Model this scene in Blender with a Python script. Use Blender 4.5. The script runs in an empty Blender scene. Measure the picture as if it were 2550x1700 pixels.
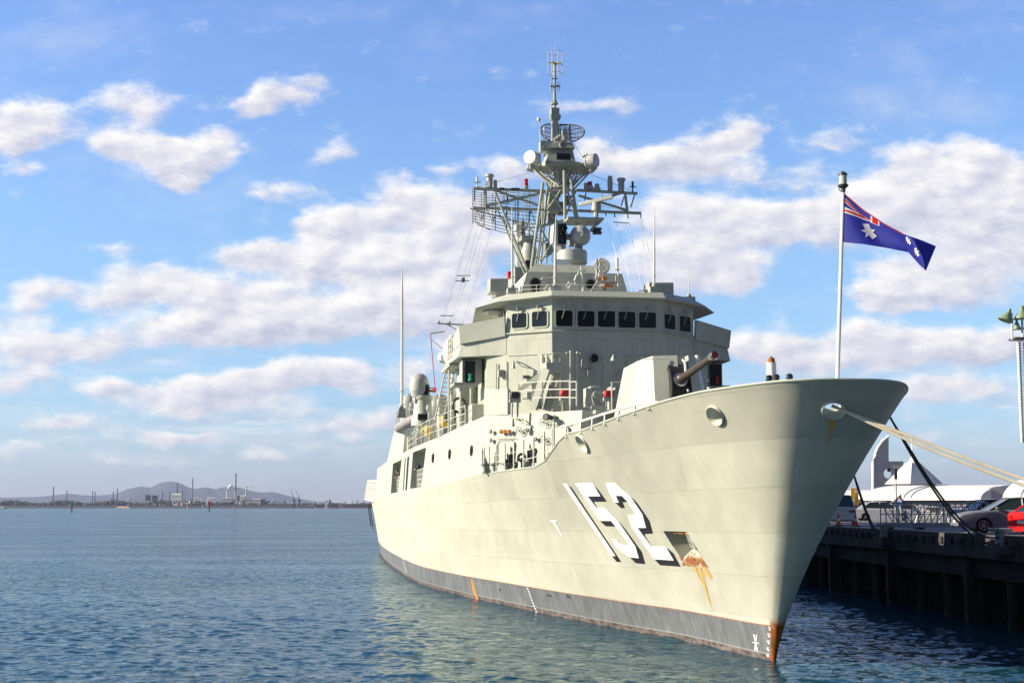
import bpy, bmesh, math, random
from mathutils import Vector, Matrix
from mathutils.bvhtree import BVHTree
random.seed(7)
sc = bpy.context.scene
C = sc.collection
PI = math.pi
# ---------------------------------------------------------------- survey maths
# camera: 4.45 m above the water, 50.8 mm lens; measured points of the photograph are turned into metres here
FL, HC = 3600.0, 4.45
PT = math.atan(412/FL); CP, SP = math.cos(PT), math.sin(PT)
TH = math.atan(.142); CT, ST = math.cos(TH), math.sin(TH)
X0, Y0 = 7.6366, 42.8848          # stem at the waterline
def ray(u, v):
    a = (u-1275)/FL; b = -(v-850)/FL
    return Vector((a, CP-b*SP, SP+b*CP))
def AZ(u, v, z):
    r = ray(u, v); t = (z-HC)/r.z; return Vector((r.x*t, r.y*t, z))
def AY(u, v, y):
    r = ray(u, v); t = y/r.y; return Vector((r.x*t, y, HC+r.z*t))
def S(u, v, s, ds=0, db=0, dz=0):
    "ship-frame point (aft, starboard, up) at station s"
    r = ray(u, v); t = (s-ST*X0+CT*Y0)/(-ST*r.x+CT*r.y)
    x, y = r.x*t, r.y*t
    return Vector((s+ds, -CT*(x-X0)-ST*(y-Y0)+db, HC+r.z*t+dz))
def SB(u, v, b):
    r = ray(u, v); t = (CT*X0+ST*Y0-b)/(CT*r.x+ST*r.y)
    x, y = r.x*t, r.y*t
    return Vector((-ST*(x-X0)+CT*(y-Y0), b, HC+r.z*t))
def S2W(p):
    return Vector((X0-ST*p[0]-CT*p[1], Y0+CT*p[0]-ST*p[1], p[2]))
def W2S(p):
    dx, dy = p[0]-X0, p[1]-Y0
    return Vector((-ST*dx+CT*dy, -CT*dx-ST*dy, p[2]))
# ---------------------------------------------------------------- materials
M = {}
def ramp(nt, fac, stops):
    n = nt.nodes.new('ShaderNodeValToRGB'); e = n.color_ramp.elements
    while len(e) < len(stops): e.new(.5)
    for i, (p, c) in enumerate(stops):
        e[i].position = p; e[i].color = (*c, 1) if len(c) == 3 else c
    nt.links.new(fac, n.inputs[0]); return n.outputs[0]
def mat(name, col, rough=.5, metal=0., var=.12, scale=1.5, bump=0., bscale=12, alpha=1, emis=0, spec=.5, stretch=None):
    m = bpy.data.materials.new(name); m.use_nodes = True; nt = m.node_tree
    b = nt.nodes['Principled BSDF']; L = nt.links
    b.inputs['Roughness'].default_value = rough; b.inputs['Metallic'].default_value = metal
    b.inputs['Specular IOR Level'].default_value = spec
    tc = nt.nodes.new('ShaderNodeTexCoord'); src = tc.outputs['Object']
    if stretch:
        mp = nt.nodes.new('ShaderNodeMapping'); mp.inputs['Scale'].default_value = stretch
        L.new(src, mp.inputs[0]); src = mp.outputs[0]
    nz = nt.nodes.new('ShaderNodeTexNoise'); nz.inputs['Scale'].default_value = scale; nz.inputs['Detail'].default_value = 5
    L.new(src, nz.inputs['Vector'])
    c = ramp(nt, nz.outputs['Fac'], [(.3, [x*(1-var) for x in col]), (.7, [min(1, x*(1+var)) for x in col])])
    L.new(c, b.inputs['Base Color'])
    if bump:
        n2 = nt.nodes.new('ShaderNodeTexNoise'); n2.inputs['Scale'].default_value = bscale; n2.inputs['Detail'].default_value = 4
        L.new(src, n2.inputs['Vector'])
        bp = nt.nodes.new('ShaderNodeBump'); bp.inputs['Strength'].default_value = bump; bp.inputs['Distance'].default_value = .05
        L.new(n2.outputs['Fac'], bp.inputs['Height']); L.new(bp.outputs[0], b.inputs['Normal'])
    if alpha < 1: b.inputs['Alpha'].default_value = alpha
    if emis:
        b.inputs['Emission Color'].default_value = (*col, 1); b.inputs['Emission Strength'].default_value = emis
    M[name] = m; return m
GREY = (.465, .485, .42)
mat('grey_paint', GREY, .5, var=.06, scale=1.2)
mat('mast_paint', (.36, .385, .33), .5, var=.08, scale=2)
mat('grey_dark', (.24, .26, .26), .5)
mat('grey_mid', (.38, .39, .36), .5)
mat('white_paint', (.78, .77, .74), .45, var=.05)
mat('rail_paint', (.62, .62, .57), .5, var=.05)
mat('black', (.012, .012, .014), .5)
mat('dark_steel', (.06, .06, .065), .45, .4)
mat('gun_barrel', (.10, .075, .06), .4, .5)
mat('dark_red', (.22, .03, .03), .4)
mat('brass', (.55, .3, .12), .4, .6)
mat('red_cover', (.55, .02, .03), .5)
mat('green_lamp', (.02, .35, .2), .3)
mat('orange', (.75, .22, .03), .5)
mat('yellow', (.72, .5, .09), .5)
mat('radome', (.42, .43, .42), .35)
mat('radome_white', (.68, .67, .62), .4)
mat('deck_grey', (.16, .17, .17), .8)
mat('canvas', (.72, .71, .67), .8)
mat('rubber', (.02, .02, .02), .8)
mat('boat_tube', (.30, .28, .29), .6)
mat('rope_white', (.78, .70, .55), .8, bump=.8, bscale=40)
mat('rope_dark', (.07, .065, .06), .8)
mat('chrome', (.6, .6, .6), .25, 1)
mat('rust', (.32, .12, .03), .8, var=.4, scale=6)
mat('concrete', (.30, .28, .27), .85, var=.2, scale=.6, bump=.3)
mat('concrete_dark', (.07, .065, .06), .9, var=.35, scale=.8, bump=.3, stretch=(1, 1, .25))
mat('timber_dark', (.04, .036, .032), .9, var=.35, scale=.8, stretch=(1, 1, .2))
mat('asphalt', (.2, .19, .19), .9, var=.15, scale=.4)
mat('white_line', (.75, .74, .7), .7)
mat('hall_white', (.84, .83, .82), .5, var=.03, scale=.1)
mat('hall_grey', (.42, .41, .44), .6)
mat('galvanised', (.30, .31, .35), .5, .4)
mat('tower_white', (.8, .8, .78), .5)
mat('tower_green', (.2, .27, .17), .5)
mat('tyre', (.015, .015, .015), .8)
mat('rim', (.6, .6, .62), .3, .8)
mat('plate', (.8, .8, .75), .5)
mat('tail_red', (.5, .01, .01), .2)
mat('silver_car', (.60, .60, .66), .32, .15, var=.02)
mat('grey_car', (.17, .175, .21), .42, .1, var=.02)
mat('navy_car', (.025, .025, .06), .2, .3, var=.02)
mat('red_car', (.8, .015, .02), .25, var=.02)
mat('skin', (.52, .28, .19), .6, var=.05)
mat('hair', (.05, .03, .02), .7)
mat('shirt_blue', (.12, .2, .6), .8)
mat('shirt_dark', (.05, .05, .07), .8)
mat('trousers', (.08, .08, .09), .8)
mat('far_green', (.04, .042, .028), .9, var=.3, scale=.02)
mat('far_land', (.045, .036, .038), .9, var=.25, scale=.004)
mat('far_sand', (.5, .38, .24), .9, var=.1, scale=.01)
mat('hill', (.035, .045, .07), .9, var=.2, scale=.0007)
mat('far_dark', (.07, .07, .08), .8, scale=.05)
mat('far_stack', (.35, .27, .22), .8, scale=.05)
mat('far_pale', (.62, .58, .5), .7, scale=.05)
mat('far_cream', (.85, .80, .70), .6, scale=.05)
mat('far_brown', (.2, .12, .09), .8, scale=.05)
mat('ship_dark', (.035, .035, .06), .6, scale=.05)
mat('ship_red', (.35, .06, .05), .6, scale=.05)
mat('green_mark', (.01, .33, .13), .6)
mat('red_mark', (.45, .03, .03), .6)
mat('digit_white', (.88, .88, .86), .5, var=.01)
mat('digit_black', (.02, .018, .022), .5)
mat('cone_orange', (.75, .1, .03), .6)
mat('orange_panel', (.85, .38, .02), .6)
def glass(name, col=(.01, .012, .014), rough=.05):
    m = bpy.data.materials.new(name); m.use_nodes = True; b = m.node_tree.nodes['Principled BSDF']
    b.inputs['Base Color'].default_value = (*col, 1); b.inputs['Roughness'].default_value = rough
    b.inputs['Specular IOR Level'].default_value = .35
    M[name] = m
glass('glass_dark', (.012, .012, .010), .08); glass('glass_car', (.02, .035, .04)); glass('lens', (.5, .5, .45), .1)
def hull_mat():
    m = bpy.data.materials.new('hull_paint'); m.use_nodes = True; nt = m.node_tree; L = nt.links; N = nt.nodes
    b = N['Principled BSDF']; b.inputs['Roughness'].default_value = .55; b.inputs['Specular IOR Level'].default_value = .25
    tc = N.new('ShaderNodeTexCoord'); sx = N.new('ShaderNodeSeparateXYZ'); L.new(tc.outputs['Object'], sx.inputs[0])
    def math_(op, a, bb=None, c=None):
        n = N.new('ShaderNodeMath'); n.operation = op
        for i, x in enumerate((a, bb, c)):
            if x is None: continue
            if isinstance(x, (int, float)): n.inputs[i].default_value = x
            else: L.new(x, n.inputs[i])
        return n.outputs[0]
    def noise(scale, st=(1, 1, 1), det=5, dist=0):
        mp = N.new('ShaderNodeMapping'); mp.inputs['Scale'].default_value = st; L.new(tc.outputs['Object'], mp.inputs[0])
        n = N.new('ShaderNodeTexNoise'); n.inputs['Scale'].default_value = scale; n.inputs['Detail'].default_value = det
        n.inputs['Distortion'].default_value = dist
        L.new(mp.outputs[0], n.inputs['Vector']); return n.outputs['Fac']
    # paint with broad patches, vertical run marks and plating lines
    patch = ramp(nt, noise(.35, (1, 1, 1.5)), [(.3, (.45, .445, .38)), (.5, (.49, .485, .415)), (.72, (.52, .515, .44))])
    runs = noise(1.0, (2.2, 2.2, .10), 6)
    runm = ramp(nt, runs, [(.42, (.86, .88, .9)), (.56, (1, 1, 1)), (.7, (1.0, 1.0, 1.0))])
    mx = N.new('ShaderNodeMix'); mx.data_type = 'RGBA'; mx.blend_type = 'MULTIPLY'; mx.inputs[0].default_value = .32
    L.new(patch, mx.inputs[6]); L.new(runm, mx.inputs[7])
    # scuffs
    sc_ = noise(1.3, (1, 1, .7), 8, 2.5)
    scm = ramp(nt, sc_, [(.66, (0, 0, 0)), (.72, (1, 1, 1))])
    lowz = math_('LESS_THAN', sx.outputs['Z'], 3.4)
    aft = math_('GREATER_THAN', sx.outputs['X'], 14)
    fac = math_('MULTIPLY', math_('MULTIPLY', scm, lowz), math_('MULTIPLY', aft, .35))
    mx2 = N.new('ShaderNodeMix'); mx2.data_type = 'RGBA'; L.new(fac, mx2.inputs[0]); L.new(mx.outputs[2], mx2.inputs[6]); mx2.inputs[7].default_value = (.22, .21, .19, 1)
    # boot topping
    wob = math_('MULTIPLY_ADD', noise(.6, (1, 1, 1), 2), .05, -.025)
    z = math_('ADD', sx.outputs['Z'], wob)
    bt = ramp(nt, noise(1.6, (2.5, 2.5, .35), 6), [(.25, (.10, .105, .12)), (.55, (.145, .155, .17)), (.8, (.21, .225, .24))])
    isb = math_('LESS_THAN', sx.outputs['Z'], 1.03)
    mx3 = N.new('ShaderNodeMix'); mx3.data_type = 'RGBA'; L.new(isb, mx3.inputs[0]); L.new(mx2.outputs[2], mx3.inputs[6]); L.new(bt, mx3.inputs[7])
    isr = math_('MULTIPLY', math_('LESS_THAN', math_('ABSOLUTE', math_('SUBTRACT', sx.outputs['Z'], 1.045)), .018), .8)
    mx4 = N.new('ShaderNodeMix'); mx4.data_type = 'RGBA'; L.new(isr, mx4.inputs[0]); L.new(mx3.outputs[2], mx4.inputs[6]); mx4.inputs[7].default_value = (.28, .09, .04, 1)
    low = math_('LESS_THAN', z, .17)
    grime = ramp(nt, noise(3, (1, 1, 2), 6), [(.35, (.05, .04, .035)), (.65, (.2, .15, .14))])
    mx5 = N.new('ShaderNodeMix'); mx5.data_type = 'RGBA'; L.new(math_('MULTIPLY', low, .85), mx5.inputs[0]); L.new(mx4.outputs[2], mx5.inputs[6]); L.new(grime, mx5.inputs[7])
    salt = math_('MULTIPLY', math_('LESS_THAN', math_('ABSOLUTE', math_('SUBTRACT', z, .2)), .016), .3)
    mx6 = N.new('ShaderNodeMix'); mx6.data_type = 'RGBA'; L.new(salt, mx6.inputs[0]); L.new(mx5.outputs[2], mx6.inputs[6]); mx6.inputs[7].default_value = (.5, .5, .48, 1)
    # rusty stem
    stem = math_('SUBTRACT', 1.0, math_('MULTIPLY', math_('ADD', sx.outputs['X'], math_('MULTIPLY', sx.outputs['Z'], .42)), 9.0))
    stz = math_('MULTIPLY', math_('SUBTRACT', 1.30, sx.outputs['Z']), 1.3)
    sn = math_('ADD', math_('MULTIPLY', noise(4, (1, 1, .5), 5), 1.6), -.75)
    stf = N.new('ShaderNodeClamp'); L.new(math_('MULTIPLY', math_('MINIMUM', math_('ADD', stem, sn), stz), 3.0), stf.inputs[0])
    rc = ramp(nt, noise(5, (1, 1, .4), 5), [(.35, (.16, .045, .012)), (.6, (.42, .13, .02)), (.75, (.55, .4, .28))])
    mx7 = N.new('ShaderNodeMix'); mx7.data_type = 'RGBA'; L.new(stf.outputs[0], mx7.inputs[0]); L.new(mx6.outputs[2], mx7.inputs[6]); L.new(rc, mx7.inputs[7])
    # single plates were painted at different times
    fx = math_('FLOOR', math_('DIVIDE', math_('ADD', sx.outputs['X'], math_('MULTIPLY', sx.outputs['Z'], .85)), 5.2)); fz = math_('FLOOR', math_('DIVIDE', math_('ADD', sx.outputs['Z'], math_('MULTIPLY', sx.outputs['X'], .012)), 1.24))
    wn = N.new('ShaderNodeTexWhiteNoise'); wn.noise_dimensions = '2D'; cbn = N.new('ShaderNodeCombineXYZ'); L.new(fx, cbn.inputs[0]); L.new(fz, cbn.inputs[1]); L.new(cbn.outputs[0], wn.inputs['Vector'])
    lz = math_('LESS_THAN', math_('PINGPONG', math_('ADD', sx.outputs['Z'], math_('MULTIPLY', sx.outputs['X'], .012)), .62), .014); pv = math_('SUBTRACT', math_('MULTIPLY_ADD', wn.outputs['Value'], .13, .935), math_('MULTIPLY', lz, .05)); vmn = N.new('ShaderNodeVectorMath'); vmn.operation = 'SCALE'; L.new(mx7.outputs[2], vmn.inputs[0]); L.new(pv, vmn.inputs['Scale']); L.new(vmn.outputs[0], b.inputs['Base Color'])
    # weld seams between plates and slight dishing
    wz = math_('PINGPONG', math_('ADD', sx.outputs['Z'], math_('MULTIPLY', sx.outputs['X'], .012)), .62)
    seam = math_('LESS_THAN', wz, .012)
    wx = math_('PINGPONG', math_('ADD', sx.outputs['X'], math_('MULTIPLY', sx.outputs['Z'], .85)), 2.6)
    seam2 = math_('MULTIPLY', math_('LESS_THAN', wx, .016), 1.0)
    dish = math_('MULTIPLY', noise(.9, (1, 1, 1), 1), .35)
    hgt = math_('ADD', math_('ADD', math_('MULTIPLY', seam, .25), math_('MULTIPLY', seam2, .25)), math_('ADD', math_('MULTIPLY', dish, 1.1), math_('MULTIPLY', math_('MULTIPLY', math_('PINGPONG', math_('ADD', sx.outputs['X'], math_('MULTIPLY', sx.outputs['Z'], .85)), .8), math_('PINGPONG', sx.outputs['Z'], .62)), .55)))
    bp = N.new('ShaderNodeBump'); bp.inputs['Strength'].default_value = .85; bp.inputs['Distance'].default_value = .06
    L.new(hgt, bp.inputs['Height']); L.new(bp.outputs[0], b.inputs['Normal'])
    M['hull_paint'] = m
hull_mat()
def house_mat():
    m = bpy.data.materials.new('house_paint'); m.use_nodes = True; nt = m.node_tree; L = nt.links; N = nt.nodes
    b = N['Principled BSDF']; b.inputs['Roughness'].default_value = .5; tc = N.new('ShaderNodeTexCoord'); sx = N.new('ShaderNodeSeparateXYZ'); L.new(tc.outputs['Object'], sx.inputs[0])
    def mm(op, *a):
        n = N.new('ShaderNodeMath'); n.operation = op
        for i, x in enumerate(a):
            if isinstance(x, (int, float)): n.inputs[i].default_value = x
            else: L.new(x, n.inputs[i])
        return n.outputs[0]
    def nz(s, st, d=4):
        mp = N.new('ShaderNodeMapping'); mp.inputs['Scale'].default_value = st; L.new(tc.outputs['Object'], mp.inputs[0]); n = N.new('ShaderNodeTexNoise'); n.inputs['Scale'].default_value = s; n.inputs['Detail'].default_value = d; L.new(mp.outputs[0], n.inputs['Vector']); return n.outputs['Fac']
    g = GREY; c = ramp(nt, nz(.8, (1, 1, 1)), [(.3, [x*.93 for x in g]), (.7, [x*1.04 for x in g])])
    st = ramp(nt, nz(1.5, (3, 3, .16), 6), [(.36, (.80, .80, .78)), (.5, (1, 1, 1))])
    mx = N.new('ShaderNodeMix'); mx.data_type = 'RGBA'; mx.blend_type = 'MULTIPLY'; mx.inputs[0].default_value = .6; L.new(c, mx.inputs[6]); L.new(st, mx.inputs[7])
    ru = ramp(nt, nz(2.6, (1.6, 1.6, .35), 7), [(.70, (0, 0, 0)), (.76, (1, 1, 1))])
    mx2 = N.new('ShaderNodeMix'); mx2.data_type = 'RGBA'; L.new(mm('MULTIPLY', ru, .4), mx2.inputs[0]); L.new(mx.outputs[2], mx2.inputs[6]); mx2.inputs[7].default_value = (.38, .22, .10, 1); L.new(mx2.outputs[2], b.inputs['Base Color'])
    seam = mm('ADD', mm('LESS_THAN', mm('PINGPONG', mm('ADD', sx.outputs['Z'], .4), 1.25), .012), mm('LESS_THAN', mm('PINGPONG', mm('ADD', sx.outputs['Y'], mm('MULTIPLY', sx.outputs['X'], .8)), 1.1), .012))
    hh = mm('ADD', mm('MULTIPLY', nz(.75, (1, 1, .7), 1), 1.1), mm('MULTIPLY', seam, .25))
    bp = N.new('ShaderNodeBump'); bp.inputs['Strength'].default_value = .7; bp.inputs['Distance'].default_value = .06; L.new(hh, bp.inputs['Height']); L.new(bp.outputs[0], b.inputs['Normal']); M['house_paint'] = m
house_mat()
def streak_mat(name, cols, scale, st, thr, rough=.7):
    "rust that lies in flecks over the paint: transparent between them"
    m = bpy.data.materials.new(name); m.use_nodes = True; nt = m.node_tree; L = nt.links; N = nt.nodes
    b = N['Principled BSDF']; b.inputs['Roughness'].default_value = rough
    tc = N.new('ShaderNodeTexCoord'); mp = N.new('ShaderNodeMapping'); mp.inputs['Scale'].default_value = st
    L.new(tc.outputs['Object'], mp.inputs[0])
    n = N.new('ShaderNodeTexNoise'); n.inputs['Scale'].default_value = scale; n.inputs['Detail'].default_value = 6; L.new(mp.outputs[0], n.inputs['Vector'])
    L.new(ramp(nt, n.outputs['Fac'], cols), b.inputs['Base Color'])
    L.new(ramp(nt, n.outputs['Fac'], [(thr-.1, (0, 0, 0)), (thr+.1, (1, 1, 1))]), b.inputs['Alpha'])
    M[name] = m
streak_mat('rust_fleck', [(.42, (.55, .28, .07)), (.65, (.30, .085, .03))], 4.2, (1, 1, 1), .51)
streak_mat('rust_run', [(.35, (.74, .5, .18)), (.7, (.62, .31, .05))], 2.6, (3, 3, .25), .45)
# ---------------------------------------------------------------- mesh helpers
def smooth(me, ang=35):
    for p in me.polygons: p.use_smooth = True
    try: me.set_sharp_from_angle(angle=math.radians(ang))
    except Exception: pass
class MB:
    def __init__(s): s.bm = bmesh.new()
    def box(s, c, d, rot=None):
        m = Matrix.Translation(Vector(c)) @ (rot.to_4x4() if rot else Matrix.Identity(4)) @ Matrix.Diagonal((*d, 1))
        bmesh.ops.create_cube(s.bm, size=1, matrix=m); return s
    def b2(s, a, b):
        a, b = Vector(a), Vector(b); return s.box((a+b)/2, [abs(x) for x in (b-a)])
    def tube(s, a, b, r, r2=None, n=8):
        a, b = Vector(a), Vector(b); d = b-a; L = d.length
        if L < 1e-6: return s
        q = d.to_track_quat('Z', 'Y').to_matrix().to_4x4()
        bmesh.ops.create_cone(s.bm, cap_ends=True, segments=n, radius1=r, radius2=r if r2 is None else r2, depth=L, matrix=Matrix.Translation((a+b)/2) @ q)
        return s
    def path(s, pts, r, n=6):
        pts = [Vector(p) for p in pts]; rings = []
        for i, p in enumerate(pts):
            d = (pts[min(i+1, len(pts)-1)]-pts[max(i-1, 0)]).normalized()
            up = Vector((0, 0, 1)) if abs(d.z) < .95 else Vector((1, 0, 0))
            a = d.cross(up).normalized(); b = d.cross(a)
            rings.append([s.bm.verts.new(p+(a*math.cos(2*PI*k/n)+b*math.sin(2*PI*k/n))*r) for k in range(n)])
        for A, B in zip(rings, rings[1:]):
            for k in range(n): s.bm.faces.new((A[k], A[(k+1) % n], B[(k+1) % n], B[k]))
        s.bm.faces.new(rings[0][::-1]); s.bm.faces.new(rings[-1]); return s
    def ball(s, c, r, sc_=(1, 1, 1), u=18, v=12, rot=None):
        m = Matrix.Translation(Vector(c)) @ (rot.to_4x4() if rot else Matrix.Identity(4)) @ Matrix.Diagonal((*[r*x for x in sc_], 1))
        bmesh.ops.create_uvsphere(s.bm, u_segments=u, v_segments=v, radius=1, matrix=m); return s
    def ring(s, c, nrm, R, r, n=20, m=6, sx=1, sy=1, up=None):
        c = Vector(c); nrm = Vector(nrm).normalized(); up = Vector(up) if up else (Vector((0, 0, 1)) if abs(nrm.z) < .9 else Vector((1, 0, 0)))
        a = nrm.cross(up).normalized(); b = a.cross(nrm).normalized(); rs = []
        for i in range(n):
            t = 2*PI*i/n; d = a*math.cos(t)*sx+b*math.sin(t)*sy; p = c+d*R; dn = d.normalized()
            rs.append([s.bm.verts.new(p+(dn*math.cos(2*PI*k/m)+nrm*math.sin(2*PI*k/m))*r) for k in range(m)])
        for i in range(n):
            A, B = rs[i], rs[(i+1) % n]
            for k in range(m): s.bm.faces.new((A[k], B[k], B[(k+1) % m], A[(k+1) % m]))
        return s
    def loft(s, rings, cap=True, closed=True):
        vs = [[s.bm.verts.new(Vector(p)) for p in r] for r in rings]; n = len(vs[0])
        for A, B in zip(vs, vs[1:]):
            for k in range(n if closed else n-1): s.bm.faces.new((A[k], A[(k+1) % n], B[(k+1) % n], B[k]))
        if cap and closed: s.bm.faces.new(vs[0][::-1]); s.bm.faces.new(vs[-1])
        return s
    def prism(s, poly, vec):
        vec = Vector(vec); return s.loft([poly, [Vector(p)+vec for p in poly]])
    def lathe(s, c, prof, axis=(0, 0, 1), n=20):
        c = Vector(c); ax = Vector(axis).normalized(); up = Vector((0, 0, 1)) if abs(ax.z) < .9 else Vector((1, 0, 0))
        a = ax.cross(up).normalized(); b = ax.cross(a)
        return s.loft([[c+ax*h+(a*math.cos(2*PI*k/n)+b*math.sin(2*PI*k/n))*max(r, .001) for k in range(n)] for r, h in prof])
    def face(s, pts):
        s.bm.faces.new([s.bm.verts.new(Vector(p)) for p in pts]); return s
    def build(s, name, m, parent=None, sm=True, ang=35, bevel=0):
        bmesh.ops.recalc_face_normals(s.bm, faces=s.bm.faces)
        me = bpy.data.meshes.new(name); s.bm.to_mesh(me); s.bm.free()
        if sm: smooth(me, ang)
        o = bpy.data.objects.new(name, me); C.objects.link(o)
        if m is not None: me.materials.append(M[m] if isinstance(m, str) else m)
        if parent is not None: o.parent = parent
        if bevel:
            md = o.modifiers.new('bevel', 'BEVEL'); md.width = bevel; md.segments = 2; md.limit_method = 'ANGLE'
        return o
def tag(o, label=None, cat=None, group=None, kind=None):
    if label: o['label'] = label
    if cat: o['category'] = cat
    if group: o['group'] = group
    if kind: o['kind'] = kind
    return o
def empty(name, loc=(0, 0, 0), rz=0, **k):
    o = bpy.data.objects.new(name, None); C.objects.link(o); o.location = loc; o.rotation_euler = (0, 0, rz); o.empty_display_size = .3
    return tag(o, **k) if k else o
def kids(o): return [c for c in C.objects if c.parent == o]
def copy_tree(o, parent=None):
    c = o.copy(); C.objects.link(c); c.parent = parent
    for ch in kids(o): copy_tree(ch, c)
    return c
def cut(o, cutter):
    cutter.parent = o.parent
    md = o.modifiers.new('cut', 'BOOLEAN'); md.operation = 'DIFFERENCE'; md.solver = 'EXACT'; md.object = cutter
    dg = bpy.context.evaluated_depsgraph_get(); dg.update()
    me = bpy.data.meshes.new_from_object(o.evaluated_get(dg)); o.modifiers.clear(); old = o.data; o.data = me
    bpy.data.objects.remove(cutter)
# ---------------------------------------------------------------- world, sun, camera
SUN_EL = math.radians(24); SUN_DIR = Vector((-.996*math.cos(SUN_EL), -.085*math.cos(SUN_EL), math.sin(SUN_EL))).normalized()
CLOUDS = [(70,285,105,62,1),(20,330,60,40,.8),(310,240,105,50,.75),(300,330,120,45,1),(400,370,130,55,1),(410,415,60,32,.9),(490,330,60,40,.7),(575,250,55,35,.85),(650,225,75,38,1),(735,190,42,22,.8),
(50,392,55,20,.7),(765,350,60,32,.55),(680,445,60,35,.55),(610,430,50,20,.4),(910,430,45,35,.6),(1010,395,45,14,.45),
(760,520,90,45,1),(870,500,150,45,.95),(1030,480,120,55,1),(1160,400,80,45,.95),(1100,560,160,60,.9),(580,590,90,35,.8),(720,600,190,50,1),(900,600,160,50,.95),(330,640,140,40,.85),(250,690,90,32,.9),(500,680,190,45,1),
(420,760,170,40,1),(600,745,180,45,1),(800,720,220,60,1),(1000,680,190,80,.95),(1100,740,120,55,.8),(1020,810,90,30,.5),(270,575,60,16,.5),
(1340,250,120,22,.62),(1440,372,150,38,.95),(1350,340,60,25,.7),(1705,305,62,45,1.1),(1630,340,70,45,.95),(1560,380,80,40,.9),(1690,400,80,35,.8),(1840,410,60,30,.6),(1920,325,110,28,.55),
(1560,490,180,60,.9),(1620,580,150,75,.85),(1480,620,150,60,.7),(1690,640,80,50,.7),(1760,510,100,55,.95),
(2110,380,75,60,1.15),(2270,375,110,65,1.1),(2200,470,220,80,1.1),(2020,470,160,60,1),(1880,520,170,55,1),(2320,520,130,70,.95),(2230,590,200,50,.85),(2180,660,200,48,.95),(2060,680,90,38,.85),(2020,610,90,22,.7),
(1760,790,120,42,1),(1900,830,170,42,.95),(2000,780,110,45,1.05),(2130,800,170,50,1.05),(2280,790,110,45,1),(2250,890,130,32,.8),(2120,890,80,28,.75),
(1880,940,200,30,.5),(2150,1000,200,30,.45),(80,670,90,35,.85),(30,720,80,30,.7),(50,790,110,50,.95),(190,800,110,32,.95),(60,870,110,36,.85),(230,890,60,24,.6),(1330,900,90,50,.6),
(400,900,140,35,1),(560,880,170,38,1.05),(700,850,130,38,1),(810,870,80,35,.8),(500,935,220,24,.8),(960,855,70,35,.75),(860,960,110,30,.7),
(150,975,130,28,.75),(60,1030,110,24,.6),(330,1000,100,20,.55),(430,1000,70,16,.7),(520,1010,150,22,.5),(750,980,120,22,.6),(830,1010,50,18,.7),(620,1040,110,16,.55),(300,1060,200,16,.4)]
w = bpy.data.worlds.new('World'); sc.world = w; w.use_nodes = True; nt = w.node_tree; N = nt.nodes; L = nt.links
for n in list(N): N.remove(n)
def mth(op, *a, cl=False):
    n = N.new('ShaderNodeMath'); n.operation = op; n.use_clamp = cl
    for i, x in enumerate(a):
        if isinstance(x, (int, float)): n.inputs[i].default_value = x
        else: L.new(x, n.inputs[i])
    return n.outputs[0]
def vm(op, *a, out=0):
    n = N.new('ShaderNodeVectorMath'); n.operation = op
    for i, x in enumerate(a):
        if isinstance(x, (tuple, list)): n.inputs[i].default_value = x
        else: L.new(x, n.inputs[i])
    return n.outputs[out]
def mrange(x, a, b, c=0., d=1., kind='SMOOTHSTEP'):
    n = N.new('ShaderNodeMapRange'); n.interpolation_type = kind; L.new(x, n.inputs[0])
    for i, k in enumerate((a, b, c, d)): n.inputs[i+1].default_value = k
    return n.outputs[0]
tc = N.new('ShaderNodeTexCoord'); sep = N.new('ShaderNodeSeparateXYZ'); L.new(tc.outputs['Generated'], sep.inputs[0])
yy = mth('MAXIMUM', sep.outputs[1], .05)
px_ = mth('DIVIDE', sep.outputs[0], yy); pz_ = mth('DIVIDE', sep.outputs[2], yy)
cb = N.new('ShaderNodeCombineXYZ'); L.new(px_, cb.inputs[0]); L.new(pz_, cb.inputs[1]); P0 = cb.outputs[0]
# domain warp for ragged outlines
def noise(vec, scale, detail, rough=.55, col=False):
    n = N.new('ShaderNodeTexNoise'); n.inputs['Scale'].default_value = scale; n.inputs['Detail'].default_value = detail; n.inputs['Roughness'].default_value = rough
    L.new(vec, n.inputs['Vector']); return n.outputs['Color' if col else 'Fac']
stv = vm('MULTIPLY', P0, (1., 1.7, 1.))
wn = vm('SUBTRACT', noise(stv, 22, 3, col=True), (.5, .5, .5))
P1 = vm('ADD', P0, vm('MULTIPLY', wn, (.045, .022, 0)))
acc = None; tot = None; PC = P1
for (cx, cy, rx, ry, wt) in CLOUDS:
    k = 2550/2352; r = ray(cx*k, cy*k); a, e = r.x/r.y, r.z/r.y
    kx, ky = FL/(rx*k*1.22), FL/(ry*k*1.28)
    q = vm('MULTIPLY_ADD', PC, (kx, ky, 0), (-a*kx, -e*ky, 0))
    n_ = N.new('ShaderNodeMapRange'); n_.interpolation_type = 'SMOOTHSTEP'; L.new(vm('LENGTH', q, out=1), n_.inputs[0])
    for i_, k_ in enumerate((1.3, .1, 0, wt)): n_.inputs[i_+1].default_value = k_
    f = n_.outputs[0]
    tot = f if tot is None else mth('ADD', tot, f)
    n_ = N.new('ShaderNodeVectorMath'); n_.operation = 'MULTIPLY_ADD'; L.new(q, n_.inputs[0]); L.new(f, n_.inputs[1])
    if acc is not None: L.new(acc, n_.inputs[2])
    acc = n_.outputs[0]
    PC = vm('MULTIPLY_ADD', acc, (1e-7, 1e-7, 0), P1)
rel = vm('DOT_PRODUCT', acc, (-.35, .9, 0), out=1)
relh = mth('DIVIDE', rel, mth('MAXIMUM', tot, .08))
totc = mth('MINIMUM', tot, 1.15)
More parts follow.
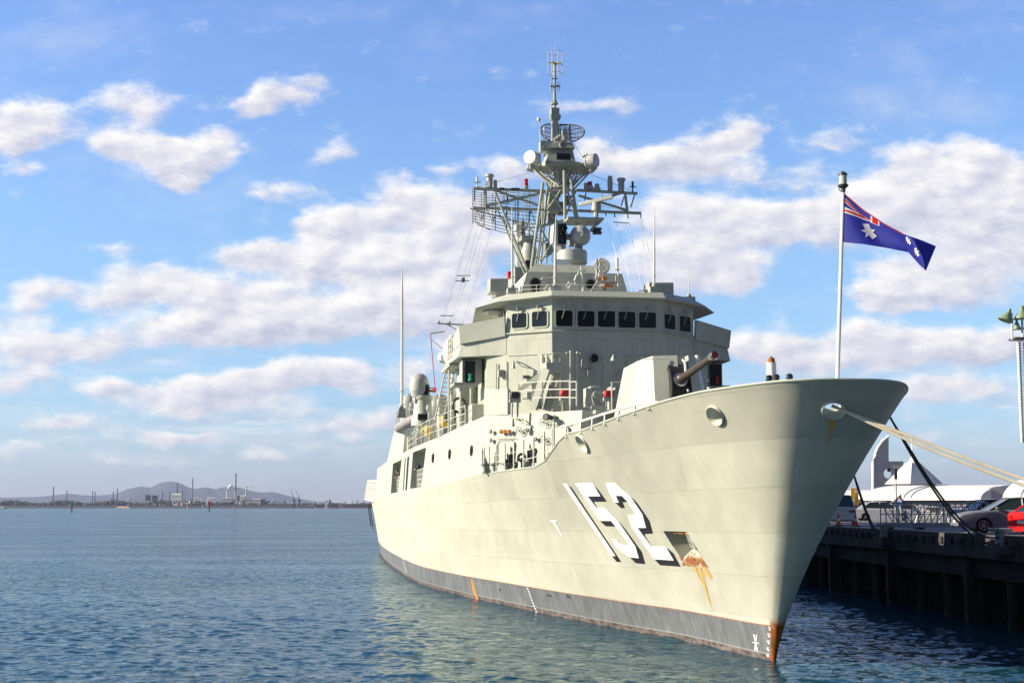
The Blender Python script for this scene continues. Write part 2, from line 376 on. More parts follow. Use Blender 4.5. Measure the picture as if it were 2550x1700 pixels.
n1 = noise(stv, 30, 7, .62); n2 = noise(vm('ADD', stv, (-.008, .010, 0)), 30, 4, .55)
dens = mth('ADD', totc, mth('MULTIPLY', mth('SUBTRACT', n1, .5), 1.7))
alpha = mrange(dens, .08, .96)
# thin high veil and low streaks towards the horizon
veil = mth('MULTIPLY', mrange(noise(vm('MULTIPLY', P0, (5, 11, 1)), 1, 5, .6), .5, .8), .35)
lowb = mth('MULTIPLY', mrange(pz_, .015, .05), mrange(pz_, .16, .08)); low_ = mth('MULTIPLY', mth('MULTIPLY', mrange(noise(vm('MULTIPLY', P0, (9, 60, 1)), 1, 6, .6), .42, .66), lowb), .5)
alpha = mth('MAXIMUM', alpha, mth('MAXIMUM', veil, low_))
front = mrange(sep.outputs[1], .3, .55)
alpha = mth('MULTIPLY', alpha, front)
# dark cloud layer added over the unseen sky, to hold back fill light
ng = noise(vm('MULTIPLY', tc.outputs['Generated'], (1, 1, 2.2)), 3.2, 6)
al2 = mth('MULTIPLY', mrange(ng, .36, .5), mth('SUBTRACT', 1., front))
al2 = mth('MULTIPLY', al2, .95)
alpha = mth('MULTIPLY', mth('ADD', alpha, al2), .95, cl=True)
lit = mth('ADD', mth('MULTIPLY', relh, .46), mth('MULTIPLY', mth('SUBTRACT', n1, n2), 1.5))
thin = mrange(dens, .3, 1.3)
lit = mth('ADD', lit, mth('SUBTRACT', .62, mth('MULTIPLY', thin, .15)), cl=True)
def rampw(fac, stops):
    n = N.new('ShaderNodeValToRGB'); e = n.color_ramp.elements
    while len(e) < len(stops): e.new(.5)
    for i, (p, c) in enumerate(stops): e[i].position = p; e[i].color = (*c, 1)
    L.new(fac, n.inputs[0]); return n.outputs[0]
ccol = rampw(lit, [(.1, (.52, .54, .66)), (.42, (.71, .70, .77)), (.68, (.88, .85, .85)), (.92, (1.0, .97, .94))])
sky = N.new('ShaderNodeTexSky'); sky.sky_type = 'NISHITA'; sky.sun_disc = False
sky.sun_elevation = SUN_EL; sky.sun_rotation = math.atan2(SUN_DIR.x, SUN_DIR.y)
sky.air_density = 1.0; sky.dust_density = .1; sky.ozone_density = 3.0; sky.altitude = 0
bg1 = N.new('ShaderNodeBackground'); bg1.inputs[1].default_value = .105
tint = rampw(sep.outputs[2], [(0, (.46, .52, .80)), (.05, (.60, .70, .93)), (.12, (.76, .87, 1.02)), (.2, (.88, .98, 1.12)), (.34, (.92, 1.0, 1.27)), (1, (.88, .96, 1.2))])
tm = N.new('ShaderNodeMix'); tm.data_type = 'RGBA'; tm.blend_type = 'MULTIPLY'; tm.inputs[0].default_value = 1; L.new(sky.outputs[0], tm.inputs[6]); L.new(tint, tm.inputs[7])
L.new(tm.outputs[2], bg1.inputs[0])
gl = N.new('ShaderNodeMix'); gl.data_type = 'RGBA'; L.new(front, gl.inputs[0]); gl.inputs[6].default_value = (.045, .05, .065, 1); L.new(ccol, gl.inputs[7]); ccol = gl.outputs[2]   # unseen cloud made near-black behind the viewer, so shaded faces stay dark
bg2 = N.new('ShaderNodeBackground'); bg2.inputs[1].default_value = .64; L.new(ccol, bg2.inputs[0])
mix = N.new('ShaderNodeMixShader'); L.new(alpha, mix.inputs[0]); L.new(bg1.outputs[0], mix.inputs[1]); L.new(bg2.outputs[0], mix.inputs[2])
ow = N.new('ShaderNodeOutputWorld'); L.new(mix.outputs[0], ow.inputs[0])
w.cycles.sampling_method = 'NONE'
sl = bpy.data.lights.new('sun', 'SUN'); sl.energy = 5.0; sl.angle = math.radians(.5); sl.color = (1, .885, .68)
so = bpy.data.objects.new('sun', sl); C.objects.link(so); so.rotation_euler = SUN_DIR.to_track_quat('Z', 'Y').to_euler()
cam = bpy.data.cameras.new('camera'); co = bpy.data.objects.new('camera', cam); C.objects.link(co); sc.camera = co
co.location = (0, 0, HC); co.rotation_euler = (PI/2+PT, 0, 0); cam.lens = FL/2550*36; cam.sensor_width = 36; cam.clip_start = .5; cam.clip_end = 80000
sc.view_settings.view_transform = 'Standard'; sc.view_settings.look = 'None'; sc.view_settings.exposure = .8; sc.view_settings.gamma = 1
sc.cycles.max_bounces = 6; sc.cycles.diffuse_bounces = 2; sc.cycles.glossy_bounces = 3; sc.cycles.adaptive_threshold = .02; sc.cycles.volume_bounces = 0; sc.cycles.transparent_max_bounces = 16
# ---------------------------------------------------------------- water
def water():
    m = bpy.data.materials.new('sea_water'); m.use_nodes = True; nt = m.node_tree; L = nt.links; N = nt.nodes
    b = N['Principled BSDF']; b.inputs['Roughness'].default_value = .16; b.inputs['IOR'].default_value = 1.33
    tc = N.new('ShaderNodeTexCoord')
    def nz(scale, st, det, rough=.5, dist=0):
        mp = N.new('ShaderNodeMapping'); mp.inputs['Scale'].default_value = st; mp.inputs['Rotation'].default_value = (0, 0, .25)
        L.new(tc.outputs['Object'], mp.inputs[0]); n = N.new('ShaderNodeTexNoise'); n.inputs['Scale'].default_value = scale
        n.inputs['Detail'].default_value = det; n.inputs['Roughness'].default_value = rough; n.inputs['Distortion'].default_value = dist
        L.new(mp.outputs[0], n.inputs['Vector']); return n.outputs['Fac']
    c = ramp(nt, nz(.012, (1, 3, 1), 4), [(.35, (.007, .045, .08)), (.65, (.012, .065, .09))])
    L.new(c, b.inputs['Base Color'])
    def nzc(scale, st, det):
        mp = N.new('ShaderNodeMapping'); mp.inputs['Scale'].default_value = st; mp.inputs['Rotation'].default_value = (0, 0, .3)
        L.new(tc.outputs['Object'], mp.inputs[0]); n = N.new('ShaderNodeTexNoise'); n.inputs['Scale'].default_value = scale
        n.inputs['Detail'].default_value = det; n.inputs['Roughness'].default_value = .6; L.new(mp.outputs[0], n.inputs['Vector']); return n.outputs['Color']
    def V(op, *a):
        n = N.new('ShaderNodeVectorMath'); n.operation = op
        for i, x in enumerate(a):
            if isinstance(x, tuple): n.inputs[i].default_value = x
            else: L.new(x, n.inputs[i])
        return n.outputs[0]
    # the tilt of the finest ripples, added to the surface normal
    t1 = V('MULTIPLY', V('SUBTRACT', nzc(2.1, (1, 1.25, 1), 4), (.5, .5, .5)), (1.1, 1.4, 0))
    gust = N.new('ShaderNodeMapRange'); L.new(nz(.03, (1, 2.6, 1), 3), gust.inputs[0])
    for i, x in enumerate((.35, .65, .55, 1.3)): gust.inputs[i+1].default_value = x
    t1 = V('MULTIPLY', t1, gust.outputs[0])
    t2 = V('MULTIPLY', V('SUBTRACT', nzc(.05, (1, 2.2, 1), 3), (.5, .5, .5)), (.15, .3, 0))
    geo = N.new('ShaderNodeNewGeometry')
    nrm = V('NORMALIZE', V('ADD', geo.outputs['Normal'], V('ADD', t1, t2)))
    L.new(nrm, b.inputs['Normal']); b.inputs['Specular IOR Level'].default_value = 0; b.inputs['Roughness'].default_value = .6
    gl = N.new('ShaderNodeBsdfGlossy'); gl.inputs['Roughness'].default_value = .10; gl.inputs['Color'].default_value = (.84, .93, .98, 1); L.new(nrm, gl.inputs['Normal'])
    fr = N.new('ShaderNodeFresnel'); fr.inputs[0].default_value = 1.33; L.new(nrm, fr.inputs['Normal'])
    mr = N.new('ShaderNodeMapRange'); L.new(fr.outputs[0], mr.inputs[0])
    for i, x in enumerate((.02, 1, .02, .73)): mr.inputs[i+1].default_value = x
    mxs = N.new('ShaderNodeMixShader'); L.new(mr.outputs[0], mxs.inputs[0]); L.new(b.outputs[0], mxs.inputs[1]); L.new(gl.outputs[0], mxs.inputs[2])
    L.new(mxs.outputs[0], N['Material Output'].inputs['Surface'])
    M['sea_water'] = m
water()
# one sheet: real small waves near the camera, flat with rippled normals beyond
import numpy as np
rows = [30.]
while rows[-1] < 260: rows.append(rows[-1]+max(.14, rows[-1]**2/7000))
rows = np.array(rows); NA = 1150; ang = np.linspace(-.47, .47, NA)
X = np.outer(rows, np.tan(ang)); Y = np.outer(rows, np.ones(NA)); Z = np.zeros_like(X)
rng = np.random.RandomState(3)
for lam in np.exp(np.linspace(math.log(.38), math.log(3.6), 70)):
    th_ = rng.normal(-1.9, .65); kk = 2*PI/lam; ph = rng.uniform(0, 2*PI)
    amp = .0023*lam**.62*np.clip((lam/(.9*np.maximum(.14, Y**2/7000))-1.2), 0, 1)
    Z += amp*np.sin(kk*(X*math.cos(th_)+Y*math.sin(th_))+ph+.8*np.sin(.35*X+.2*Y+ph*3))
Z = Z+.35*np.abs(Z)  # crests a little sharper than troughs
fade = np.clip((260-Y)/90, 0, 1)*np.clip((Y-30)/3, 0, 1)*np.clip((.47-np.abs(ang))[None, :]/.03, 0, 1)
Z = Z*fade
V = np.stack([X, Y, Z], -1).reshape(-1, 3); nr = len(rows)
idx = np.arange(nr*NA).reshape(nr, NA)
F = np.stack([idx[:-1, :-1], idx[:-1, 1:], idx[1:, 1:], idx[1:, :-1]], -1).reshape(-1, 4)
corners = [(-40000, -400, 0), (40000, -400, 0), (40000, 45000, 0), (-40000, 45000, 0)]
nv = len(V); Vl = V.tolist()+[list(c) for c in corners]
a0, a1, a2, a3 = int(idx[0, 0]), int(idx[0, -1]), int(idx[-1, -1]), int(idx[-1, 0])
Fl = F.tolist()+[[nv, nv+1, a1]+[int(i) for i in idx[0, ::-1][1:]], [nv+1, nv+2, a2]+[int(i) for i in idx[::-1, -1][1:]], [nv+2, nv+3, a3]+[int(i) for i in idx[-1][1:]], [nv+3, nv, a0]+[int(i) for i in idx[:, 0][1:]]]
me = bpy.data.meshes.new('water'); me.from_pydata(Vl, [], Fl)
for p in me.polygons: p.use_smooth = True
me.materials.append(M['sea_water']); o = bpy.data.objects.new('water', me); C.objects.link(o); o['kind'] = 'structure'
# ---------------------------------------------------------------- frigate: hull
ship = empty('frigate', (X0, Y0, 0), math.atan2(CT, -ST), label='grey navy frigate numbered 152 moored bow on beside the wharf', cat='warship')
# columns: (s,b) at the waterline, (s,b) at the top edge, height of the top edge
COL = [(0, 0, -6.5, 0, 7.64), (.05, .06, -6.36, .9, 7.64), (.16, .11, -5.85, 1.62, 7.63), (.6, .2, -4.8, 2.25, 7.6), (1.9, .36, -3, 2.95, 7.56), (4.2, .58, -1, 3.45, 7.45), (7.3, 1.0, 2, 3.98, 7.24),
       (11.0, 1.9, 5.5, 4.5, 6.98), (12.8, 2.25, 7.6, 4.74, 6.93), (13.6, 2.42, 8.6, 4.84, 6.72), (14.8, 2.68, 10.6, 5.0, 6.1), (15.9, 2.88, 12, 5.14, 5.92), (20, 3.62, 17.5, 5.72, 5.88), (24, 4.3, 21.6, 6.08, 5.87), (28.6, 5.1, 27.5, 6.58, 5.66),
       (33.5, 5.8, 33.5, 7.0, 5.5), (42, 6.75, 42, 7.32, 5.4), (50, 7.0, 50, 7.38, 5.34), (60, 7.08, 60, 7.4, 5.28), (75, 7.0, 75, 7.38, 5.25), (88, 6.75, 88, 7.25, 5.22), (100, 6.35, 100, 7.05, 5.2), (108, 6.0, 109, 6.85, 5.15), (110.5, 5.8, 112, 6.75, 5.1)]
def catmull(rows, sub):
    out = []; n = len(rows)
    for i in range(n-1):
        p0 = rows[i-1] if i > 0 else (rows[1][0], -rows[1][1], rows[1][2], -rows[1][3], rows[1][4])
        p1, p2 = rows[i], rows[i+1]; p3 = rows[i+2] if i+2 < n else rows[i+1]
        for k in range(sub):
            t = k/sub
            def cr(j):
                if j == 4: return p1[4]+(p2[4]-p1[4])*t
                # chord-aware tangents
                d1 = (abs(p2[2]-p0[2])+abs(p2[3]-p0[3])) or 1; d = abs(p2[2]-p1[2])+abs(p2[3]-p1[3]); d2 = (abs(p3[2]-p1[2])+abs(p3[3]-p1[3])) or 1
                m1 = (p2[j]-p0[j])/d1*d; m2 = (p3[j]-p1[j])/d2*d
                return (2*t**3-3*t**2+1)*p1[j]+(t**3-2*t**2+t)*m1+(-2*t**3+3*t**2)*p2[j]+(t**3-t**2)*m2
            out.append(tuple(cr(j) for j in range(5)))
    out.append(rows[-1]); return out
cols = catmull(COL, 5)
PW, QW = 1.30, 1.25
def hull_pt(c, z):
    t = max(0, z)/c[4]; s = c[0]+(c[2]-c[0])*t**QW; b = c[1]+(c[3]-c[1])*t**(PW if c[0] < 30 else 1.1)
    return Vector((s, b, z))
def topb(s):
    for a, b in zip(cols, cols[1:]):
        if a[2] <= s <= b[2]: return a[3]+(b[3]-a[3])*(s-a[2])/max(1e-6, b[2]-a[2])
    return cols[-1][3]
def topz(s):
    for a, b in zip(cols, cols[1:]):
        if a[2] <= s <= b[2]: return a[4]+(b[4]-a[4])*(s-a[2])/max(1e-6, b[2]-a[2])
    return cols[-1][4]
def deckz(s): return min(topz(s)-.02, 5.88+max(0, (9-s)/15.5)*.75)
NT = 18
bm = bmesh.new(); rings = []
for ci, c in enumerate(cols):
    for sg in ((1,) if ci == 0 else (1, -1)):
        pts = [hull_pt(c, 0)+Vector((.5, 0, -1.6))] + [hull_pt(c, c[4]*k/NT) for k in range(NT+1)]
        pts[0].y *= .9
        # plan normal for the inner edge
        a = cols[max(ci-1, 0)]; b = cols[min(ci+1, len(cols)-1)]
        d = Vector((b[2]-a[2], b[3]-a[3] if ci else 1, 0)) if ci else Vector((0, 1, 0))
        nrm = Vector((d.y, -d.x, 0)).normalized() if ci else Vector((1, 0, 0))
        top = pts[-1]; inn = top+nrm*.07
        dz = deckz(inn.x) if c[4] > 5.95 else c[4]-.02
        if c[4] > 5.95:
            lo = hull_pt(c, dz); pts += [inn, Vector((lo.x, lo.y, dz))+nrm*.08]
        else: pts += [inn, Vector((inn.x, inn.y, dz))+nrm*.02]
        if sg < 0: pts = [Vector((p.x, -p.y, p.z)) for p in pts]
        rings.append((ci, sg, [bm.verts.new(p) for p in pts]))
R_ = {(ci, sg): v for ci, sg, v in rings}; R_[(0, -1)] = R_[(0, 1)]
for ci in range(len(cols)-1):
    for sg in (1, -1):
        A, B = R_[(ci, sg)], R_[(ci+1, sg)]
        for k in range(len(A)-1): bm.faces.new((A[k], B[k], B[k+1], A[k+1]))
    A, B, A2, B2 = R_[(ci, 1)], R_[(ci+1, 1)], R_[(ci, -1)], R_[(ci+1, -1)]
    for q in (-1, 0):
        f = [A[q], B[q], B2[q], A2[q]] if ci else [A[q], B[q], B2[q]]
        bm.faces.new(f)
n = len(cols)-1; A, B = R_[(n, 1)], R_[(n, -1)]
for k in range(len(A)-1): bm.faces.new((A[k], A[k+1], B[k+1], B[k]))
bmesh.ops.recalc_face_normals(bm, faces=bm.faces)
me = bpy.data.meshes.new('hull'); bm.to_mesh(me); bm.free()
me.materials.append(M['hull_paint']); me.materials.append(M['deck_grey']); me.materials.append(M['grey_paint'])
for p in me.polygons:
    if p.normal.z > .95 and abs(p.center.y) < topb(p.center.x)-.3: p.material_index = 1
smooth(me, 28)
hull = bpy.data.objects.new('hull', me); C.objects.link(hull); hull.parent = ship
HB = BVHTree.FromPolygons([v.co.copy() for v in me.vertices], [tuple(p.vertices) for p in me.polygons])
def on_hull(u, v, off=.012):
    "the point of the plating that a measured point of the photograph shows"
    o = W2S(Vector((0, 0, HC))); r = ray(u, v); d = Vector((-ST*r.x+CT*r.y, -CT*r.x-ST*r.y, r.z)).normalized()
    h = HB.ray_cast(o, d)
    if h[0] is None: return None, None
    n = h[1] if h[1].dot(d) < 0 else -h[1]
    return h[0]+n*off, n
def decal(polys, m, name, parent=hull, off=.012, cuts=2):
    bm = bmesh.new()
    for poly in polys:
        vs = [bm.verts.new((x, -y, 0)) for x, y in poly]
        bm.faces.new(vs)
    bmesh.ops.triangulate(bm, faces=bm.faces)
    for _ in range(cuts):
        es = [e for e in bm.edges if e.calc_length() > 14]
        if not es: break
        bmesh.ops.subdivide_edges(bm, edges=es, cuts=1, use_grid_fill=False)
        bmesh.ops.triangulate(bm, faces=bm.faces)
    for vv in bm.verts:
        p, nn = on_hull(vv.co.x, -vv.co.y, off)
        if p is not None: vv.co = p
    bmesh.ops.recalc_face_normals(bm, faces=bm.faces)
    if sum((f.normal.y for f in bm.faces)) < 0: bmesh.ops.reverse_faces(bm, faces=bm.faces)
    me = bpy.data.meshes.new(name); bm.to_mesh(me); bm.free(); me.materials.append(M[m]); smooth(me)
    o = bpy.data.objects.new(name, me); C.objects.link(o); o.parent = parent; return o
Z1 = lambda *p: [(1350+x/2.6133, 1100+y/2.6133) for x, y in p]
Z2 = lambda *p: [(1450+x/5.2275, 1200+y/5.2275) for x, y in p]
one = Z1((134, 268), (163, 268), (480, 740), (455, 740))
one_b = Z1((174, 284), (190, 293), (515, 778), (487, 778), (455, 740), (480, 740))
five = Z1((214, 266), (330, 264))+Z2((240, 180), (75, 180), (190, 330), (300, 330), (465, 495), (695, 830), (740, 985), (620, 972), (440, 840), (385, 735), (450, 735), (477, 785), (530, 812), (610, 812), (590, 775), (440, 575), (375, 500), (230, 500))
fb = [Z2((150, 36), (212, 98), (318, 248), (150, 252), (198, 330), (180, 330), (75, 180), (240, 180)), Z2((230, 500), (375, 500), (445, 573), (308, 570)), Z2((480, 508), (560, 608), (775, 905), (820, 1060), (700, 1050), (620, 972), (740, 985), (695, 830))]
two = Z2((303, 2), (432, 2), (520, 85), (620, 165), (785, 410), (835, 590), (725, 592), (905, 830), (1090, 830), (1195, 1015), (940, 998), (650, 590), (590, 420), (695, 415), (590, 248), (520, 175), (440, 175), (482, 262), (420, 258), (360, 155))
tb = [Z2((440, 175), (520, 175), (592, 248), (522, 255), (555, 332), (505, 332), (425, 258), (482, 262)), Z2((625, 180), (710, 260), (875, 500), (920, 665), (812, 668), (822, 705), (905, 828), (885, 828), (725, 592), (835, 590), (785, 410)), Z2((1090, 838), (1185, 920), (1282, 1095), (1015, 1075), (940, 998), (1195, 1015))]
for w_, k_ in ((one, [one_b]), (five, fb), (two, tb)):
    d = decal([w_], 'digit_white', 'painted_digit', off=.016, cuts=4); decal(k_, 'digit_black', 'digit_shadow', d, .011, 4)
decal([[(1370.5, 1294), (1387, 1294), (1387, 1298.5), (1370.5, 1298.5)], [(1376.5, 1298.5), (1382, 1298.5), (1403, 1335), (1399, 1335)]], 'digit_white', 'painted_mark', cuts=1)
decal([[(1876.5, 1578), (1879, 1577), (1884, 1598), (1881.5, 1598)], [(1883.5, 1579), (1886, 1579), (1884, 1598), (1881.5, 1598)], [(1875, 1596.5), (1891, 1599.5), (1891, 1602), (1875, 1599)],
       [(1881.5, 1600), (1884, 1600), (1881.5, 1620), (1879, 1619)], [(1882, 1600), (1884.5, 1600), (1889, 1620.5), (1886.5, 1621)]], 'digit_white', 'bow_symbol', cuts=0)
SEG = {'0': 'abcdef', '2': 'abged', '4': 'fgbc', '5': 'afgcd', '6': 'afgcde', '8': 'abcdefg'}
def numeral(ch, x, y, w, h, sl, t=1.0):
    P = []; k = {'a': (0, 0, 1, 0), 'b': (1, 0, 1, .5), 'c': (1, .5, 1, 1), 'd': (0, 1, 1, 1), 'e': (0, .5, 0, 1), 'f': (0, 0, 0, .5), 'g': (0, .5, 1, .5)}
    for s in SEG[ch]:
        x0, y0, x1, y1 = k[s]; a = (x+x0*w+y0*h*sl, y+y0*h); b = (x+x1*w+y1*h*sl, y+y1*h)
        if x0 == x1: P.append([(a[0]-t*.5, a[1]), (a[0]+t*.5, a[1]), (b[0]+t*.5, b[1]), (b[0]-t*.5, b[1])])
        else: P.append([(a[0]-t*.5, a[1]-t*.5), (b[0]+t*.5, b[1]-t*.5), (b[0]+t*.5, b[1]+t*.5), (a[0]-t*.5, a[1]+t*.5)])
    return P
for i, (tx, x, y) in enumerate((('52', 1914.5, 1559), ('50', 1912.5, 1575.5), ('48', 1911, 1593), ('46', 1910, 1610.5), ('44', 1909.5, 1627))):
    pl = numeral(tx[0], x, y, 1.9, 8.5, .12, .9)+numeral(tx[1], x+3.3, y+.6, 1.9, 8.5, .12, .9)
    decal(pl, 'digit_white', 'draught_mark', cuts=0)
# dotted draught marks amidships
for k in range(15):
    x = 1297+k*2.6+(k > 8)*.6*(k-8)*.1; y = 1420+k*7.1
    decal([[(x, y), (x+2.6, y+.5), (x+4, y+4.3), (x+1.4, y+3.9)]], 'digit_white', 'draught_mark', cuts=0)
for k in range(9):
    x = 996+k*1.7; y = 1362+k*7.0; decal([[(x, y), (x+1.6, y+.6), (x+2.6, y+4), (x+1, y+3.5)]], 'digit_white', 'draught_mark', cuts=0)
# rust
decal([[(1173, 1440), (1176, 1441), (1184, 1470), (1192, 1492), (1188, 1493), (1178, 1470)]], 'orange', 'rust_mark', cuts=1)
decal([Z2((1300, 1075), (1330, 1000), (1400, 960), (1560, 985), (1610, 1060), (1640, 1100), (1560, 1100), (1420, 1095))], 'rust_fleck', 'rust_patch', cuts=3, off=.02)
decal([Z2((1410, 1090), (1620, 1100), (1700, 1250), (1660, 1250), (1600, 1190), (1600, 1300), (1650, 1480), (1672, 1568), (1655, 1568), (1600, 1420), (1500, 1190))], 'rust_run', 'rust_streak', cuts=4, off=.018)
decal([Z2((1655, 1568), (1672, 1568), (1700, 1680), (1690, 1690))], 'rust_run', 'rust_streak', cuts=3, off=.018)
decal([[(2063, 1039), (2081, 1039), (2078, 1062), (2066, 1100), (2058, 1112), (2063, 1070)]], 'rust_run', 'rust_streak', cuts=3, off=.018)
for x, y in ((1244, 1467), (1363, 1480), (1370, 1482), (1412, 1483), (1417, 1485)):
    decal([[(x, y-3), (x+3, y-1), (x+3.5, y+3), (x+.5, y+3)]], 'digit_black', 'scupper', cuts=0)
# knuckle rolled edge along the top of the bulwark
for sg in (1, -1):
    MB().path([Vector((c[2], c[3]*sg, c[4]+.02)) for c in cols if c[2] < 19.5], .032, 6).build('bulwark_capping', 'grey_paint', hull)
# ---- anchor pocket and anchor
pk = Z2((1065, 645), (1375, 655), (1435, 760), (1515, 875), (1600, 1040), (1625, 1092), (1310, 1015), (1180, 830))
base = [on_hull(*p)[0] for p in pk]; nn = on_hull(*Z2((1350, 830))[0])[1]
ctr = sum(base, Vector())/len(base)
m_ = MB(); m_.loft([[p+nn*.25 for p in base], [ctr+(p-ctr)*.92-nn*1.0+Vector((.35, 0, .25)) for p in base]]); cut(hull, m_.build('cutter', None, None, sm=False))
smooth(hull.data, 28)
anc = MB()
q = lambda x, y, dn: on_hull(*Z2((x, y))[0], off=0)[0]-nn*dn
# flukes and crown of the stowed anchor, seen from below
anc.loft([[q(1205, 668, .34), q(1355, 668, -.03), q(1492, 868, -.04), q(1395, 865, .05), q(1320, 815, .18)], [q(1205, 668, .6), q(1355, 668, .5), q(1492, 868, .5), q(1395, 865, .55), q(1320, 815, .6)]])
anc.loft([[q(1315, 1010, .12), q(1400, 880, .16), q(1440, 862, .12), q(1500, 885, .1), q(1600, 1050, .02), q(1620, 1085, .0), q(1480, 1070, .0)], [q(1315, 1010, .45), q(1400, 880, .5), q(1440, 862, .5), q(1500, 885, .5), q(1600, 1050, .4), q(1620, 1085, .3), q(1480, 1070, .35)]])
ao = anc.build('anchor', 'grey_paint', ship, ang=20, bevel=.03)
def flecks(name, m, poly, dn, parent):
    vs = [q(x, y, (.35-.00247*(x-1205)+.00086*(y-668)-.04) if dn is None else dn) for x, y in poly]; b = MB(); b.face(vs); return b.build(name, m, parent, sm=False)
flecks('rust_patch', 'rust_fleck', [(1330, 1000), (1420, 900), (1510, 900), (1595, 1050), (1470, 1060)], .04, ao)
flecks('rust_patch', 'rust', [(1325, 715), (1345, 725), (1400, 760), (1418, 790), (1395, 800), (1350, 755)], None, ao)
flecks('rust_patch', 'rust_fleck', [(1280, 670), (1360, 672), (1480, 860), (1430, 850), (1390, 800)], None, ao)
decal([Z2((1150, 655), (1385, 650), (1370, 682), (1200, 662))], 'rust_fleck', 'rust_patch', off=.022, cuts=1)
decal([Z2((1178, 820), (1205, 830), (1312, 1000), (1290, 1015))], 'rust_fleck', 'rust_patch', off=.022, cuts=2)
# ---- fairleads in the bulwark
def fairlead(u, v, ru, rv, tilt, name='fairlead', depth=.5, cutd=.8, ik=.56):
    ct_, st_ = math.cos(tilt), math.sin(tilt)
    def rg(k):
        out = []
        for i in range(20):
            t = 2*PI*i/20; x = ru*k*math.cos(t); y = rv*k*math.sin(t)
            out.append((u+x*ct_-y*st_, v+x*st_+y*ct_))
        return out
    outer = [on_hull(*p, off=0) for p in rg(1)]; nrm = on_hull(u, v)[1]
    o1 = [p for p, _ in outer]; cc = sum(o1, Vector())/20
    c_ = MB(); c_.loft([[cc+(p-cc)*.86+nrm*.3 for p in o1], [cc+(p-cc)*.78-nrm*cutd for p in o1]]); cut(hull, c_.build('cutter', None, None, sm=False))
    b = MB(); b.loft([o1, [p+nrm*.05 for p in [cc+(p-cc)*1.0 for p in o1]], [cc+(p-cc)*.93+nrm*.08 for p in o1], [cc+(p-cc)*.84+nrm*.05 for p in o1], [cc+(p-cc)*.66-nrm*.12 for p in o1], [cc+(p-cc)*ik-nrm*depth for p in o1], [cc+(p-cc)*.86-nrm*depth for p in o1], o1], cap=False)
    return b.build(name, 'grey_paint', ship, ang=50), cc, nrm
BULL, bull_c, bull_n = fairlead(2075, 1019, 32, 22, 0, cutd=2.4, ik=.72, depth=.25)
fairlead(1783, 1033, 28, 17, .95)
fairlead(1452, 1103, 26, 8.5, 1.0)
smooth(hull.data, 28)
# ---------------------------------------------------------------- frigate: deckhouses
def poly_house(name, pts_b, pts_t, m='grey_paint', parent=ship, bevel=.0, **k):
    return MB().loft([pts_b, pts_t]).build(name, m, parent, ang=20, bevel=bevel)
def sym(pts):  # (s,b) half outline, mirrored
    return [(s, b) for s, b in pts]+[(s, -b) for s, b in reversed(pts)]
def ring_(pts, z): return [Vector((s, b, z(s) if callable(z) else z)) for s, b in pts]
# lower deckhouse: narrow front face, raked facets, then flush with the ship's side
sidS = [21.6, 24.5, 28, 33, 38, 44, 50, 58, 66, 76, 88, 95]
lowP = [(17.2, 2.5)]+[(s, topb(s)-(.06 if s < 22 else .015)) for s in sidS]
def zk(s): return topz(s)-.03 if s > 19 else 5.85
def ztop(s): return 8.42-max(0, min(1, (s-21.6)/12))*.40
bt_ = [(s, b-.16) for s, b in lowP]
lower = MB().loft([ring_(sym(lowP), zk), ring_(sym(bt_), ztop)]).build('deckhouse', 'house_paint', ship, ang=20)
# boat deck openings and slots cut out of the side
for (s0, s1, z0, z1, sl) in ((38.3, 46.5, 5.55, 7.72, .8), (49.0, 50.6, 5.5, 7.6, 0), (52.0, 52.9, 5.5, 7.6, 0), (56.0, 66.0, 5.45, 7.62, .8)):
    c_ = MB(); c_.prism([(s0+sl*1.6, -4, z0), (s1, -4, z0), (s1-sl*.4, -4, z1), (s0, -4, z1)], (0, 13, 0)); cut(lower, c_.build('cutter', None, None, sm=False))
smooth(lower.data, 20)
# curved fashion plate where the deckhouse meets the forecastle side
MB().loft([[(21.0, 6.03, 5.87), (21.9, 6.1, 5.87), (21.9, 6.0, 7.0), (21.6, 5.98, 7.0)], [(21.2, 5.85, 5.87), (21.9, 5.9, 5.87), (21.9, 5.85, 7.0), (21.6, 5.85, 7.0)]]).build('fashion_plate', 'grey_paint', ship)
# upper deckhouse below the bridge
upP = [(23.2, 2.57), (24.6, 4.45), (25.3, 5.35), (29.2, 5.3), (29.3, 4.3), (45, 4.2)]
MB().loft([ring_(sym(upP), 7.95), ring_(sym([(23.2, 2.57), (24.6, 4.45), (25.3, 5.3), (29.2, 5.25), (29.3, 4.25), (45, 4.1)]), 11.45)]).build('upper_deckhouse', 'house_paint', ship, ang=20)
# bridge
brP = [(23.2, 2.57), (24.6, 4.45), (25.9, 4.55), (31, 4.3), (31, 0)]
bridge = MB().loft([ring_(sym(brP[:-1]), 11.45), ring_(sym([(23.2, 2.57), (24.6, 4.45), (25.9, 4.5), (31, 4.25)]), 14.05)]).build('bridge_house', 'house_paint', ship, ang=20)
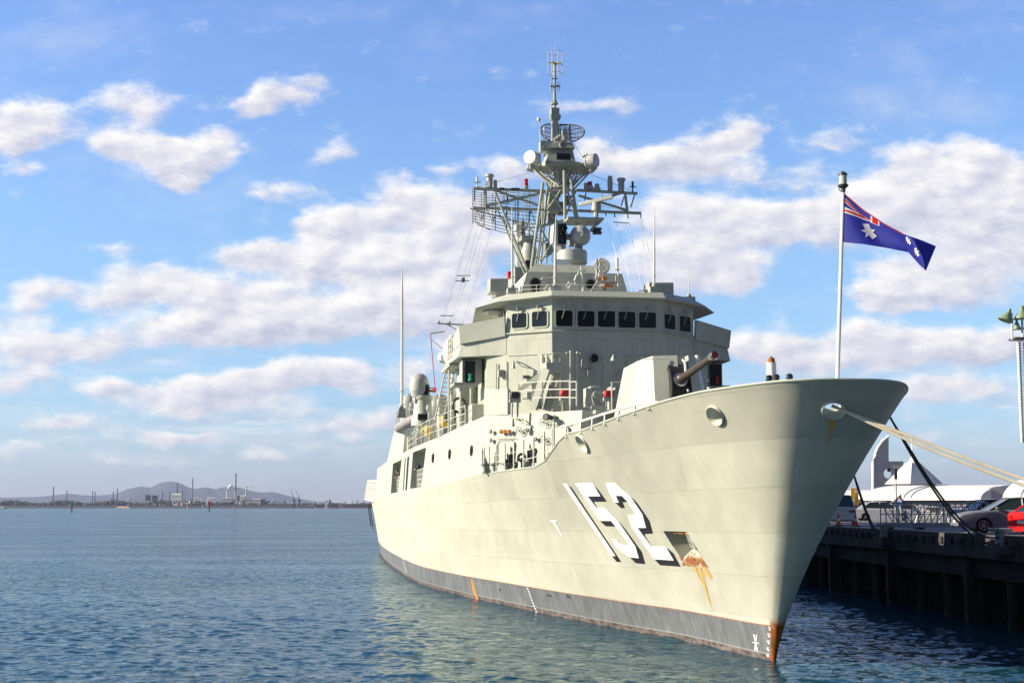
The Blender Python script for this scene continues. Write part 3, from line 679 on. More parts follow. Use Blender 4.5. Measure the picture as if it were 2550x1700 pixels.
# wings each side: apron below, angled screen above
for sg in (1, -1):
    f = lambda p: Vector((p[0], p[1]*sg, p[2]))
    MB().loft([[f(p) for p in ((24.62, 4.47, 11.0+.45), (25.85, 6.6, 11.45), (30.5, 6.75, 11.45), (30.5, 4.4, 11.45))], [f(p) for p in ((24.62, 4.47, 12.5), (25.85, 6.45, 12.12), (30.5, 6.55, 12.1), (30.5, 4.4, 12.1))]]).build('bridge_wing', 'house_paint', ship, ang=20)
    MB().loft([[f(p) for p in ((24.56, 4.55, 12.32), (25.72, 6.52, 12.05), (25.62, 6.6, 12.62+.28), (24.46, 4.6, 13.22))], [f(p) for p in ((24.72, 4.5, 12.32), (25.9, 6.42, 12.05), (25.8, 6.48, 12.9), (24.62, 4.5, 13.22))]]).build('wing_screen', 'grey_paint', ship, ang=20)
    MB().loft([[f(p) for p in ((25.72, 6.50, 12.05), (28.6, 6.55, 12.05), (28.6, 6.6, 12.62), (25.7, 6.6, 12.88))], [f(p) for p in ((25.78, 6.4, 12.05), (28.6, 6.45, 12.05), (28.6, 6.5, 12.62), (25.78, 6.5, 12.88))]]).build('wing_screen', 'grey_paint', ship, ang=20)
    # bracket under the wing with the sidelight box
    MB().b2(f((26.4, 5.4, 10.3)), f((27.6, 6.35, 11.42))).b2(f((26.3, 5.6, 10.15)), f((27.9, 6.75, 10.3))).build('sidelight_box', 'grey_mid', ship, bevel=.02)
    MB().b2(f((26.22, 5.75, 10.32)), f((26.45, 6.25, 11.3))).build('sidelight_screen', 'black', ship)
    MB().lathe(f((26.15, 6.0, 10.35)), [(.09, 0), (.09, .1), (.06, .12), (.06, .26), (.08, .28), (.08, .34)]).build('sidelight', 'green_lamp' if sg > 0 else 'red_cover', ship)
# roof brim
top_ = [(22.75, 2.6), (24.35, 4.75), (25.6, 5.3), (31.3, 4.9)]
MB().loft([ring_(sym([(22.85, 2.65), (24.35, 4.9), (25.8, 5.7), (31.3, 5.2)]), lambda s: 13.95-(.12 if s > 24 else 0)-(.12 if s > 25 else 0)), ring_(sym([(22.8, 2.66), (24.3, 4.95), (25.7, 5.8), (31.4, 5.3)]), lambda s: 14.0-(.12 if s > 24 else 0)-(.12 if s > 25 else 0)), ring_(sym([(23.05, 2.6), (24.7, 4.4), (25.9, 4.9), (31.2, 4.6)]), 14.28), ring_(sym([(23.3, 2.5), (25, 4.2), (26.2, 4.7), (31, 4.4)]), 14.3)]).build('bridge_roof', 'grey_paint', ship, ang=15)
# sill moulding below the windows
for sg in (1, -1):
    MB().tube((24.56, 4.5*sg, 12.42), (23.16, 2.6*sg, 12.42), .035, n=6).build('sill_moulding', 'grey_paint', bridge)
MB().tube((23.16, 2.6, 12.42), (23.16, -2.6, 12.42), .035, n=6).build('sill_moulding', 'grey_paint', bridge)
# windows with rounded frames, glass, sun visor arm and wiper
def rrect(w, h, r, n=4):
    out = []
    for cx, cy, a0 in ((w/2-r, h/2-r, 0), (-w/2+r, h/2-r, PI/2), (-w/2+r, -h/2+r, PI), (w/2-r, -h/2+r, 1.5*PI)):
        for k in range(n+1): t = a0+PI/2*k/n; out.append((cx+r*math.cos(t), cy+r*math.sin(t)))
    return out
def panel_ring(b, c, ax, up, nrm, o, i, d0, d1, d2):
    P = lambda q, d: c+ax*q[0]+up*q[1]+nrm*d
    b.loft([[P(q, d0) for q in o], [P(q, d1) for q in o], [P(q, d1) for q in i], [P(q, d2) for q in i]], cap=False)
def window(c, ax, up, nrm, w, h, r, parent, wiper=True, name='window'):
    w *= 1.07; h *= 1.06
    g = MB(); g.face([c+ax*x+up*y+nrm*.012 for x, y in rrect(w, h, r)]); wo = g.build(name, 'glass_dark', parent, sm=False)
    b = MB(); panel_ring(b, c, ax, up, nrm, rrect(w+.11, h+.11, r+.05), rrect(w, h, r), 0, .045, .008); b.build('window_frame', 'grey_paint', wo)
    if wiper:
        b = MB(); t = c+up*(h/2+.2)+nrm*.05
        b.tube(c+up*(h/2+.26), t+nrm*.14, .045).box(t+nrm*.1, (.13, .13, .12)); b.tube(t+nrm*.1+ax*.05, c+up*(-.02)+ax*(-.12)+nrm*.06, .018, n=5).build('wiper', 'grey_mid', wo)
    return wo
up = Vector((0, 0, 1))
c1 = (S(1383, 773, 23.2), S(1633, 816, 23.2))
for (u0, u1, v0, v1) in ((1386, 1424.5, 774.5, 811), (1439, 1479, 775.5, 812), (1490, 1530, 776, 813), (1541, 1580.5, 777.5, 815), (1592.5, 1632, 779, 815.5)):
    a, b = S(u0, v1, 23.19), S(u1, v0, 23.19); window((a+b)/2, Vector((0, -1, 0)), up, Vector((-1, 0, 0)), abs(a.y-b.y), b.z-a.z, .1, bridge)
def facet_pt(u, v, sg):
    p0, p1 = Vector((23.2, 2.57*sg, 0)), Vector((24.6, 4.45*sg, 0)); d = (p1-p0).normalized(); n = Vector((-d.y*sg, d.x*sg, 0))*(1)
    if n.x > 0: n = -n
    o = W2S(Vector((0, 0, HC))); r = ray(u, v); dd = Vector((-ST*r.x+CT*r.y, -CT*r.x-ST*r.y, r.z)); t = (p0-o).dot(n)/dd.dot(n); return o+dd*t, d, n
for sg, ws in ((1, ((1277, 1311, 780, 817), (1327, 1362, 775, 813.5))), (-1, ((1654, 1679.5, 782.5, 820), (1692, 1717.5, 787.5, 826)))):
    for (u0, u1, v0, v1) in ws:
        a, d, n = facet_pt(u0, v1, sg); b, _, _ = facet_pt(u1, v0, sg); ax = d*(-sg); ax = Vector((ax.x, ax.y, 0))
        z0 = facet_pt((u0+u1)/2, v1, sg)[0].z; z1 = facet_pt((u0+u1)/2, v0, sg)[0].z
        c = (a+b)/2; c.z = (z0+z1)/2; window(c, ax, up, n, (a-b).xy.length, z1-z0-.05, .1, bridge)
# side window of the bridge
window(Vector((25.3, 4.53, 13.1)), Vector((-1, 0, 0)), up, Vector((0, 1, 0)), .5, .8, .1, bridge, False)
# ---- director house (stepped pyramid behind the bridge) at station 26-31
dh = MB()
A = S(1292, 733, 26.2); B = S(1570, 735, 26.2); T0 = S(1331, 659, 27.2); T1 = S(1479, 661, 27.2); Sx = S(1507, 683, 26.9)
dh.loft([[(26.2, A.y, 14.25), (26.2, B.y, 14.25), (33, B.y+.4, 14.25), (33, A.y-.2, 14.25)], [(26.6, S(1313, 686, 26.6).y, Sx.z), (26.6, S(1549, 686, 26.6).y, Sx.z), (33, S(1549, 686, 26.6).y+.4, Sx.z), (33, S(1313, 686, 26.6).y, Sx.z)]])
dh.loft([[(26.65, S(1316, 684, 26.6).y, Sx.z), (26.65, S(1509, 684, 26.6).y, Sx.z), (32.8, S(1509, 684, 26.6).y, Sx.z), (32.8, S(1316, 684, 26.6).y, Sx.z)], [(27.1, T0.y, T0.z), (27.1, T1.y, T0.z), (32.6, T1.y, T0.z), (32.6, T0.y, T0.z)]])
house = dh.build('director_house', 'house_paint', ship, ang=20)
def fan(u, v, s, r, name='loudspeaker', m='dark_steel', parent=ship):
    c = S(u, v, s); b = MB(); b.lathe(c, [(r, .0), (r, -.16), (r*.75, -.17), (r*.35, -.02), (.001, -.02)], axis=(1, 0, 0)); return b.build(name, m, parent)
fan(1332, 706, 26.3, .26, 'ventilator', parent=house); fan(1332, 721, 26.25, .2, 'ventilator', parent=house); fan(1470, 709, 26.3, .25, 'ventilator', parent=house)
fan(1478.5, 892, 23.15, .2)
MB().path([S(1346, 733, 26.1), S(1346, 700, 26.2), S(1350, 693, 26.2), S(1378, 692, 26.2)], .05).build('pipe', 'grey_paint', house)
# director: pedestal, drum, two trunnion arms, radome dish and optics box
p = S(1425, 680, 27.2); r0 = (S(1395, 668, 27.6).y-S(1457, 668, 27.6).y)/2; dc = S(1425, 655, 28.6)
ped = MB(); zb = T0.z
cyl = lambda b, c, r, z0, z1, n=24, r2=None: b.lathe(Vector((c.x, c.y, 0)), [(r, z0), (r if r2 is None else r2, z1)], n=n)
dc = Vector((28.6, (S(1387, 640, 28.6).y+S(1462, 640, 28.6).y)/2, 0)); R = abs(S(1387, 640, 28.6).y-S(1462, 640, 28.6).y)/2
cyl(ped, dc, R*.80, S(0, 700, 28.6).z, S(1425, 655, 28.6).z); ped.build('director_pedestal', 'grey_paint', ship)
MB().box(S(1402, 670, 27.7), (.1, .75, .95)).build('locker', 'white_paint', house)
z0, z1 = S(1425, 655, 28.6).z, S(1425, 627, 28.6).z
dr = MB(); dr.lathe(Vector((dc.x, dc.y, 0)), [(R*.9, z0-.08), (R, z0), (R, z1), (R*.93, z1+.03), (.01, z1+.03)], n=32)
for k in range(18): t = 2*PI*k/18; dr.ball((dc.x+R*.85*math.cos(t), dc.y+R*.85*math.sin(t), z1+.05), .04, u=6, v=4)
dire = dr.build('fire_director', 'radome', ship)
bc = S(1446, 586, 28.3); rb = 25/3600*72
d1 = MB(); d1.ball(bc, rb, (.92, 1, 1), 28, 20); d1.ring(bc, (1, .1, 0), rb*.99, .03, 36); d1.tube(bc+Vector((-.4, 0, -.1)), bc+Vector((-.62, 0, -.02)), .07)
d1.tube(bc+Vector((-.47, -.05, .05)), bc+Vector((-.38, .18, .45)), .02, n=5).tube(bc+Vector((-.47, -.05, -.05)), bc+Vector((-.38, .2, -.42)), .02, n=5).build('director_dish', 'radome', dire)
d2 = MB(); q1 = S(1401, 586, 28.4); d2.loft([[q1+Vector(v) for v in ((-.35, .55, -.4), (-.35, .5, .5), (-.35, .2, .62), (-.35, -.1, .62), (-.35, -.1, -.45))], [q1+Vector(v) for v in ((.5, .55, -.4), (.5, .5, .5), (.5, .2, .6), (.5, -.1, .62), (.5, -.1, -.45))]]).build('optics_housing', 'radome_white', dire)
d3 = MB(); d3.b2(q1+Vector((-.42, -.12, -.5)), q1+Vector((-.3, .3, .5)))
d3.build('optics_panel', 'black', dire)
for du, dv, rr in ((1406, 569, .13), (1401, 581, .12), (1402, 597, .08)):
    MB().lathe(S(du, dv, 28.0), [(rr, .1), (rr, -.12), (rr*.8, -.12), (rr*.7, .0), (.01, 0)], axis=(1, 0, 0)).build('optic_lens', 'dark_steel', dire)
MB().tube(S(1420, 588, 28.4), S(1432, 588, 28.4), .18).tube((dc.x, q1.y+.1, z1), (dc.x, q1.y+.1, q1.z-.3), .3).tube((dc.x, bc.y, z1), (dc.x, bc.y, bc.z-.4), .16).tube((dc.x, q1.y+.1, q1.z), (dc.x, bc.y, bc.z-.1), .16).build('trunnion', 'grey_mid', dire)
# ---------------------------------------------------------------- frigate: lattice mast, yards, antennas
SM = 36.0; MS = 3600/79.5
mast = MB()
def T(b, u0, v0, u1, v1, px=4.5, s0=SM, s1=None, n=8):
    s1 = s0 if s1 is None else s1; r = px/2/3600*(43+s0+6); return b.tube(S(u0, v0, s0), S(u1, v1, s1), r, n=n)
F_, Bk = 34.3, 38.4
T(mast, 1323, 668, 1352, 455, 7, F_); T(mast, 1346, 660, 1363, 470, 5, F_+.2); T(mast, 1407, 560, 1405, 425, 7, F_-.4); T(mast, 1333, 660, 1370, 450, 4, F_+.6); T(mast, 1338, 662, 1377, 440, 3.5, F_+.9)
T(mast, 1438, 545, 1420, 440, 7, F_); T(mast, 1441, 655, 1424, 440, 4, Bk); T(mast, 1360, 655, 1378, 440, 5, Bk); T(mast, 1433, 545, 1409, 455, 3.5, F_+.4); T(mast, 1430, 655, 1438, 545, 6, F_)
for a in ((1346, 655, 1385, 585), (1385, 585, 1407, 553), (1360, 527, 1400, 468), (1400, 525, 1360, 455), (1352, 562, 1405, 548), (1350, 560, 1352, 460), (1362, 475, 1404, 462), (1371, 535, 1398, 560), (1409, 470, 1440, 540), (1410, 535, 1436, 470), (1362, 600, 1345, 560), (1390, 640, 1358, 590), (1362, 640, 1402, 600)):
    T(mast, *a, 4, F_+random.uniform(-.1, .5))
T(mast, 1352, 562, 1405, 549, 6, F_)
for v in (480, 520, 560, 600, 640):     # horizontal braces front to back
    k = (v-455)/210; mast.tube(S(1352-29*k, v, F_), S(1378-18*k, v, Bk), .045); mast.tube(S(1420+20*min(1, k*2), v, F_), S(1424+17*k, v, Bk), .045)
T(mast, 1233, 479, 1313, 672, 6, F_+.5); T(mast, 1250, 545, 1310, 690, 4, F_+1); T(mast, 1316, 565, 1345, 600, 4, F_+1.5); T(mast, 1270, 580, 1312, 675, 4, 36.5)
mast.b2(S(1378, 500, 36)+Vector((-.4, -.25, -.7)), S(1378, 500, 36)+Vector((.4, .3, .7)))
mast = mast.build('lattice_mast', 'mast_paint', ship)
# ladder on the after side
ld = MB(); T(ld, 1374, 655, 1374, 600, 2, 38); T(ld, 1381, 655, 1381, 600, 2, 38)
for v in range(603, 655, 5): T(ld, 1374, v, 1381, v, 1.5, 38)
ld.build('mast_ladder', 'mast_paint', mast)
# crow's nest platform with brackets
def disc(b, pts, s, z0, z1, depth=3.0):
    pass
pz0 = S(1400, 424, SM).z; pz1 = S(1400, 408, SM-1.2).z; pc = S(1398, 415, SM).y; pw = (S(1313, 415, SM).y-S(1484, 415, SM).y)/2
plat = MB()
def oct_(k, z, f=1.0): return [Vector((SM+x*f*pw*k*.62, pc+y*pw*k, z)) for x, y in ((-1, .42), (-.55, .62), (-.35, 1), (.4, 1), (.8, .6), (1, .3), (1, -.3), (.8, -.6), (.4, -1), (-.35, -1), (-.55, -.62), (-1, -.42))]
plat.loft([oct_(.8, pz0-.04), oct_(.96, pz0+.0), oct_(1, pz0+.06), oct_(1, pz0+.20), oct_(.97, pz0+.22)])
plat = plat.build('mast_platform', 'mast_paint', ship, ang=20)
br = MB()
for a in ((1330, 424, 1378, 470), (1344, 428, 1390, 462), (1470, 428, 1430, 470), (1455, 432, 1412, 480), (1378, 430, 1382, 470), (1437, 430, 1428, 462), (1403, 424, 1403, 450)): T(br, *a, 4.5, SM-.8, F_)
br.loft([oct_(.30, pz0-.02), oct_(.2, pz0-1.3)]); T(br, 1360, 428, 1378, 452, 4, SM-1); T(br, 1440, 430, 1424, 455, 4, SM-1)
for k in range(8): t = 2*PI*k/8+.2; br.tube((SM+math.cos(t)*1.1, pc+math.sin(t)*1.6, pz0-.02), (SM+math.cos(t)*.35, pc+math.sin(t)*.4, pz0-.9), .05, n=5)
br.build('platform_bracket', 'grey_mid', plat)
# two drum radomes
def drum(u, v, axis, name='radome', r=17):
    c = S(u, v, SM-1.3); R_ = r/3600*79.5*1.02; ax = Vector(axis).normalized()
    b = MB(); b.lathe(c, [(.01, -.40), (R_*.6, -.40), (R_*.95, -.34), (R_, -.2), (R_, .22), (R_*.97, .27), (.01, .29)], axis=ax, n=28); o = b.build(name, 'radome_white' if u < 1400 else 'radome', plat)
    MB().ring(c-ax*.22, ax, R_*1.0, .03, 28).b2(c+Vector((-.1, -.12, -R_-.2)), c+Vector((.2, .12, -R_*.8))).build('radome_mount', 'grey_mid', o)
drum(1325, 394, (-.75, .62, .02)); drum(1474, 401, (-.62, -.75, .02), r=17.5)
MB().b2(S(1340, 408, SM-1)+Vector((0, -.15, -.35)), S(1345, 382, SM-1)).build('antenna_box', 'grey_mid', plat); MB().b2(S(1455, 408, SM-1), S(1462, 386, SM-1)+Vector((.4, .1, 0))).build('antenna_box', 'dark_steel', plat)
# radar tower above the platform
tw = MB(); L_ = lambda u, v, s=SM: S(u, v, s)
def quad(u0, u1, v, s0, s1): a, b = S(u0, v, s0), S(u1, v, s0); return [a, b, Vector((s1, b.y, a.z)), Vector((s1, a.y, a.z))]
tw.loft([quad(1358, 1434, 405, SM-1.1, SM+1.2), quad(1372, 1424, 366, SM-.7, SM+.8)]); tw.loft([quad(1366, 1432, 368, SM-1.0, SM+1), quad(1374, 1426, 357, SM-.9, SM+.9), quad(1380, 1420, 352, SM-.6, SM+.6)])
tower = tw.build('radar_tower', 'mast_paint', ship, ang=20)
MB().b2(S(1387, 397, SM-1.15), S(1420, 384, SM-1.05)).build('radar_tower_opening', 'black', tower)
fan(1402, 361, SM-1.15, .22, 'tower_lamp', 'grey_mid', tower)
MB().b2(S(1346, 376, SM-.8), S(1372, 358, SM-.2)).build('mast_bracket', 'mast_paint', tower); ml = MB(); T(ml, 1346, 376, 1345, 322, 2.2); T(ml, 1355, 360, 1355, 312, 3.5); T(ml, 1345, 312, 1341, 300, 2.2, n=6); ml.ball(S(1342, 298, SM), .12); ml.build('aerial', 'rail_paint', tower)
# open mesh surveillance antenna (curved oval reflector)
ant = MB(); ac = S(1402, 325, SM+.2); W_, H_ = 56/3600*80, 24/3600*80
def rp(x, y): # reflector surface
    return ac+Vector((.75-.75*(x*x)-.12*y*y+.1, -x*W_, y*H_))
def bound(x): return math.sqrt(max(0, 1-abs(x)**2.6))
for j in range(-6, 7):
    y = j/6.5; xm = (1-abs(y)**2.2)**(1/2.4)
    ant.path([rp(xm*k/7, y*1.0) for k in range(-7, 8)], .028 if j % 3 == 0 else .012, 4)
for i in range(-9, 10):
    x = i/9.5; ym = bound(x); ant.path([rp(x, ym*k/3) for k in range(-3, 4)], .028 if i % 4 == 0 else .010, 4)
ant.path([rp(math.copysign(abs(math.cos(t))**.75, math.cos(t)), math.sin(t)) for t in [2*PI*k/36 for k in range(37)]], .035, 5)
ant = ant.build('search_radar', 'dark_steel', ship)
fd = MB(); fd.tube(S(1402, 352, SM), S(1402, 338, SM), .28).tube(S(1420, 352, SM), S(1418, 312, SM+.3), .08).tube(S(1390, 352, SM), S(1390, 310, SM+.3), .08).tube(S(1408, 335, SM-.6), S(1408, 318, SM+.3), .06).tube(S(1380, 350, SM-.8), S(1396, 338, SM-.8), .1); fd.b2(S(1401, 336, SM-.7), S(1412, 326, SM-.5)); fd.build('radar_feed', 'grey_mid', ant)
# topmast with ring, crossarm and cage aerial
tm_ = MB(); bx = lambda b, u0, u1, v0, v1, d=.5, s=SM: b.b2(S(u0, v1, s)+Vector((-d, 0, 0)), S(u1, v0, s)+Vector((d, 0, 0)))
bx(tm_, 1371, 1391, 272, 300, .28); bx(tm_, 1374, 1388, 300, 368, .2); bx(tm_, 1369, 1395, 288, 296, .2)
T(tm_, 1381, 275, 1381, 257, 8); T(tm_, 1381, 257, 1381, 230, 7); T(tm_, 1381, 232, 1381.5, 155, 6)
for du in (-7, 7, 0): T(tm_, 1381+du, 258, 1381, 242, 2.2)
tm_.ring(S(1381, 259, SM), (0, 0, 1), .17, .05); T(tm_, 1373, 196, 1388, 196, 4); T(tm_, 1369.5, 215, 1394.5, 215, 5)
topm = tm_.build('topmast', 'mast_paint', ship)
for u in (1371, 1374, 1389, 1394):
    di = MB(); T(di, u, 204, u, 228, 1.3, n=4); di.build('dipole_aerial', 'grey_mid', topm)
cg = MB(); cc = S(1382.5, 158, SM); RR = 19/3600*81; hz = 27/3600*81
for k in range(8):
    t0 = 2*PI*k/8+.2; P_ = lambda t, z: cc+Vector((math.cos(t)*RR, math.sin(t)*RR, z))
    cg.tube(P_(t0, -hz), P_(t0, hz), .016, n=4)
    cg.tube(P_(t0, hz), P_(t0+PI/4, hz), .014, n=4).tube(P_(t0, -hz), P_(t0+PI/4, -hz), .014, n=4).tube(cc, P_(t0, .0), .03, n=5)
cg.build('cage_aerial', 'grey_mid', topm)
MB().tube(S(1382, 132, SM), S(1382, 112, SM), .008, n=4).build('lightning_rod', 'rail_paint', topm)
# yards
yd = MB()
for a in ((1179, 469, 1350, 476, 6.5), (1177, 517.5, 1343, 522, 6.5), (1224, 471, 1340, 511, 5), (1213, 512, 1350, 481, 6), (1420, 473, 1587, 482, 6.5), (1442, 525, 1596, 531, 6.5), (1441, 487, 1560, 523, 5.5), (1441, 512, 1546, 481, 6), (1208.5, 470, 1209, 516, 6.5), (1557, 483, 1562, 526, 6)):
    T(yd, *a[:4], a[4]*1.12, 35.0)
yard = yd.build('yardarm', 'mast_paint', ship)
yc = MB(); T(yc, 1346, 476, 1425, 474, 5, 35.0); T(yc, 1340, 522, 1446, 525, 5, 35.0); yc.build('yard_crossbar', 'mast_paint', yard)
def stick(u, v0, v1, r, name, m='grey_mid', tip=None, s=35.0):
    b = MB(); a, c = S(u, v1, s), S(u, v0, s); b.tube(a, c, r)
    if tip == 'cup': b.lathe(c, [(r*1.2, -.5), (r*1.9, -.42), (r*1.9, -.2), (r*2.6, -.14), (r*2.6, -.03), (r*2.2, 0)]); b.tube(a, a+Vector((0, 0, .55)), r*1.9)
    if tip == 'cross': b.tube(a+(c-a)*.5+Vector((0, .2, 0)), a+(c-a)*.5-Vector((0, .2, 0)), .03).tube(a+(c-a)*.55, c, r*1.7)
    if tip == 'paddle': b.lathe(c, [(.05, -.85), (.13, -.8), (.15, -.4), (.12, -.02), (.05, 0)])
    return b.build(name, m, yard)
stick(1188, 441, 467, .04, 'aerial', 'rail_paint', 'cross'); stick(1219, 434, 467, .09, 'navigation_light', 'grey_mid', 'cup'); stick(1233.5, 449, 467, .1, 'aerial')
stick(1309.5, 461, 475, .1, 'lamp_stand'); stick(1459, 456, 474, .11, 'aerial'); stick(1519, 438, 476, .045, 'paddle_aerial', 'grey_mid', 'paddle'); stick(1547, 444, 478, .09, 'navigation_light', 'grey_mid', 'cup'); stick(1575.5, 452, 480, .04, 'aerial', 'dark_steel', 'cross')
def redlamp(u, v, s, r, h, parent):
    c = S(u, v, s); MB().lathe(c, [(r*1.15, -h/2-.06), (r*1.15, -h/2), (r, -h/2), (r, h/2), (r*1.1, h/2), (r*1.1, h/2+.05)]).build('red_lamp', 'red_cover', parent)
redlamp(1309.5, 454, 35, .12, .24, yard); redlamp(1469, 460, 35, .12, .22, yard); redlamp(1267.5, 685, 27, .11, .22, house)
MB().lathe(S(1469, 472, 35), [(.2, 0), (.17, .2)]).lathe(S(1487, 474, 35), [(.19, 0), (.19, .15), (.12, .2), (.14, .3), (.05, .38)]).build('yard_lamp', 'grey_mid', yard)
MB().lathe(S(1309.5, 466, 35), [(.1, -.12), (.16, 0), (.1, .1)]).build('lamp_base', 'grey_mid', yard)
# navigation radar on its bracket
nr_ = MB(); a, b = S(1443, 510, 33.6), S(1526, 490, 33.0); d = (b-a); q = d.to_track_quat('X', 'Z').to_matrix(); nr_.box((a+b)/2, (d.length, .16, .2), q); nv_ = nr_.build('navigation_radar', 'radome_white', ship, bevel=.03)
MB().lathe(S(1485, 525, 33.4), [(.26, 0), (.26, .45), (.16, .5)]).tube(S(1484, 541, 33.4), S(1485, 524, 33.4), .13).build('radar_pedestal', 'grey_mid', nv_)
pl = MB(); za = S(1450, 545, 33).z; pl.b2((32.8, S(1413, 546, 33).y, za-.06), (34.6, S(1497, 543, 33.5).y, za+.06)); T(pl, 1497, 546, 1455, 590, 4, 33.3); T(pl, 1470, 546, 1452, 568, 4, 33.3); T(pl, 1494, 548, 1470, 572, 4, 33.3, 34); T(pl, 1415, 545, 1440, 560, 4, 34); pl.build('radar_bracket', 'mast_paint', mast)
MB().b2(S(1478, 582, 33.5), S(1484, 568, 33.8)).lathe(S(1491, 583, 33.5), [(.17, 0), (.17, .12), (.12, .14), (.12, .22), (.17, .25), (.17, .33)]).tube(S(1472, 576, 33.5), S(1490, 574, 33.5), .05).build('camera_lamp', 'dark_steel', mast)
MB().lathe(S(1287, 575, 34), [(.15, 0), (.13, .2), (.16, .32), (.1, .36)]).tube(S(1286, 588, 34), S(1287, 575, 34), .05).build('mast_lamp', 'rail_paint', mast)
# after structure seen through the legs: sensor cluster on its pedestal
eo = MB(); bx(eo, 1296, 1327, 590, 600, .5, 40); eo.lathe(S(1318, 630, 40), [(.45, -.6), (.5, 0), (.36, .5), (.2, .9)]); T(eo, 1290, 570, 1290, 610, 4, 40); T(eo, 1294, 605, 1303, 628, 5, 40); T(eo, 1325, 603, 1310, 630, 5, 40); T(eo, 1286, 566, 1340, 567, 4, 40)
for i in range(7): T(eo, 1293+i*4, 602, 1297+i*3+random.random()*6, 628, 3.5, 40)
bx(eo, 1305, 1332, 652, 662, .6, 40); bx(eo, 1300, 1330, 662, 700, .7, 41); bx(eo, 1270, 1330, 680, 735, 2, 42); T(eo, 1283, 660, 1283, 700, 4, 39); T(eo, 1296, 650, 1310, 690, 4, 39)
eo.build('after_director', 'grey_mid', ship)
MB().b2(S(1309, 664, 39.2), S(1319, 652, 39.6)).build('director_port', 'black', ship)
# large long-range radar: horizontal ladder reflector abaft the mast
lr = MB(); s_ = 44.0; px = 94/3600
def LP(x, y):
    u = 1166+x*182; sag = 26*x; return S(u, 513+(sag*.55 if 1 else 0)+y*(50 if 1 else 0)-10+ (28*math.sin(x*PI*.5)*(y > 0)*y), s_+2.2*(x-.5)**2*-2+.8)
NL = 15
for j in range(NL+1):
    y = -.75+j/NL*1.75; x0 = .06 if abs(y-.1) < .8 else .12; lr.path([LP(x0+(1-x0)*k/10, y) for k in range(11)], .018, 4)
for i in range(7):
    x = .06+i*.155; lr.path([LP(x, -.75+1.75*k/4) for k in range(5)], .035, 4)
fr = MB(); 
for i in range(6):
    a, b = LP(.1+i*.155, .05), LP(.1+(i+.5)*.155, .75); c = LP(.1+(i+1)*.155, .05); fr.tube(a+Vector((.5, 0, 0)), b, .035).tube(b, c+Vector((.5, 0, 0)), .035).tube(b, LP(.1+(i+.5)*.155, -.5), .03)
fr.path([LP(.02, .3), LP(.3, .42), LP(.6, .5), LP(1, .6)], .045, 5); fr.path([LP(.1, .3), LP(.1, .9), LP(.3, 1.05)], .03, 4)
lr = lr.build('long_range_radar', 'dark_steel', ship); fr.build('radar_frame', 'grey_mid', lr); MB().tube(LP(.75, 1.0)+Vector((1, 0, -.1)), LP(.75, .4)+Vector((1, 0, 0)), .3).tube(LP(.75, 1)+Vector((1, 0, -7)), LP(.75, 1)+Vector((1, 0, -.1)), .35).build('radar_pedestal', 'grey_mid', lr)
# whip aerials
def whip(u0, v0, u1, v1, s, r0, name='whip_aerial', m='rail_paint', base=None, mid=None):
    a, b = S(u0, v0, s), S(u1, v1, s); w_ = MB(); w_.tube(a, a+(b-a)*(mid or .5), r0, r0*.8); w_.tube(a+(b-a)*(mid or .5), b, r0*.75, r0*.25)
    for k in (.02, .12): w_.tube(a+(b-a)*k, a+(b-a)*(k+.006), r0*1.8)
    o = w_.build(name, m, ship)
    if base: MB().b2(a+Vector((-.25, -.25, -base)), a+Vector((.25, .25, -.06))).ball(a, .12).build('aerial_base', 'grey_mid', o)
    return o
whip(1001, 1015, 1001.5, 668, 58, .105, base=.6, mid=.8)
whip(1276, 715, 1275, 510, 25.5, .06, base=.3); whip(1382, 712, 1384, 540, 24.2, .075, base=.28); whip(1629, 712, 1630, 515, 25.5, .06, base=.45); whip(1715.5, 737, 1716, 645, 25.6, .022, base=.4); whip(1395, 560, 1394, 100, 36.4, .006) if 0 else None
a = S(1637, 700, 26)
def esm(u0, u1, v0, v1, s):
    e = MB(); e.b2(S(u0, v1, s), S(u1, v0, s)+Vector((1.0, 0, 0))); o = e.build('antenna_box', 'grey_mid', ship, bevel=.06); return o
e1 = esm(1219, 1266, 693, 728, 26.8); e2 = esm(1615, 1678, 703, 737, 27.0)
MB().b2(S(1238, 765, 27), S(1252, 727, 27.5)).tube(S(1223, 728, 27), S(1228, 750, 27), .03).tube(S(1228, 750, 27), S(1240, 757, 27), .03).tube(S(1226, 742, 27), S(1239, 738, 27), .03).build('box_stand', 'grey_paint', e1)
MB().tube(S(1578, 735, 26), S(1590, 724, 26), .03).tube(S(1590, 724, 26), S(1616, 722, 26.5), .03).build('box_stand', 'rail_paint', e2)
# roof details: periscope-like stands, searchlight with coiled hose, rails
rd = MB(); T(rd, 1454, 735, 1448, 676, 7, 24.5); T(rd, 1440, 675, 1459, 674, 4, 24.5); T(rd, 1440, 680, 1432, 708, 4, 24.5); T(rd, 1436, 685, 1430, 702, 5, 24.5); T(rd, 1447, 674, 1447, 662, 3, 24.5); rd.build('sighting_stand', 'rail_paint', ship)
rd = MB(); rd.path([S(1412, 732, 24.3), S(1418, 715, 24.3), S(1424, 706, 24.3)], .05); rd.build('roof_step', 'rail_paint', ship)
rd = MB(); rd.path([S(1361, 731, 24), S(1355, 719, 24), S(1364, 711, 24), S(1378, 710, 24.3)], .04); rd.path([S(1419, 731, 24), S(1411, 711, 24), S(1417, 703, 24), S(1428, 700, 24.3)], .045); rd.build('hand_hoop', 'rail_paint', ship)
sl_ = MB(); sc_ = S(1499, 663, 24.6)
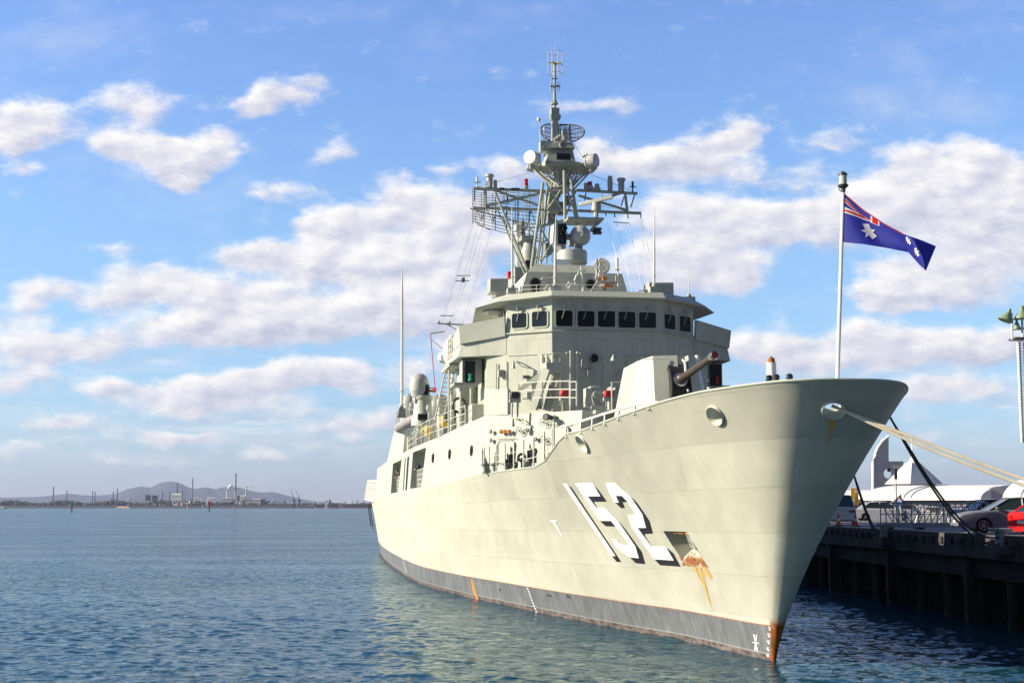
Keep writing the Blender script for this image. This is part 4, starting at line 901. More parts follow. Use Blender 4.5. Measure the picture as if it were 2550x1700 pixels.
sl_.lathe(sc_, [(.35, -.12), (.38, .1), (.2, .3), (.05, .32)], axis=(1, -.3, 0)); sl_.tube(S(1487, 690, 24.6), S(1486, 645, 24.6), .07); sl_.lathe(S(1494, 690, 24.6), [(.2, -.1), (.25, 0), (.18, .15)]); sl_.lathe(S(1502, 710, 24.6), [(.35, -.1), (.3, 0), (.12, .15)]); T(sl_, 1500, 710, 1490, 690, 5, 24.6); T(sl_, 1467, 733, 1490, 697, 4, 24.6); T(sl_, 1500, 733, 1502, 710, 8, 24.6); T(sl_, 1512, 733, 1506, 712, 4, 24.6); T(sl_, 1512, 705, 1539, 703, 3, 24.6)
sl_ = sl_.build('signal_searchlight', 'grey_mid', ship)
rp_ = MB()
for k in range(5): rp_.ring(S(1497+(k % 2)*3, 650+k*8, 24.3), (1, .2, 0), .13, .025, 12, 5)
rp_.build('coiled_rope', 'rail_paint', sl_); MB().b2(S(1505, 714, 24.2), S(1524, 710, 24.4)).b2(S(1501, 697, 24.2), S(1509, 690, 24.4)).build('orange_panel', 'orange', sl_)
st_ = MB(); T(st_, 1539, 713, 1539, 672, 3, 25); T(st_, 1537, 671, 1537, 642, 6.5, 25); T(st_, 1531, 672, 1543, 671, 3, 25); T(st_, 1533, 700, 1533, 685, 2, 25); st_.build('aerial', 'rail_paint', ship)
def rail(pts, h, name='guard_rail', n=2, r=.022, pr=.028, posts=None, m='rail_paint', parent=ship):
    b = MB(); pts = [Vector(p) for p in pts]
    for k in range(1, n+2): b.path([p+Vector((0, 0, h*k/(n+1))) for p in pts], r, 5)
    for a, c in zip(pts, pts[1:]):
        N_ = max(1, round((c-a).length/(posts or 1.3)))
        for i in range(N_+1): q_ = a+(c-a)*i/N_; b.tube(q_, q_+Vector((0, 0, h)), pr, n=5)
    return b.build(name, m, parent)
rail([S(1286, 735, 24.6), S(1296, 731, 24.2), S(1376, 728, 23.4), S(1500, 730, 23.4)], S(1380, 709, 23.4).z-S(1380, 729, 23.4).z, n=1, r=.014, pr=.018, posts=1.0)
# halyards from the yards down to the signal deck
hy = MB()
for i, (u0, v0, u1, v1) in enumerate(((1178, 545, 1100, 800), (1190, 522, 1106, 790), (1202, 522, 1124, 800), (1215, 520, 1130, 800), (1240, 520, 1152, 805), (1210, 520, 1165, 800), (1595, 535, 1615, 730), (1562, 528, 1600, 735), (1530, 528, 1575, 735), (1506, 528, 1560, 735), (1596, 535, 1640, 735))):
    hy.tube(S(u0, v0, 35), S(u1, v1, 30 if i < 6 else 30), .009, n=3)
hy.build('halyards', 'rail_paint', yard)
fb_ = MB(); T(fb_, 1137, 686.5, 1172, 686, 2, 33); T(fb_, 1134, 699, 1168, 699, 2, 33); T(fb_, 1096, 785.5, 1129, 786, 2, 30); bx(fb_, 1150, 1157, 692, 702, .15, 33); T(fb_, 1528, 553, 1566, 555.5, 2, 34); fb_.build('halyard_spreader', 'dark_steel', yard)

# stays and hanging insulators on the yards
stw = MB()
for a in ((1340, 425, 1181, 468), (1455, 428, 1584, 480), (1381, 300, 1330, 420), (1390, 300, 1470, 420), (1352, 470, 1209, 516), (1440, 500, 1560, 526), (1300, 476, 1300, 520), (1260, 474, 1262, 519), (1500, 479, 1502, 527)):
    stw.tube(S(a[0], a[1], 35.4), S(a[2], a[3], 35.0), .014, n=3)
stw.build('stay_wires', 'mast_paint', yard)
for (u, v0, v1, du) in ((1182, 474, 502, 0), (1263, 488, 507, 3), (1554, 490, 513, -7), (1580, 486, 516, -9), (1508, 529, 537, 1), (1530, 530, 541, 1), (1563, 532, 543, 1), (1596, 533, 543, 0), (1459, 480, 500, -3)):
    MB().tube(S(u, v0, 35), S(u+du, v1, 35), .035, n=5).build('insulator', 'dark_steel', yard)
for (u, v) in ((1250, 472), (1279, 473), (1288, 473)): MB().b2(S(u, v, 34.8)+Vector((-.05, -.12, 0)), S(u, v, 34.8)+Vector((.1, .12, .1))).build('yard_fitting', 'dark_steel', yard)
for (u, v, w_, h_) in ((1368, 500, .5, .6), (1386, 480, .4, .5), (1372, 545, .45, .5), (1396, 520, .35, .7), (1416, 500, .4, .5), (1425, 600, .4, .6), (1365, 620, .4, .6)):
    p = S(u, v, 36.5); MB().box(p, (.5, w_, h_)).tube(p, p+Vector((0, .3, .5)), .04).build('mast_equipment', 'grey_dark', mast, bevel=.03)
# ---------------------------------------------------------------- frigate: gun and deck gear
gs = 13.0; gb = MB()
P_ = lambda u, v, s: S(u, v, s)
# gun shield: tapered faceted box; left face, chamfer, front with slot
zbot = 6.0
def gp(b, s, z): return Vector((s, b, z))
lo = [gp(1.62, 16.4, zbot), gp(1.62, 12.9, zbot), gp(.62, 11.3, zbot), gp(-.35, 11.1, zbot), gp(-.35, 12.2, zbot), gp(-1.0, 12.2, zbot), gp(-1.0, 11.2, zbot), gp(-1.75, 11.6, zbot), gp(-2.1, 13.0, zbot), gp(-2.1, 16.4, zbot)]
hi = [gp(.98, 15.4, 10.0), gp(.98, 12.95, 10.05), gp(.55, 12.2, 10.18), gp(-.35, 12.0, 10.2), gp(-.35, 12.5, 10.2), gp(-.78, 12.5, 10.2), gp(-.78, 12.0, 10.2), gp(-1.1, 12.2, 10.18), gp(-1.5, 13.0, 10.05), gp(-1.5, 15.4, 10.0)]
gun = gb.loft([lo, hi]).build('gun_turret', 'house_paint', ship, ang=15)
gsl = MB(); gsl.lathe(S(1676, 975, 12.4), [(.01, -.30), (1.05, -.30), (1.05, .30), (.01, .30)], axis=(0, 1, 0), n=32); gsl.build('gun_cradle_shield', 'black', gun)
b_ = MB(); a, e = S(1691, 947, 11.6), S(1779, 884, 7.3)
d = (e-a).normalized(); b_.lathe(a, [(.24, -.5), (.24, .0), (.2, .05), (.2, .45), (.155, .5), (.14, (e-a).length*.55), (.12, (e-a).length*.9), (.15, (e-a).length*.93), (.15, (e-a).length)], axis=d, n=18); brl = b_.build('gun_barrel', 'gun_barrel', gun)
MB().lathe(a, [(.26, -.1), (.27, 0), (.27, .22), (.22, .24)], axis=d, n=18).build('barrel_collar', 'chrome', brl)
MB().lathe(a+d*((e-a).length-.02), [(.145, -.25), (.16, -.25), (.17, -.05), (.17, .03), (.13, .06)], axis=d, n=18).build('muzzle_band', 'chrome', brl)
MB().lathe(a+d*((e-a).length+.02), [(.01, .0), (.13, .0), (.13, .05), (.01, .06)], axis=d, n=18).build('tampion', 'dark_red', brl)
hd = MB(); hd.path([S(1700, 896, 12), S(1706, 902, 11.7), S(1709, 940, 11.3)], .05); hd.tube(S(1605, 895, 12), S(1660, 893, 12), .02, n=5); hd.ball(S(1736, 893, 13), .15).b2(S(1758, 950, 12.0), S(1764, 944, 12.1)); hd.build('turret_handrail', 'rail_paint', gun)
MB().b2(S(1661, 948, 11.9), S(1668, 942, 12)).build('sight_lens', 'chrome', gun)
# guard rail following the bulwark, with its posts
rl = MB(); tops = [(1352, 1091), (1360, 1084), (1395, 1063), (1440, 1051), (1474, 1040), (1505, 1030), (1539, 1020), (1560, 1014), (1600, 1004), (1636, 1001), (1644, 1005)]
def bul(u, v_off=0):
    best = min((c for c in cols), key=lambda c: abs((lambda q: q)(uv(Vector((c[2], c[3], c[4]))))[0]-u)); return best
def uv(p):
    w_ = S2W(p); F = w_.y*CP+(w_.z-HC)*SP; U = -w_.y*SP+(w_.z-HC)*CP; return 1275+FL*w_.x/F, 850-FL*U/F
def on_rim(u):
    for a, b in zip(cols, cols[1:]):
        pa, pb = Vector((a[2], a[3], a[4])), Vector((b[2], b[3], b[4])); ua, ub = uv(pa)[0], uv(pb)[0]
        if ub <= u <= ua: return pa+(pb-pa)*((u-ua)/(ub-ua))
rp1 = [];
for u, v in tops:
    p = on_rim(u); rp1.append(S(u, v, p.x+.25))
rl.path(rp1[2:], .045, 6)
for u in (1409, 1445, 1474, 1505, 1539, 1579, 1615):
    p = on_rim(u); t = min(((q-p).length, q) for q in [rp1[i]+(rp1[i+1]-rp1[i])*k/20 for i in range(len(rp1)-1) for k in range(21)] if abs(uv(q)[0]-u) < 3)[1]; rl.tube(p-Vector((0, 0, .1)), t, .035, n=6)
rl.build('guard_rail', 'rail_paint', ship)
# side rail on the deck edge where the bulwark stops
dk = [Vector((s, topb(s)-.08, topz(s))) for s in (9.6, 11, 12.5, 14, 15.5, 17, 18.5, 20, 21)]
dr_ = MB()
for i, p in enumerate(dk): dr_.tube(p-Vector((0, 0, .02)), p+Vector((0, 0, 1.15)), .035, n=6)
dr_.path([p+Vector((0, 0, 1.13)) for p in dk[:5]], .014, 4); dr_.path([p+Vector((0, 0, .72)) for p in dk], .014, 4); dr_.path([p+Vector((0, 0, .38)) for p in dk[:4]], .018, 4); dr_.build('guard_rail', 'rail_paint', ship)
# the facet wall of the lower deckhouse: helper to stand things on it
fa, fb2 = Vector((17.2, 2.42, 0)), Vector((21.6, topb(21.6)-.12, 0)); fd_ = (fb2-fa).normalized(); fn = Vector((-fd_.y, fd_.x, 0));
if fn.x > 0: fn = -fn
def fw(u, v, off=0):
    o = W2S(Vector((0, 0, HC))); r = ray(u, v); dd = Vector((-ST*r.x+CT*r.y, -CT*r.x-ST*r.y, r.z)); t = ((fa-o).dot(fn))/dd.dot(fn); return o+dd*t+fn*off
def wheel(u, v, r=.155):
    c = fw(u, v, .16); b = MB(); b.ring(c, fn, r, .018, 20, 5); b.tube(fw(u, v, 0), c+fn*.03, .02).lathe(c-fn*.01, [(.06, -.02), (.06, .03)], axis=fn, n=10)
    for k in range(5): t = 2*PI*k/5; b.tube(c, c+(fd_*math.cos(t)+up*math.sin(t))*r, .01, n=4)
    b.build('valve_wheel', 'grey_dark', lower)
for u, v in ((1298, 1072), (1357, 1051), (1359, 1094)): wheel(u, v)
def knob(u, v): MB().lathe(fw(u, v, .12), [(.09, -.04), (.1, 0), (.06, .04)], axis=fn, n=12).tube(fw(u, v, 0), fw(u, v, .14), .02).build('valve_knob', 'grey_dark', lower)
for u, v in ((1226, 1074), (1226, 1096), (1318, 1071), (1338, 1093)): knob(u, v)
def bracket_lamp(u, v, f=fw, par=None, sc_=1):
    b = MB(); a = f(u+3, v-5, 0); t = f(u+3, v-5, .55*sc_); b.tube(a, t, .03).tube(f(u+3, v+4, 0), a+(t-a)*.7, .02).lathe(f(u-3, v, .55*sc_), [(.1, -.22), (.07, -.1), (.05, .1), (.02, .14)]); b.build('wall_lamp', 'grey_mid', par or lower)
bracket_lamp(1302, 1050)
def box_on(u0, u1, v0, v1, f, d, name, m='grey_paint', par=None, bv=.015):
    a, b, c, e = f(u0, v1), f(u1, v1), f(u1, v0), f(u0, v0); n_ = f(u0, v0, d)-f(u0, v0, 0); MB().loft([[a, b, c, e], [a+n_, b+n_, c+n_, e+n_]]).build(name, m, par or lower, ang=20, bevel=bv)
def door(u0, u1, v0, v1, f=fw, par=None):
    c = (f(u0, v0)+f(u1, v1))/2; a = f(u0, (v0+v1)/2); b_2 = f(u1, (v0+v1)/2); w_ = (b_2-a).length; h_ = f(u0, v0).z-f(u0, v1).z; ax = (b_2-a).normalized(); n_ = (f(u0, v0, 1)-f(u0, v0, 0))
    b = MB(); b.loft([[c+ax*x+up*y+n_*.01 for x, y in rrect(w_, h_, .15)], [c+ax*x+up*y+n_*.06 for x, y in rrect(w_, h_, .15)]]); d_ = b.build('door', 'grey_paint', par or lower, ang=20)
    b = MB(); panel_ring(b, c, ax, up, n_, rrect(w_+.12, h_+.12, .2), rrect(w_, h_, .15), 0, .09, .01); b.build('door_frame', 'grey_mid', d_)
    b = MB(); b.tube(c+ax*w_*.35+n_*.1, c+ax*w_*.35+n_*.1-up*.3, .02).build('door_handle', 'dark_steel', d_)
door(1243, 1280, 1099, 1150); door(1379, 1416, 1063, 1120)
box_on(1262, 1277, 1112, 1134, fw, .16, 'fuse_box', 'grey_paint')
box_on(1368, 1384, 1033, 1046, fw, .12, 'horn_mount', 'grey_mid'); MB().lathe(fw(1377, 1039, .2), [(.15, .3), (.16, .2), (.12, .1), (.09, -.1)], axis=fn, n=16).build('horn', 'dark_steel', lower)
for i in range(3): MB().tube(fw(1252+i*10, 1079, .12), fw(1254+i*10, 1070, .12), .09).build('bottle', 'brass', lower)
MB().tube(fw(1240, 1092.5, .05), fw(1287, 1091.5, .05), .015, n=4).tube(fw(1372, 1057, .06), fw(1422, 1056, .06), .02, n=4).tube(fw(1385, 1060, .06), fw(1360, 1053, .06), .015, n=4).build('pipe', 'grey_dark', lower)
# capstan, hose reels and clutter on the deck in front of the lower deckhouse
for (u, v, w_, h_) in ((1335, 1140, 12, 14), (1318, 1158, 7, 6), (1365, 1125, 9, 12)): 
    p = fw(u, v, .9); MB().ring(p, Vector((-1, .3, 0)), w_*.012, .06, 16).tube(p-up*h_*.03, p, .04).build('hose_reel', 'dark_steel', ship)
for (u, v) in ((1252, 1172), (1275, 1170), (1305, 1168)): MB().lathe(Vector((fw(u, v, 1.1).x, fw(u, v, 1.1).y, 5.88)), [(.18, 0), (.12, .1), (.12, .3), (.2, .35), (.2, .42)], n=14).build('deck_bollard', 'grey_dark', ship)
for (u, v) in ((1288, 1150), (1297, 1138), (1344, 1128), (1352, 1135)): MB().b2(fw(u, v, .6)-Vector((.12, .12, .3)), fw(u, v, .6)+Vector((.12, .12, .1))).tube(fw(u, v, .6)-up*.5, fw(u, v, .6)+up*.35, .035).build('deck_valve', 'dark_steel', ship)
# forward deck platform over the lower deckhouse: facet side and rail
rail([fw(1292, 1027, .0)+Vector((.1, 0, .25)), fw(1352, 1024, .0)+Vector((.1, 0, .25)), fw(1420, 1022, 0)+Vector((.1, 0, .22))], 1.02, n=2, r=.025, pr=.035, posts=1.2)
r2 = fw(1436, 1019, 0); rail([fw(1421, 1022, 0)+Vector((.05, 0, .2)), r2+Vector((0, 0, .15))], 1.0, n=2, r=.025, pr=.035, posts=.5)
# small forward platform wing holding the shaded locker and the launchers
MB().b2((16.6, 1.9, 8.25), (17.4, -2.6, 8.40)).build('gun_deck', 'grey_paint', ship)
def launcher(u, v, s, m='red_cover', name='launcher_cover'):
    c = S(u, v, s); o = MB().box(c, (.25, .4, .28)).build(name, m, ship, bevel=.06); b = MB(); b.box(c-up*.24, (.3, .48, .1)); b.tube(c-up*.25+Vector((0, .12, 0)), c-up*.95+Vector((0, .12, 0)), .04).tube(c-up*.25-Vector((0, .12, 0)), c-up*.95-Vector((0, .12, 0)), .04).b2(c+Vector((.15, .2, -.3)), c+Vector((.3, -.28, .12))).build('launcher_stand', 'grey_mid', o)
launcher(1408, 979, 18.6); launcher(1516.5, 980, 18.2); launcher(1282, 983, 19.5, 'dark_steel', 'searchlight')
rail([(16.7, 1.2, 8.4), (16.7, .2, 8.4)], 1.15, n=0, posts=.5, pr=.035); MB().b2(S(1458, 1012, 18.8), S(1470, 968, 19.3)).b2(S(1470, 1012, 19), S(1490, 964, 19.6)).build('deck_locker', 'grey_paint', ship, bevel=.03)
MB().b2(S(1524, 1022, 19), S(1536, 966, 20)).tube(S(1525, 972, 19), S(1535, 966, 18.7), .07).build('deck_ladder_box', 'grey_mid', ship)
ck = MB(); ck.ring(S(1494, 984, 17.2), (1, 0, 0), .12, .04).ring(S(1484, 982, 17.2), (1, 0, 0), .1, .04); ck.tube(S(1473, 985, 17.3), S(1498, 982, 17.3), .05); ck.tube(S(1474, 986, 17.3), S(1480, 1012, 17.3), .04).tube(S(1490, 986, 17.3), S(1505, 1010, 17.3), .04).b2(S(1473, 1017, 17.2), S(1508, 1011, 17.4)); ck.build('winch', 'grey_mid', ship)
# davit frame leaning against the front corner
df = MB(); 
def bar(b, u0, v0, s0, u1, v1, s1, w_=.13, d_=.3):
    a, c = S(u0, v0, s0), S(u1, v1, s1); dd = c-a; b.box((a+c)/2, (dd.length, w_, d_), dd.to_track_quat('X', 'Z').to_matrix())
bar(df, 1328, 1018, 21.6, 1362, 918, 21.2, .2, .35); bar(df, 1362, 1022, 22.2, 1391, 912, 22.0, .25, .35); bar(df, 1293, 971, 21.9, 1362, 921, 21.5, .10, .2); bar(df, 1355, 918, 21.6, 1395, 916, 21.8, .55, .5); bar(df, 1358, 1018, 21.8, 1385, 932, 21.6, .1, .15)
df.build('davit_frame', 'grey_paint', ship)
box_on(1324, 1350, 948, 1018, lambda u, v, o=0: S(u, v, 22.2-o), .5, 'shaded_rect', 'grey_mid', ship)  # grey box standing in for the shaded rectangle between the davit bars
# lights and fittings on the bridge front
def sf(u, v, off=0): return S(u, v, 23.2-off)
MB().path([sf(1420, 1045, .25), sf(1420.5, 878, .25)], .03).path([sf(1438, 1040, .25), sf(1437.5, 880, .25)], .03).ball(sf(1420.5, 876, .25), .06).ball(sf(1437.5, 878, .25), .06).build('rod_aerial', 'rail_paint', ship)
MB().lathe(sf(1527, 898, .2), [(.12, 0), (.1, .12), (.05, .2), (.02, .3)]).build('bell', 'rail_paint', ship)
ft = MB()
for u in (1411, 1445, 1511, 1545, 1577, 1610, 1644): ft.ball(sf(u, 879+(u-1411)*.035, .05), .045, u=8, v=6)
ft.tube(sf(1379, 878, .02), sf(1650, 888, .02), .008, n=4); ft.box(sf(1599, 893, .1), (.2, .18, .2)); ft.box(sf(1631, 891, .08), (.15, .25, .08)); ft.build('wall_fittings', 'rail_paint', ship)
def uf(u, v, off=0):
    p0 = Vector((23.2, 2.57, 0)); n_ = Vector((-(4.45-2.57), 1.4, 0)).normalized(); n_ = Vector((-1.88, 1.4, 0)).normalized()
    o = W2S(Vector((0, 0, HC))); r = ray(u, v); dd = Vector((-ST*r.x+CT*r.y, -CT*r.x-ST*r.y, r.z)); t = ((p0-o).dot(n_))/dd.dot(n_); return o+dd*t+n_*off
bracket_lamp(1296, 908, uf, ship, 1.0)
MB().box(uf(1312, 939, .12), (.2, .3, .15)).tube(uf(1312, 939), uf(1310, 940, .3), .04).build('wall_lamp', 'grey_dark', ship)
lp_ = MB()
for k, u in enumerate((1360, 1372, 1386)): lp_.lathe(uf(u, 893, .35), [(.14, -.25), (.05, .15), (.02, .25)], axis=(-.6, .2, .7), n=12)
lp_.tube(uf(1266, 886, .03), uf(1380, 880, .03), .018, n=4).tube(uf(1342, 884), uf(1362, 890, .35), .03).build('floodlight', 'rail_paint', ship)
# upper facet side: low bulwark box at the corner of the signal deck
box_on(1206, 1263, 969, 1032, lambda u, v, o=0: fw(u, v, o-.02), -.2, 'deck_screen', 'grey_paint', ship, 0)
# ---- starboard side: rails on the deck edge, wing clutter
rail([Vector((s, topb(s)-.3, 8.06+.36*max(0, (24-s)/4)) if s < 24 else Vector((s, topb(s)-.22, 8.07))) for s in (26, 29, 32, 36, 40, 43, 46)], 1.1, posts=1.3, n=2, r=.02, pr=.03)
rail([Vector((s, 6.9, 8.1)) for s in (48, 52, 56)], 1.05, posts=1.2)
for i, (s0, s1, b0, b1, z0, z1, m) in enumerate(((26.4, 27.8, 4.6, 5.9, 8.1, 9.3, 'grey_paint'), (29.5, 31.5, 5.0, 6.1, 8.1, 11.2, 'grey_paint'), (33, 34.3, 4.4, 5.6, 8.1, 10.1, 'white_paint'), (36, 38, 4.3, 5.4, 8.1, 10.6, 'grey_mid'), (40, 44, 4.0, 5.2, 8.1, 9.5, 'grey_paint'), (45, 47, 4.5, 5.7, 8.1, 11.0, 'grey_paint'))):
    MB().b2((s0, b0, z0), (s1, b1, z1)).build('deck_locker', m, ship, bevel=.04)
for s, b, z0, z1, r in ((27.5, 6.3, 8.1, 11.4, .06), (30.2, 6.6, 8.1, 11.5, .05), (31.9, 6.3, 8.1, 11.0, .05), (38.6, 6.3, 8.1, 10.8, .05)): MB().tube((s, b, z0), (s, b, z1), r).build('vent_pipe', 'grey_paint', ship)
MB().path([(34.7, 6, 8.1), (34.7, 6, 11.2), (34.9, 6.0, 11.35), (35.2, 5.9, 11.2), (35.2, 5.9, 8.1)], .09).build('vent_pipe', 'grey_paint', ship)
MB().path([(29.2, 5.6, 8.1), (29.2, 5.6, 10.9), (28.4, 5.6, 11.1), (27.6, 5.4, 11.1)], .07).build('vent_pipe', 'grey_paint', ship)
MB().ring((29.0, 6.2, 9.4), (1, .3, 0), .35, .07).build('hose_reel', 'dark_steel', ship); MB().ring((33.3, 6.2, 9.2), (.6, .6, 0), .4, .08).build('hose_reel', 'dark_steel', ship)
rc = random.Random(11)
for i in range(26):
    s = rc.uniform(29.5, 47); b_ = rc.uniform(4.6, 6.2); z_ = 8.08; h_ = rc.uniform(.4, 1.9); w_ = rc.uniform(.15, .5)
    if i % 3: MB().b2((s, b_, z_), (s+w_, b_+w_*.8, z_+h_)).tube((s+w_/2, b_+w_*.4, z_+h_), (s+w_/2, b_+w_*.4, z_+h_+.3), .05).build('deck_fitting', ('grey_mid', 'grey_dark', 'grey_paint')[i % 3], ship, bevel=.02)
    else: MB().tube((s, b_, z_), (s, b_, z_+h_+.8), .06).lathe((s, b_, z_+h_+.6), [(.14, 0), (.18, .1), (.14, .3)]).build('vent_head', 'grey_mid', ship)
for (u, v, s) in ((1340, 870, 23.9), (1300, 930, 24.2)): pass
cb_ = MB(); cb_.path([uf(1262, 900, .04), uf(1262, 960, .04), uf(1275, 1010, .04)], .02, 4).path([uf(1238, 905, .04), uf(1236, 1005, .04)], .025, 5).path([sf(1560, 882, .04), sf(1560, 960, .04), sf(1575, 975, .04)], .02, 4).path([sf(1395, 890, .04), sf(1396, 1010, .04)], .03, 5).path([sf(1500, 886, .03), sf(1500, 1010, .03)], .015, 4); cb_.build('cable_run', 'grey_mid', ship)
for (u, v) in ((1470, 930), (1545, 935), (1455, 905)): MB().box(sf(u, v, .08), (.14, .3, .38)).build('junction_box', 'grey_mid', ship, bevel=.02)
for (u, v) in ((1250, 930), (1320, 985), (1236, 980)): MB().box(uf(u, v, .08), (.16, .26, .34)).build('junction_box', 'grey_mid', ship, bevel=.02)
# ladder abaft the wing, wing rails
ldr = MB(); a, b = S(1083, 1045, 33), S(1113, 905, 31)
for o in (0, .45): ldr.tube(a+Vector((0, -o, 0)), b+Vector((0, -o, 0)), .05)
for k in range(1, 12): q_ = a+(b-a)*k/12; ldr.tube(q_, q_-Vector((0, .45, 0)), .025, n=4)
ldr.build('ladder', 'rail_paint', ship)
rail([(28.6, 6.62, 11.5), (30.6, 6.7, 11.5), (32.6, 6.6, 11.5)], 1.25, n=3, posts=.7, pr=.03); MB().b2((28.6, 4.3, 11.3), (32.8, 6.75, 11.46)).build('wing_deck', 'grey_paint', ship)
rail([(32.7, 6.6, 11.5), (32.7, 4.6, 11.5)], 1.25, n=3, posts=.7, pr=.03)
cv = MB(); c = S(1126, 835, 30.5); cv.lathe(Vector((c.x, c.y, 11.5)), [(.25, 0), (.42, .3), (.5, .7), (.38, 1.1), (.12, 1.5), (.03, 1.55)], n=14); cv.build('covered_pelorus', 'canvas', ship)
bm_ = MB(); T(bm_, 1072, 830, 1108, 825, 3.5, 31); T(bm_, 1088, 805, 1225, 812, 3.5, 30.5); T(bm_, 1110, 806, 1122, 812, 3, 30.5); T(bm_, 1122, 812, 1140, 823, 2, 30.5); bm_.ball(S(1093, 801, 30.5), .07).ball(S(1119, 803, 30.5), .07); T(bm_, 1095, 785, 1095, 800, 1.4, 30.5, n=4); T(bm_, 1121, 786, 1121, 801, 1.4, 30.5, n=4); bm_.build('signal_boom', 'grey_mid', ship)
rr_ = MB(); T(rr_, 1072, 832, 1084, 970, 1.8, 31, 34, n=4); T(rr_, 1074, 845, 1104, 870, 1.4, 31, n=4); rr_.build('lanyard', 'red_cover', ship)
MB().lathe(S(1103, 890, 31.5), [(.01, -.25), (.2, -.22), (.3, 0), (.2, .22), (.01, .25)], axis=(1, .3, 0)).build('lantern', 'canvas', ship)
dl = MB(); c = S(1233, 778, 26.2); dl.lathe(c, [(.01, .2), (.45, .14), (.58, .02), (.56, -.04), (.4, -.02), (.2, -.2), (.01, -.2)], n=24); dl.b2(S(1243, 790, 26.0), S(1262, 770, 26.4)); dl.build('satellite_dish', 'radome_white', ship)
# open boat bays: inner rails, red gear
for (s0, s1, b) in ((39.3, 46, 7.05), (57.0, 65.5, 7.05)):
    rail([(s0, b-.1, 5.5), (s1, b-.1, 5.5)], 1.15, n=3, posts=.6, r=.022, pr=.025)
for s, z in ((22.5, 7.0), (28.7, 7.0), (25.6, 7.0)):
    pass
for (u, v) in ((1077, 1140), (1101, 1130), (1129.5, 1121)):
    p = SB(u, v, 7.0); p.y = topb(p.x)-.1; MB().lathe(p+Vector((0, .03, 0)), [(.01, -.02), (.2, -.02), (.2, .03), (.25, .03), (.25, -.03)], axis=(0, 1, .05), n=18).build('porthole', 'glass_dark', lower)
# ---- hangar, funnels and after upper deck
MB().loft([[(62, b, 8.0) for b in (-6.8, 6.8)]+[(88.5, 6.75, 7.0), (88.5, -6.75, 7.0)], [(62.4, b, 10.85) for b in (-6.5, 6.5)]+[(76, 6.5, 10.9), (76, -6.5, 10.9)]]).build('hangar', 'house_paint', ship, ang=20)
MB().loft([ring_(sym([(47, 2.2), (58, 2.2)]), 8.0), ring_(sym([(48, 1.6), (57, 1.6)]), 15.5)]).build('funnel', 'grey_paint', ship, ang=20)
MB().b2((60, -6.5, 8.05), (63, 6.5, 9.6)).build('after_deckhouse', 'grey_paint', ship)
rail([(62.5, 6.5, 10.9), (68, 6.5, 10.9), (76, 6.4, 10.9)], 1.2, posts=1.2, n=2)
hg = MB(); hg.b2((69, 5.4, 10.9), (71, 6.2, 12.0)).tube((72, 5.8, 10.9), (72, 5.8, 12.6), .15).ball((73.5, 5.6, 11.7), .5).b2((65, 4.4, 10.9), (67, 5.8, 12.1)).ball((61.5, 4.2, 11.4), .9, (1, 1, 1.2)).build('deck_machinery', 'grey_dark', ship)
MB().lathe(S(1018, 1018, 62), [(.6, -1.0), (.65, .4), (.4, .9), (.05, 1.1)]).build('satellite_radome', 'radome', ship)
MB().loft([[S(989, 1040, 57), S(1012, 1040, 57), S(1012, 1040, 58), S(989, 1040, 58)], [S(997, 1010, 57), S(1005, 1012, 57), S(1005, 1012, 58), S(997, 1010, 58)]]).build('aerial_base', 'grey_dark', ship)
# close-in weapon mount with dome and barrels
s_ = 50; k_ = 3600/94
cw = MB(); cw.lathe(S(1053, 1060, s_), [(.75, 0), (.72, .5), (.62, .7), (.55, 1.6), (.62, 1.7), (.62, 1.9)], n=24); cwo = cw.build('gun_mount', 'grey_paint', ship)
for i in range(6): MB().b2(S(1041+i*4, 1044, s_-.95), S(1043+i*4, 1031, s_-.5)).build('vent_slot', 'black', cwo)
MB().lathe(S(1044, 968, s_), [(.60, -.1), (.62, .2), (.6, .5), (.5, .75), (.3, .93), (.01, 1.0)], n=28).lathe(S(1044, 968, s_), [(.5, -.5), (.62, -.1)], n=24).build('weapon_dome', 'radome', cwo)
MB().b2(S(1032, 1004, s_-.4), S(1070, 985, s_+.6)).b2(S(1028, 1000, s_), S(1036, 965, s_+.5)).b2(S(1064, 998, s_-.5), S(1069, 958, s_)).build('gun_yoke', 'grey_paint', cwo, bevel=.05)
MB().b2(S(1044, 981, s_-.5), S(1064, 960, s_+.3)).build('gun_body', 'black', cwo)
MB().tube(S(1064, 970, s_-.3), S(1081, 970.5, s_-.8), .14, n=12).build('gun_barrels', 'dark_steel', cwo); MB().tube(S(1080.5, 970.5, s_-.8), S(1084, 971, s_-.85), .17, n=12).build('muzzle_cover', 'red_cover', cwo)
